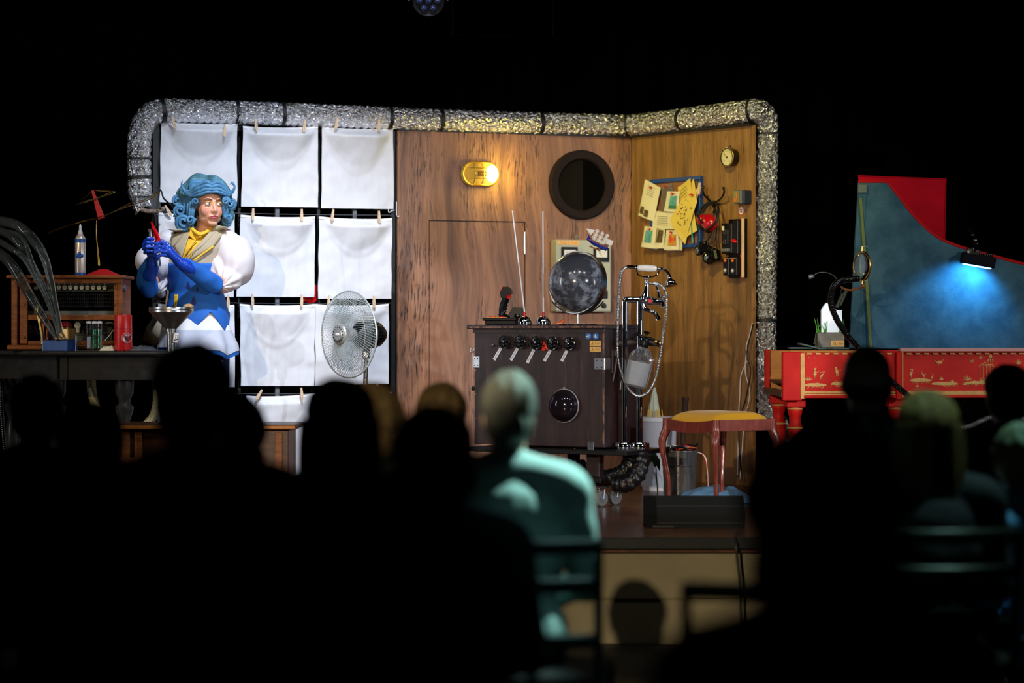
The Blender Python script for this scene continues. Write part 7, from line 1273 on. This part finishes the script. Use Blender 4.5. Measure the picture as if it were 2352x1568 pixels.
for i in range(len(rs)-1):
    for j in range(n):
        k = (j+1) % n; c = (rs[i][j]+rs[i+1][k])/2
        if c.y < YP and inside(proj(c), VP): continue
        fs_.append((i*n+j, i*n+k, (i+1)*n+k, (i+1)*n+j))
m_.add(vs_, fs_); jk = m_.build('jacket', coatm, pf, w=True, smooth=80); md = jk.modifiers.new('s', 'SOLIDIFY'); md.thickness = .004
bmb = MB(); bmb.rings(rs); bvj = BVHTree.FromPolygons(bmb.v, bmb.f)
def patch(bv, pts, name, m__, lift, thick=.006, n=7):      # quad laid over the body as a fine grid
    q = [V((x, y, 0)) for x, y in pts]; vs_ = []
    for j in range(n+1):
        for i in range(n+1):
            a = q[0].lerp(q[1], i/n).lerp(q[3].lerp(q[2], i/n), j/n); h = onto(bv, a.x, a.y, lift)
            if h is None: h = P(a.x, a.y, (vs_[-1].y if vs_ else YP-.1))
            vs_.append(h)
    k = len(vs_); f1 = [(j*(n+1)+i, j*(n+1)+i+1, (j+1)*(n+1)+i+1, (j+1)*(n+1)+i) for j in range(n) for i in range(n)]; m_ = MB(); m_.add(vs_, f1); o = m_.build(name, m__, pf, w=True, smooth=60); s_ = o.modifiers.new('s', 'SOLIDIFY'); s_.thickness = thick; s_.offset = 0; return o
lap = mat('lapel_beige', C(164, 150, 124), .75, bump=(160, .12))
patch(bvj, [(432, 526), (436, 534), (416, 596), (398, 566)], 'lapel', lap, .012); patch(bvj, [(398, 528), (434, 526), (412, 570), (392, 566)], 'lapel', lap, .010)
patch(bvj, [(494, 519), (524, 522), (490, 566), (432, 600)], 'lapel', lap, .014); patch(bvj, [(494, 519), (508, 518), (470, 560), (424, 596)], 'lapel', lap, .017)
patch(bvj, [(489, 564), (492, 566), (444, 600), (440, 598)], 'yellow_piping', shirt_y, .022, .004)
patch(bvj, [(404, 574), (408, 574), (418, 600), (410, 602)], 'coat_fold', coatm, .01)  # small fold patch in the plain coat cloth
# bodice with pointed peplum
zig = []
def bod(th, py): return .012*sin(9*th)*max(0, (py-690)/60)
rs = garment([(606, 444, 63, .152, -.01), (640, 447, 61, .142, -.005), (672, 451, 62, .135, 0), (688, 452, 66, .14, 0), (700, 452, 69, .148, 0), (715, 452, 72, .155, 0)], n=144, fold=bod, sub=6); n = 144
per = 5; last = rs[-1]; m_ = MB(); allr = list(rs)
for k in range(1, 7):
    r_ = []
    for j in range(n):
        ph_ = (j*per/n+.25) % 1; tri = 1-abs(ph_*2-1); z_ = .004+.112*tri; out = V((last[j].x-W(452, 715).x, last[j].y-YP, 0))*(.055*k/6); r_.append(last[j]+out+V((0, 0, -z_*k/6)))
    allr.append(r_)
m_.rings(allr, caps=False); bo = m_.build('bodice', bluem, pf, w=True, smooth=80); md = bo.modifiers.new('s', 'SOLIDIFY'); md.thickness = .003
bmb = MB(); bmb.rings(allr); bvb = BVHTree.FromPolygons(bmb.v, bmb.f)
def drop(cx, cy, s): return [(cx, cy-11*s), (cx+3*s, cy-4*s), (cx+5.6*s, cy+2*s), (cx+5*s, cy+6*s), (cx+2.6*s, cy+8.6*s), (cx-.4*s, cy+9*s), (cx-3.4*s, cy+8*s), (cx-5*s, cy+5*s), (cx-5*s, cy+1*s), (cx-2.6*s, cy-4*s)]
for (x, y, s) in ((397, 657, .85), (432, 656, .95), (453, 663, .6), (444.5, 691, 1.1), (504, 699, .95), (470, 660, .5)): 
    decal(bvb, drop(x, y, s), 'drop_motif', navy, pf, .004, .002)
patch(bvb, [(401, 676), (409, 676), (404, 712), (398, 712)], 'yellow_insert', shirt_y, .006, .004)

# skirt: white band, grey band, blue lining
def skf(th, py): return (.05*sin(7*th+.6)+.03*sin(12*th))*max(0, (py-720)/80)
rs = garment([(690, 452, 63, .135, 0), (730, 451, 72, .16, 0), (758, 452, 79, .175, 0)], n=120, fold=skf); m_ = MB(); m_.rings(rs, caps=False); m_.build('skirt', whitew, pf, w=True, smooth=80)
rs = garment([(758, 452, 79.3, .176, 0), (775, 454, 85, .19, 0), (797, 458, 90, .205, 0)], n=120, fold=skf); rs[-1] = [p+V((0, 0, -.022*max(0, sin(5*2*pi*j/120+1))-.02*max(0, cos(2*pi*j/120-1.6)))) for j, p in enumerate(rs[-1])]; m_ = MB(); m_.rings(rs, caps=False); m_.build('skirt_band', greyw, pf, w=True, smooth=80)
rs2 = [[p+V((0, 0, -.004)) for p in rs[-1]], [V((p.x*.985+W(458, 800).x*.015, p.y*.985+YP*.015, p.z-.022)) for p in rs[-1]], [V((p.x*.9+W(458, 800).x*.1, p.y*.9+YP*.1, p.z+.03)) for p in rs[-1]]]; m_ = MB(); m_.rings(rs2, caps=False); m_.build('skirt_lining', bluem, pf, w=True, smooth=80)
# coat tail behind her right side
m_ = MB(); q = [W(352, 728, .12), W(385, 722, .0), (W(392, 790, .0)), W(350, 792, .08), W(328, 780, .15), W(336, 752, .16)]; m_.add([W(360, 760, .05)]+q, [(0, 1+i, 1+(i+1) % 6) for i in range(6)]); o = m_.build('coat_tail', coatm, pf, w=True); md = o.modifiers.new('s', 'SOLIDIFY'); md.thickness = .006
# sleeves
def soft(name, fn, m__, vox=.006, it=4, nz=None):
    mb = MB(); fn(mb); me_ = remesh(mb, vox, it)
    if nz:
        for v in me_.vertices: v.co += v.normal*nz(v.co)
    I = ROOTM[pf.name].inverted(); me_.transform(I); return link_mesh(name, me_, m__, pf)
def puffR(mb):
    for (x, y, dy, rx, ry, rz) in ((537, 592, -.02, .098, .115, .115), (545, 612, -.03, .092, .11, .105), (520, 558, .0, .078, .095, .07), (528, 640, -.08, .072, .08, .065), (512, 655, -.12, .048, .055, .035), (503, 618, -.06, .056, .07, .075), (545, 600, -.03, .095, .112, .12), (548, 580, 0, .078, .10, .09)): mb.ell(W(x, y, dy), (rx, ry, rz), 28, 18)
gc_ = W(506, 660, -.16)
def foldsR(p): d = p-gc_; r = d.length; a = math.atan2(d.z, d.x); return .0075*sin(a*15+3*noise.noise(p*6))*max(0, 1-r/.19)*min(1, r/.03)+.004*noise.noise(p*9)
soft('puff_sleeve', puffR, puffm, .005, 26, foldsR)
def puffL(mb):
    for (x, y, dy, rx, ry, rz) in ((344, 600, .02, .078, .10, .088), (355, 628, .0, .07, .09, .085), (372, 570, .03, .070, .085, .078), (388, 550, .03, .060, .085, .055), (370, 604, -.06, .060, .075, .09), (374, 640, -.02, .045, .06, .065), (366, 655, -.03, .045, .06, .05), (372, 672, -.0, .03, .05, .03)): mb.ell(W(x, y, dy), (rx, ry, rz), 28, 18)
gl_ = W(362, 672, -.12)
def foldsL(p): d = p-gl_; r = d.length; a = math.atan2(d.z, d.x); return .007*sin(a*15)*max(0, 1-r/.17)*min(1, r/.03)+.004*noise.noise(p*9)
soft('puff_sleeve', puffL, puffm, .005, 22, foldsL)
def cuff(name, pts, rs_, seed):
    pts = crom(pts, 8); rr = interp(rs_, 8); mb = MB(); mb.tube(pts, rr, 40, caps=False); mb.v = [v+V((noise.noise(v*16+V((seed, 0, 0)))*.010, noise.noise(v*13)*.008, noise.noise(v*15+V((0, seed, 0)))*.010)) for v in mb.v]
    o = mb.build(name, bluem, pf, w=True, smooth=80); md = o.modifiers.new('s', 'SOLIDIFY'); md.thickness = .003; return o
cuff('blue_cuff', [W(499, 655, -.16), W(480, 645, -.2), W(455, 628, -.25), W(432, 612, -.3), W(418, 605, -.33)], [.048, .052, .048, .041, .034], 1.)
cuff('blue_cuff', [W(346, 668, -.12), W(338, 650, -.16), W(338, 630, -.2), W(344, 612, -.25), W(350, 602, -.28)], [.046, .052, .052, .044, .034], 7.)
def gl(h, ext):
    def f(mb): hand(mb, h, .0098, .026, .029); limb(mb, ext, [.030, .036, .038])
    return f
soft('glove', gl(HR, [W(350, 604, -.30), W(347, 618, -.27), W(344, 630, -.245)]), glovem, .0028, 2); soft('glove', gl(HL, [W(412, 602, -.34), W(424, 609, -.325), W(436, 617, -.30)]), glovem, .0028, 2)
def legs(mb):
    mb.ell(W(453, 738, .02), (.158, .115, .10))
    for a, b, c in ((418, 408, 1), (492, 500, -1)): limb(mb, [W(a+8*c, 755, .02), W(b+10*c, 790, .0), W(b, 950, -.01), W(b-4*c, 1105, .06)], [.093, .091, .058, .043])
soft('tights', legs, tights, .008, 3)
m_ = MB(); [m_.ell(onto(bvh_of(pf), x, y, .006) or W(x, y, -.1), .0034, 8, 6) for x, y in ((497, 804), (525, 803), (511, 829), (517, 849), (505, 815))]; m_.build('pearl', MATS['white_gloss'], pf, w=True)
for a in (412, 496): m_ = MB(); c = W(a, 1135, .02); m_.rings([[V((c.x-.015+(.035 if k else .03)*cos(t), c.y-.05+.13*sin(t), (0, .03, .065)[k])) for t in [2*pi*j/20 for j in range(20)]] for k in range(3)]); m_.build('shoe', MATS['blue_paint'], pf, w=True)
# --- wig
wg1 = mat('wig_blue', C(84, 140, 180), .65, ns=20, col2=C(44, 92, 128), bump=(60, .3), ramp=(.3, .7)); wg2 = mat('wig_teal', C(50, 88, 98), .65, ns=18, col2=C(78, 128, 148), bump=(60, .2))
def capf(mb):
    for (x, y, dy, rx, ry, rz) in ((467, 442, .03, .107, .12, .085), (452, 470, .06, .085, .1, .11), (490, 455, .06, .085, .1, .1), (440, 500, .06, .07, .06, .06), (515, 495, .07, .055, .05, .055), (470, 495, .09, .1, .05, .08)): mb.ell(W(x, y, dy), (rx, ry, rz), 24, 16)
wig = soft('wig', capf, wg2, .006, 4)
def strand(pts, rs_, name='strand', m__=None, n=7):
    pts = crom([W(*p) for p in pts], n); k = MB(); k.tube(pts, interp(rs_, n), 10); return k.build(name, m__ or wg1, wig, w=True, smooth=70)
def curl(cx, cy, r, dy=-.06, turns=1.7, start=0, dirn=1, tr=.0105):
    pts = [W(cx+r*(1-.72*t/(turns*2*pi))*cos(start+dirn*t), cy+r*(1-.72*t/(turns*2*pi))*sin(start+dirn*t), dy-.012*t/6) for t in [turns*2*pi*i/40 for i in range(41)]]; k = MB(); k.tube(pts, [tr*(1-.45*i/40) for i in range(41)], 10); return k.build('curl', wg1, wig, w=True, smooth=70)
px0, py0 = 487, 441
for i, (dx, top, ex, ey) in enumerate(((0, 405, 407, 455), (-4, 407, 411, 458), (-8, 411, 416, 462), (-10, 416, 421, 467), (-10, 422, 426, 470))):      # left sweep, crown to brow
    strand([(468+dx+14-i, top+3, .02-.03*i), (452+dx, top-1+i*2, -.02-.02*i), (430+i*3, top+18+i*3, -.03-.015*i), (ex+4, ey-12, -.03-.01*i), (ex+3, ey+14, -.03)], [.010, .015, .016, .014, .009], m__=wg2 if i < 3 else wg1)
for i, (top, ex, ey) in enumerate(((406, 527, 455), (410, 522, 458), (415, 518, 460), (421, 514, 461))):
    strand([(472+3*i, top+1, .02-.03*i), (494+i, top+2+i*2, -.03-.02*i), (514-i, top+18+i*3, -.04-.015*i), (ex, ey-8, -.04), (ex, ey+14, -.03)], [.010, .014, .015, .013, .008], m__=wg2 if i < 3 else wg1)
for k, (off, rr) in enumerate(((0, .012), (6, .013), (12, .012), (17, .010))):          # bangs under the sweep, ending in the left and right horns
    strand([(487, 424+off*1.0, -.15), (475, 418+off*1.35, -.16), (459, 424+off*1.35, -.15), (441, 437+off*.75, -.12), (426, 438+off*.35, -.1), (417, 424+off*.1, -.09), (419, 416-(2 if k == 0 else -k), -.08)], [.008, rr, rr*1.05, rr*.9, rr*.62, .0045, .0012])
    strand([(487, 424+off*1.0, -.15), (498, 418+off*1.3, -.15), (511, 424+off*1.2, -.13), (524, 440+off*.5, -.10), (534, 438+off*.2, -.08), (539, 428, -.07), (534-k, 418+k, -.07), (531-k, 418+2*k, -.07)], [.008, rr*.95, rr, rr*.85, .007, .0055, .003, .001])
for (xa, xb, y0, y1, dy) in ((427, 426, 440, 500, -.05), (434, 433, 444, 512, -.07), (441, 437, 448, 515, -.09), (448, 441, 455, 508, -.10), (420, 418, 448, 495, -.03), (514, 515, 450, 500, -.09), (520, 521, 452, 505, -.07)): strand([(xa, y0, dy), ((xa+xb)/2-1, (y0+y1)/2, dy-.015), (xb, y1-8, dy), (xb+4, y1, dy), (xb+9, y1-5, dy-.01)], [.010, .012, .011, .009, .006], 'lock')
for c in ((408, 461, 13, -.03, 1.6, 0, -1), (413, 484, 14, -.06, 1.8, 1, 1), (421, 510, 18, -.08, 1.9, .5, 1, .013), (449, 463, 8, -.13, 1.5, 1, 1, .008), (437, 505, 10, -.11, 1.4, 2, -1, .009), (519, 461, 8, -.12, 1.5, 0, -1, .008), (530, 467, 12, -.05, 1.7, 2, -1), (523, 503, 13, -.03, 1.6, 1, 1), (412, 497, 10, -.02, 1.4, 3, 1), (534, 478, 7, -.02, 1.3, 3, 1, .008)): curl(*c)
strand([(405, 500, 0), (412, 522, -.03), (430, 528, -.03), (446, 522, -.03)], [.01, .014, .014, .01], m__=wg2); strand([(500, 515, .03), (515, 520, .02), (530, 512, .0)], [.01, .013, .008], m__=wg2)
# --- red tool in her hands
t = thing('pliers', 'red-handled pliers held up in the blue gloves', 'pliers', W(361, 560, -.37)); k = MB(); k.tube([W(347, 509, -.38), W(352, 522, -.37), W(360, 536, -.37), W(372, 566, -.37)], [.003, .0075, .008, .006], 10); k.build('red_handle', MATS['red_gloss'], t, w=True); k = MB(); k.tube([W(351, 526, -.36), W(356, 540, -.36), W(364, 566, -.36)], [.004, .0065, .006], 10); k.build('red_handle', MATS['red_gloss'], t, w=True)
k = MB(); k.tube([W(341, 527, -.37), W(346, 530, -.37), W(348, 545, -.37), W(352, 562, -.37)], .004, 8); k.lathe([(0, 0), (.009, 0), (.009, .008), (0, .008)], W(344, 529, -.375), (0, -1, 0), 14); k.box(W(343.5, 540, -.37), (.006, .008, .04), .001); k.build('jaw', MATS['steel'], t, w=True)
k = MB(); k.tube([W(362, 560, -.37), W(363, 592, -.345), W(366, 610, -.33)], [.009, .011, .010], 12); k.build('clear_handle', MATS['clear_plastic'], t, w=True)
# ================================================================= AUDIENCE
def seated(kind):
    b = MB(); Hd = Matrix.Translation(V((0, .03, 1.155))) @ Matrix.Rotation(pi, 4, 'Z'); head_shapes(b, Hd); w_ = 1. if kind == 'm' else .88
    b.ell((0, -.02, .57), (.165*w_, .13, .12)); b.ell((0, -.02, .70), (.14*w_, .10, .14)); b.ell((0, -.01, .86), (.165*w_, .11, .14)); limb(b, [V((-.17*w_, -.01, .955)), V((0, 0, .985)), V((.17*w_, -.01, .955))], [.055, .06, .055])
    for s in (-1, 1):
        limb(b, [V((s*.185*w_, -.01, .95)), V((s*.235*w_, .04, .70)), V((s*.13, .27, .635))], [.052, .040, .028]); limb(b, [V((s*.12, .29, .63)), V((s*.10, .33, .625))], [.024, .026])
        for k in range(4): limb(b, [V((s*(.125-.020*k), .345, .63)), V((s*(.122-.020*k), .38+.006*(k in (1, 2)), .625)), V((s*(.12-.020*k), .40+.008*(k in (1, 2)), .612))], [.0095, .009, .008], 8)
        limb(b, [V((s*.085, .31, .632)), V((s*.062, .335, .635)), V((s*.055, .355, .63))], [.011, .010, .009], 8)
        limb(b, [V((s*.09, .0, .53)), V((s*.12, .42, .53)), V((s*.12, .44, .09))], [.082, .060, .040]); limb(b, [V((s*.12, .43, .045)), V((s*.125, .56, .035))], [.040, .032])
    me_ = remesh(b, .0065, 3)
    s_ = MB(); s_.ell((0, -.02, .58), (.185*w_, .15, .13)); s_.ell((0, -.02, .71), (.16*w_, .12, .15)); s_.ell((0, -.01, .86), (.18*w_, .125, .15)); limb(s_, [V((-.175*w_, -.01, .955)), V((0, .0, .995)), V((.175*w_, -.01, .955))], [.07, .08, .07]); s_.tube([V((0, -.01, .98)), V((0, .015, 1.05))], [.075, .066], 18); s_.ell((0, -.02, .80), (.19*w_, .125, .16))
    for s in (-1, 1): limb(s_, [V((s*.19*w_, -.01, .95)), V((s*.24*w_, .04, .70)), V((s*.145, .25, .635))], [.068, .056, .042])
    sm_ = remesh(s_, .010, 3)
    for v in sm_.vertices: v.co += v.normal*(.007*noise.noise(v.co*9)+.004*sin(v.co.z*55+v.co.x*20)*noise.noise(v.co*5))
    t_ = MB(); t_.ell((0, -.02, .55), (.175*w_, .145, .10))
    for s in (-1, 1): limb(t_, [V((s*.09, .0, .535)), V((s*.12, .42, .535)), V((s*.12, .44, .11))], [.096, .074, .056])
    tm_ = remesh(t_, .012, 3); return me_, sm_, tm_
SEAT = {k: seated(k) for k in 'mw'}
for k in 'mw':
    for q in SEAT[k]: q.materials.append(MATS['black'])
def person(label, px, py, Y, kind, skin, shirt, trouser, hair, hairm, yaw=0, lean=0, wx=1):
    zt = CZ-(py-HY)*Y/F; s = (zt-FZ)/1.275; X = (px-1176)*Y/F; loc = V((X, Y, FZ))
    M = Matrix.Translation(loc) @ Matrix.Rotation(R(yaw), 4, 'Z') @ Matrix.Rotation(R(lean), 4, 'Y') @ Matrix.Scale(s, 4) @ Matrix.Scale(wx, 4, V((1, 0, 0)))
    o = bpy.data.objects.new('person', SEAT[kind][0]); COL.objects.link(o); o.matrix_world = M; tag(o, label, 'person'); o.material_slots[0].link = 'OBJECT'; o.material_slots[0].material = skin; ROOTM[o.name] = M
    for nm, me_, mt in (('shirt', SEAT[kind][1], shirt), ('trousers', SEAT[kind][2], trouser)):
        c = bpy.data.objects.new(nm, me_); COL.objects.link(c); c.parent = o; c.material_slots[0].link = 'OBJECT'; c.material_slots[0].material = mt; ROOTM[c.name] = M
    rnd = random.Random(int(px)); HC = V((0, .03, 1.155)); h = MB()
    def grooved(c, r, seg=40, rg=26, amp=.004, f=26): 
        k0 = len(h.v); h.ell(c, r, seg, rg)
        for i in range(k0, len(h.v)): v = h.v[i]; d = (v-V(c)); a = math.atan2(d.x, d.y+.02); h.v[i] = v+d.normalized()*(amp*sin(a*f)+.006*noise.noise(v*14+V((px, 0, 0))))
    if hair == 'short': grooved(HC+V((0, -.022, .034)), (.085, .098, .088)); grooved(HC+V((0, -.045, -.02)), (.072, .07, .07))
    elif hair == 'bald': grooved(HC+V((0, -.05, -.03)), (.077, .052, .035), amp=.002)
    elif hair == 'long':
        grooved(HC+V((0, -.025, .03)), (.092, .105, .095)); rs = []
        for i in range(16): t = i/15; rs.append([V((.098*(1+.15*sin(t*2.4))*(1-.35*t*t)*cos(a)*(1+.05*sin(a*13)), -.045-.0*t+.062*(1-.3*t)*sin(a)*(1+.06*sin(a*11)), 1.18-.36*t+.01*sin(a*9)*t)) for a in [2*pi*j/48 for j in range(48)]])
        h.rings(rs)
    elif hair == 'bob': grooved(HC+V((0, -.022, .022)), (.098, .112, .10)); grooved(HC+V((0, -.04, -.05)), (.098, .085, .075))
    elif hair == 'bun': grooved(HC+V((0, -.022, .03)), (.088, .102, .090)); grooved(HC+V((0, -.04, .125)), (.045, .045, .038)); grooved(HC+V((0, -.04, -.03)), (.076, .07, .06))
    elif hair == 'big': grooved(HC+V((0, -.025, .025)), (.112, .118, .105)); grooved(HC+V((0, -.04, -.06)), (.105, .09, .09))
    ho = h.build('hair', hairm, o, smooth=80); eyes_l(o)
    return o, M
def eyes_l(o):
    Hd = ROOTM[o.name] @ Matrix.Translation(V((0, .03, 1.155))) @ Matrix.Rotation(pi, 4, 'Z'); eyes(o, Hd, MATS['iris_brown'], MATS['lid_skin'], MATS['brow'], MATS['lid_skin'])
blk = mat('cloth_black', C(10, 10, 12), .9); blk2 = mat('cloth_charcoal', C(18, 20, 22), .9); nav = mat('cloth_navy', C(14, 20, 34), .9); hb_ = mat('hair_black', C(9, 8, 8), .8, spec=.15); hbr = mat('hair_brown', C(26, 17, 12), .8, spec=.15); hbl = mat('hair_blond', C(122, 104, 66), .7, ns=30, col2=C(70, 58, 34), stretch=(4, 4, .5), spec=.2); hdb = mat('hair_dim_blond', C(74, 58, 34), .8, ns=40, col2=C(34, 26, 16), stretch=(4, 4, .6), spec=.1); hgr = mat('hair_grey', C(105, 105, 98), .7, spec=.2); hrd = mat('hair_red', C(44, 16, 9), .8, spec=.15)  # second, darker blond: the dimness of two heads is put into the colour
skd = mat('skin_dim', C(120, 78, 60), .6); skl = mat('skin_light', C(186, 160, 138), .55); shp = mat('shirt_pale', C(176, 204, 200), .8); den = mat('denim_blue', C(90, 120, 140), .8); jn = mat('jeans_light', C(70, 130, 170), .8); teal = mat('cloth_teal', C(20, 34, 34), .9)
pat = mat('shirt_pattern', C(8, 10, 12), .8, ns=34, col2=C(96, 112, 112), ramp=(.5, .6))
PP = [('seated person with short reddish hair at the far left, bare ear showing', 82, 862, 7.0, 'm', skd, blk, blk, 'short', hrd, -5),
 ('seated person with dark bobbed hair, second from the left edge', 205, 925, 6.2, 'w', skd, blk, blk, 'bob', hb_, 0),
 ('tall seated person with dark hair hiding the table end, in front of the performer', 438, 786, 5.0, 'm', skd, teal, blk, 'short', hb_, 0),
 ('seated person with thick dark hair, close behind the tall one', 520, 905, 6.0, 'm', skd, teal, blk, 'big', hb_, 0),
 ('seated person with rounded dark hair below the fan', 782, 872, 5.75, 'w', skd, blk, blk, 'long', hb_, 0),
 ('seated person with blond hair half hidden, right below the fan', 852, 880, 6.45, 'w', skl, blk, blk, 'bob', hdb, 0),
 ('seated person with golden-brown crown of hair left of the dark cabinet', 1014, 880, 7.2, 'w', skl, blk, blk, 'short', hdb, 0),
 ('seated person with smooth black hair left of the grey-haired man', 996, 934, 5.05, 'w', skd, blk, blk, 'bob', hb_, 0),
 ('balding grey-haired man in a pale shirt lit cyan on his right shoulder', 1168, 852, 6.2, 'm', skl, shp, blk, 'short', hgr, 4, 0, .88),
 ('bald person in a black and grey patterned shirt before the harpsichord', 1993, 790, 7.5, 'm', skd, pat, blk, 'bald', hb_, 0),
 ('seated person with long blond hair right of the patterned shirt', 2130, 900, 6.5, 'w', skd, nav, blk, 'long', hbl, 0),
 ('seated person with tufted dark hair at the right edge', 2318, 838, 8.3, 'm', skd, blk, blk, 'short', hb_, 0),
 ('seated person with blond hair, denim jacket and light jeans at the right edge', 2425, 962, 7.0, 'w', skl, den, jn, 'bob', hbl, 40, -8),
 ('large dark head and shoulders nearest the camera on the right', 1895, 985, 2.95, 'w', skd, blk, blk, 'big', hb_, 0)]
people = []
for a in PP: people.append(person(*a))
# chairs
mat('chair_frame', C(66, 72, 74), .33, .6); mat('chair_seat', C(14, 14, 15), .8)
def chair_parts(t):
    for s in (-1, 1):
        m_ = MB(); m_.tube(crom([V((s*.20, -.19, .0)), V((s*.20, -.15, .25)), V((s*.20, -.15, .45)), V((s*.205, -.20, .80))], 5), .012, 8); m_.build('back_post', MATS['chair_frame'], t); m_ = MB(); m_.tube([V((s*.20, .24, 0)), V((s*.20, .22, .44))], .011, 8); m_.build('leg', MATS['chair_frame'], t)
    for z, y_ in ((.785, -.20), (.69, -.185), (.55, -.168)):
        m_ = MB(); m_.rings([[V((x, y_-.045*cos(x/.2*pi/2)+.011*cos(q_), z+.020*sin(q_))) for q_ in [2*pi*k_/10 for k_ in range(10)]] for x in [-.205+.41*k/14 for k in range(15)]]); m_.build('back_rail', MATS['chair_frame'], t, smooth=60)
    MB().box((0, .04, .445), (.42, .40, .03), .01).build('seat', MATS['chair_seat'], t); m_ = MB(); m_.tube([V((-.2, -.15, .2)), V((.2, -.15, .2))], .008, 6); m_.build('stretcher', MATS['chair_frame'], t)
chairs = [(1205, 6.12, -7, 'black ladder-back chair under the balding man in the pale shirt'), (1758, 5.1, 6, 'empty black ladder-back chair in front of the beige stage panel'), (2130, 6.42, 0, 'black chair under the person with long blond hair'), (2425, 6.94, 40, 'black chair under the denim jacket person at the right edge'),
 (82, 6.9, 0, 'black chair under the reddish-haired person at the far left'), (205, 6.1, 0, 'black chair under the bob-haired person near the left edge'), (438, 4.9, 0, 'black chair under the tall person hiding the table end'), (782, 5.67, 0, 'black chair under the round-haired person below the fan'), (996, 4.97, 0, 'black chair under the smooth black-haired person'), (1895, 2.87, 0, 'black chair under the large dark figure nearest the camera'), (1993, 7.4, 0, 'black chair under the bald person'), (2318, 8.2, 0, 'black chair under the tufted-haired person at the right'), (852, 6.37, 0, 'black chair under the half hidden blond person'), (1014, 7.12, 0, 'black chair under the golden-haired person'), (520, 5.92, 0, 'black chair under the thick-haired person in teal'), (1990, 4.66, 3, 'empty black chair with a long low rail at the lower right')]
c0 = None
for px, Y, yw, lab in chairs:
    loc = V(((px-1176)*Y/F, Y, FZ))
    if c0 is None: c0 = thing('audience_chair', lab, 'chair', loc, 'audience chairs', R(yw)); chair_parts(c0); continue
    c = c0.copy(); COL.objects.link(c); c.location = loc; c.rotation_euler = (0, 0, R(yw)); c['label'] = lab
    for ch_ in list(c0.children): d = ch_.copy(); COL.objects.link(d); d.parent = c
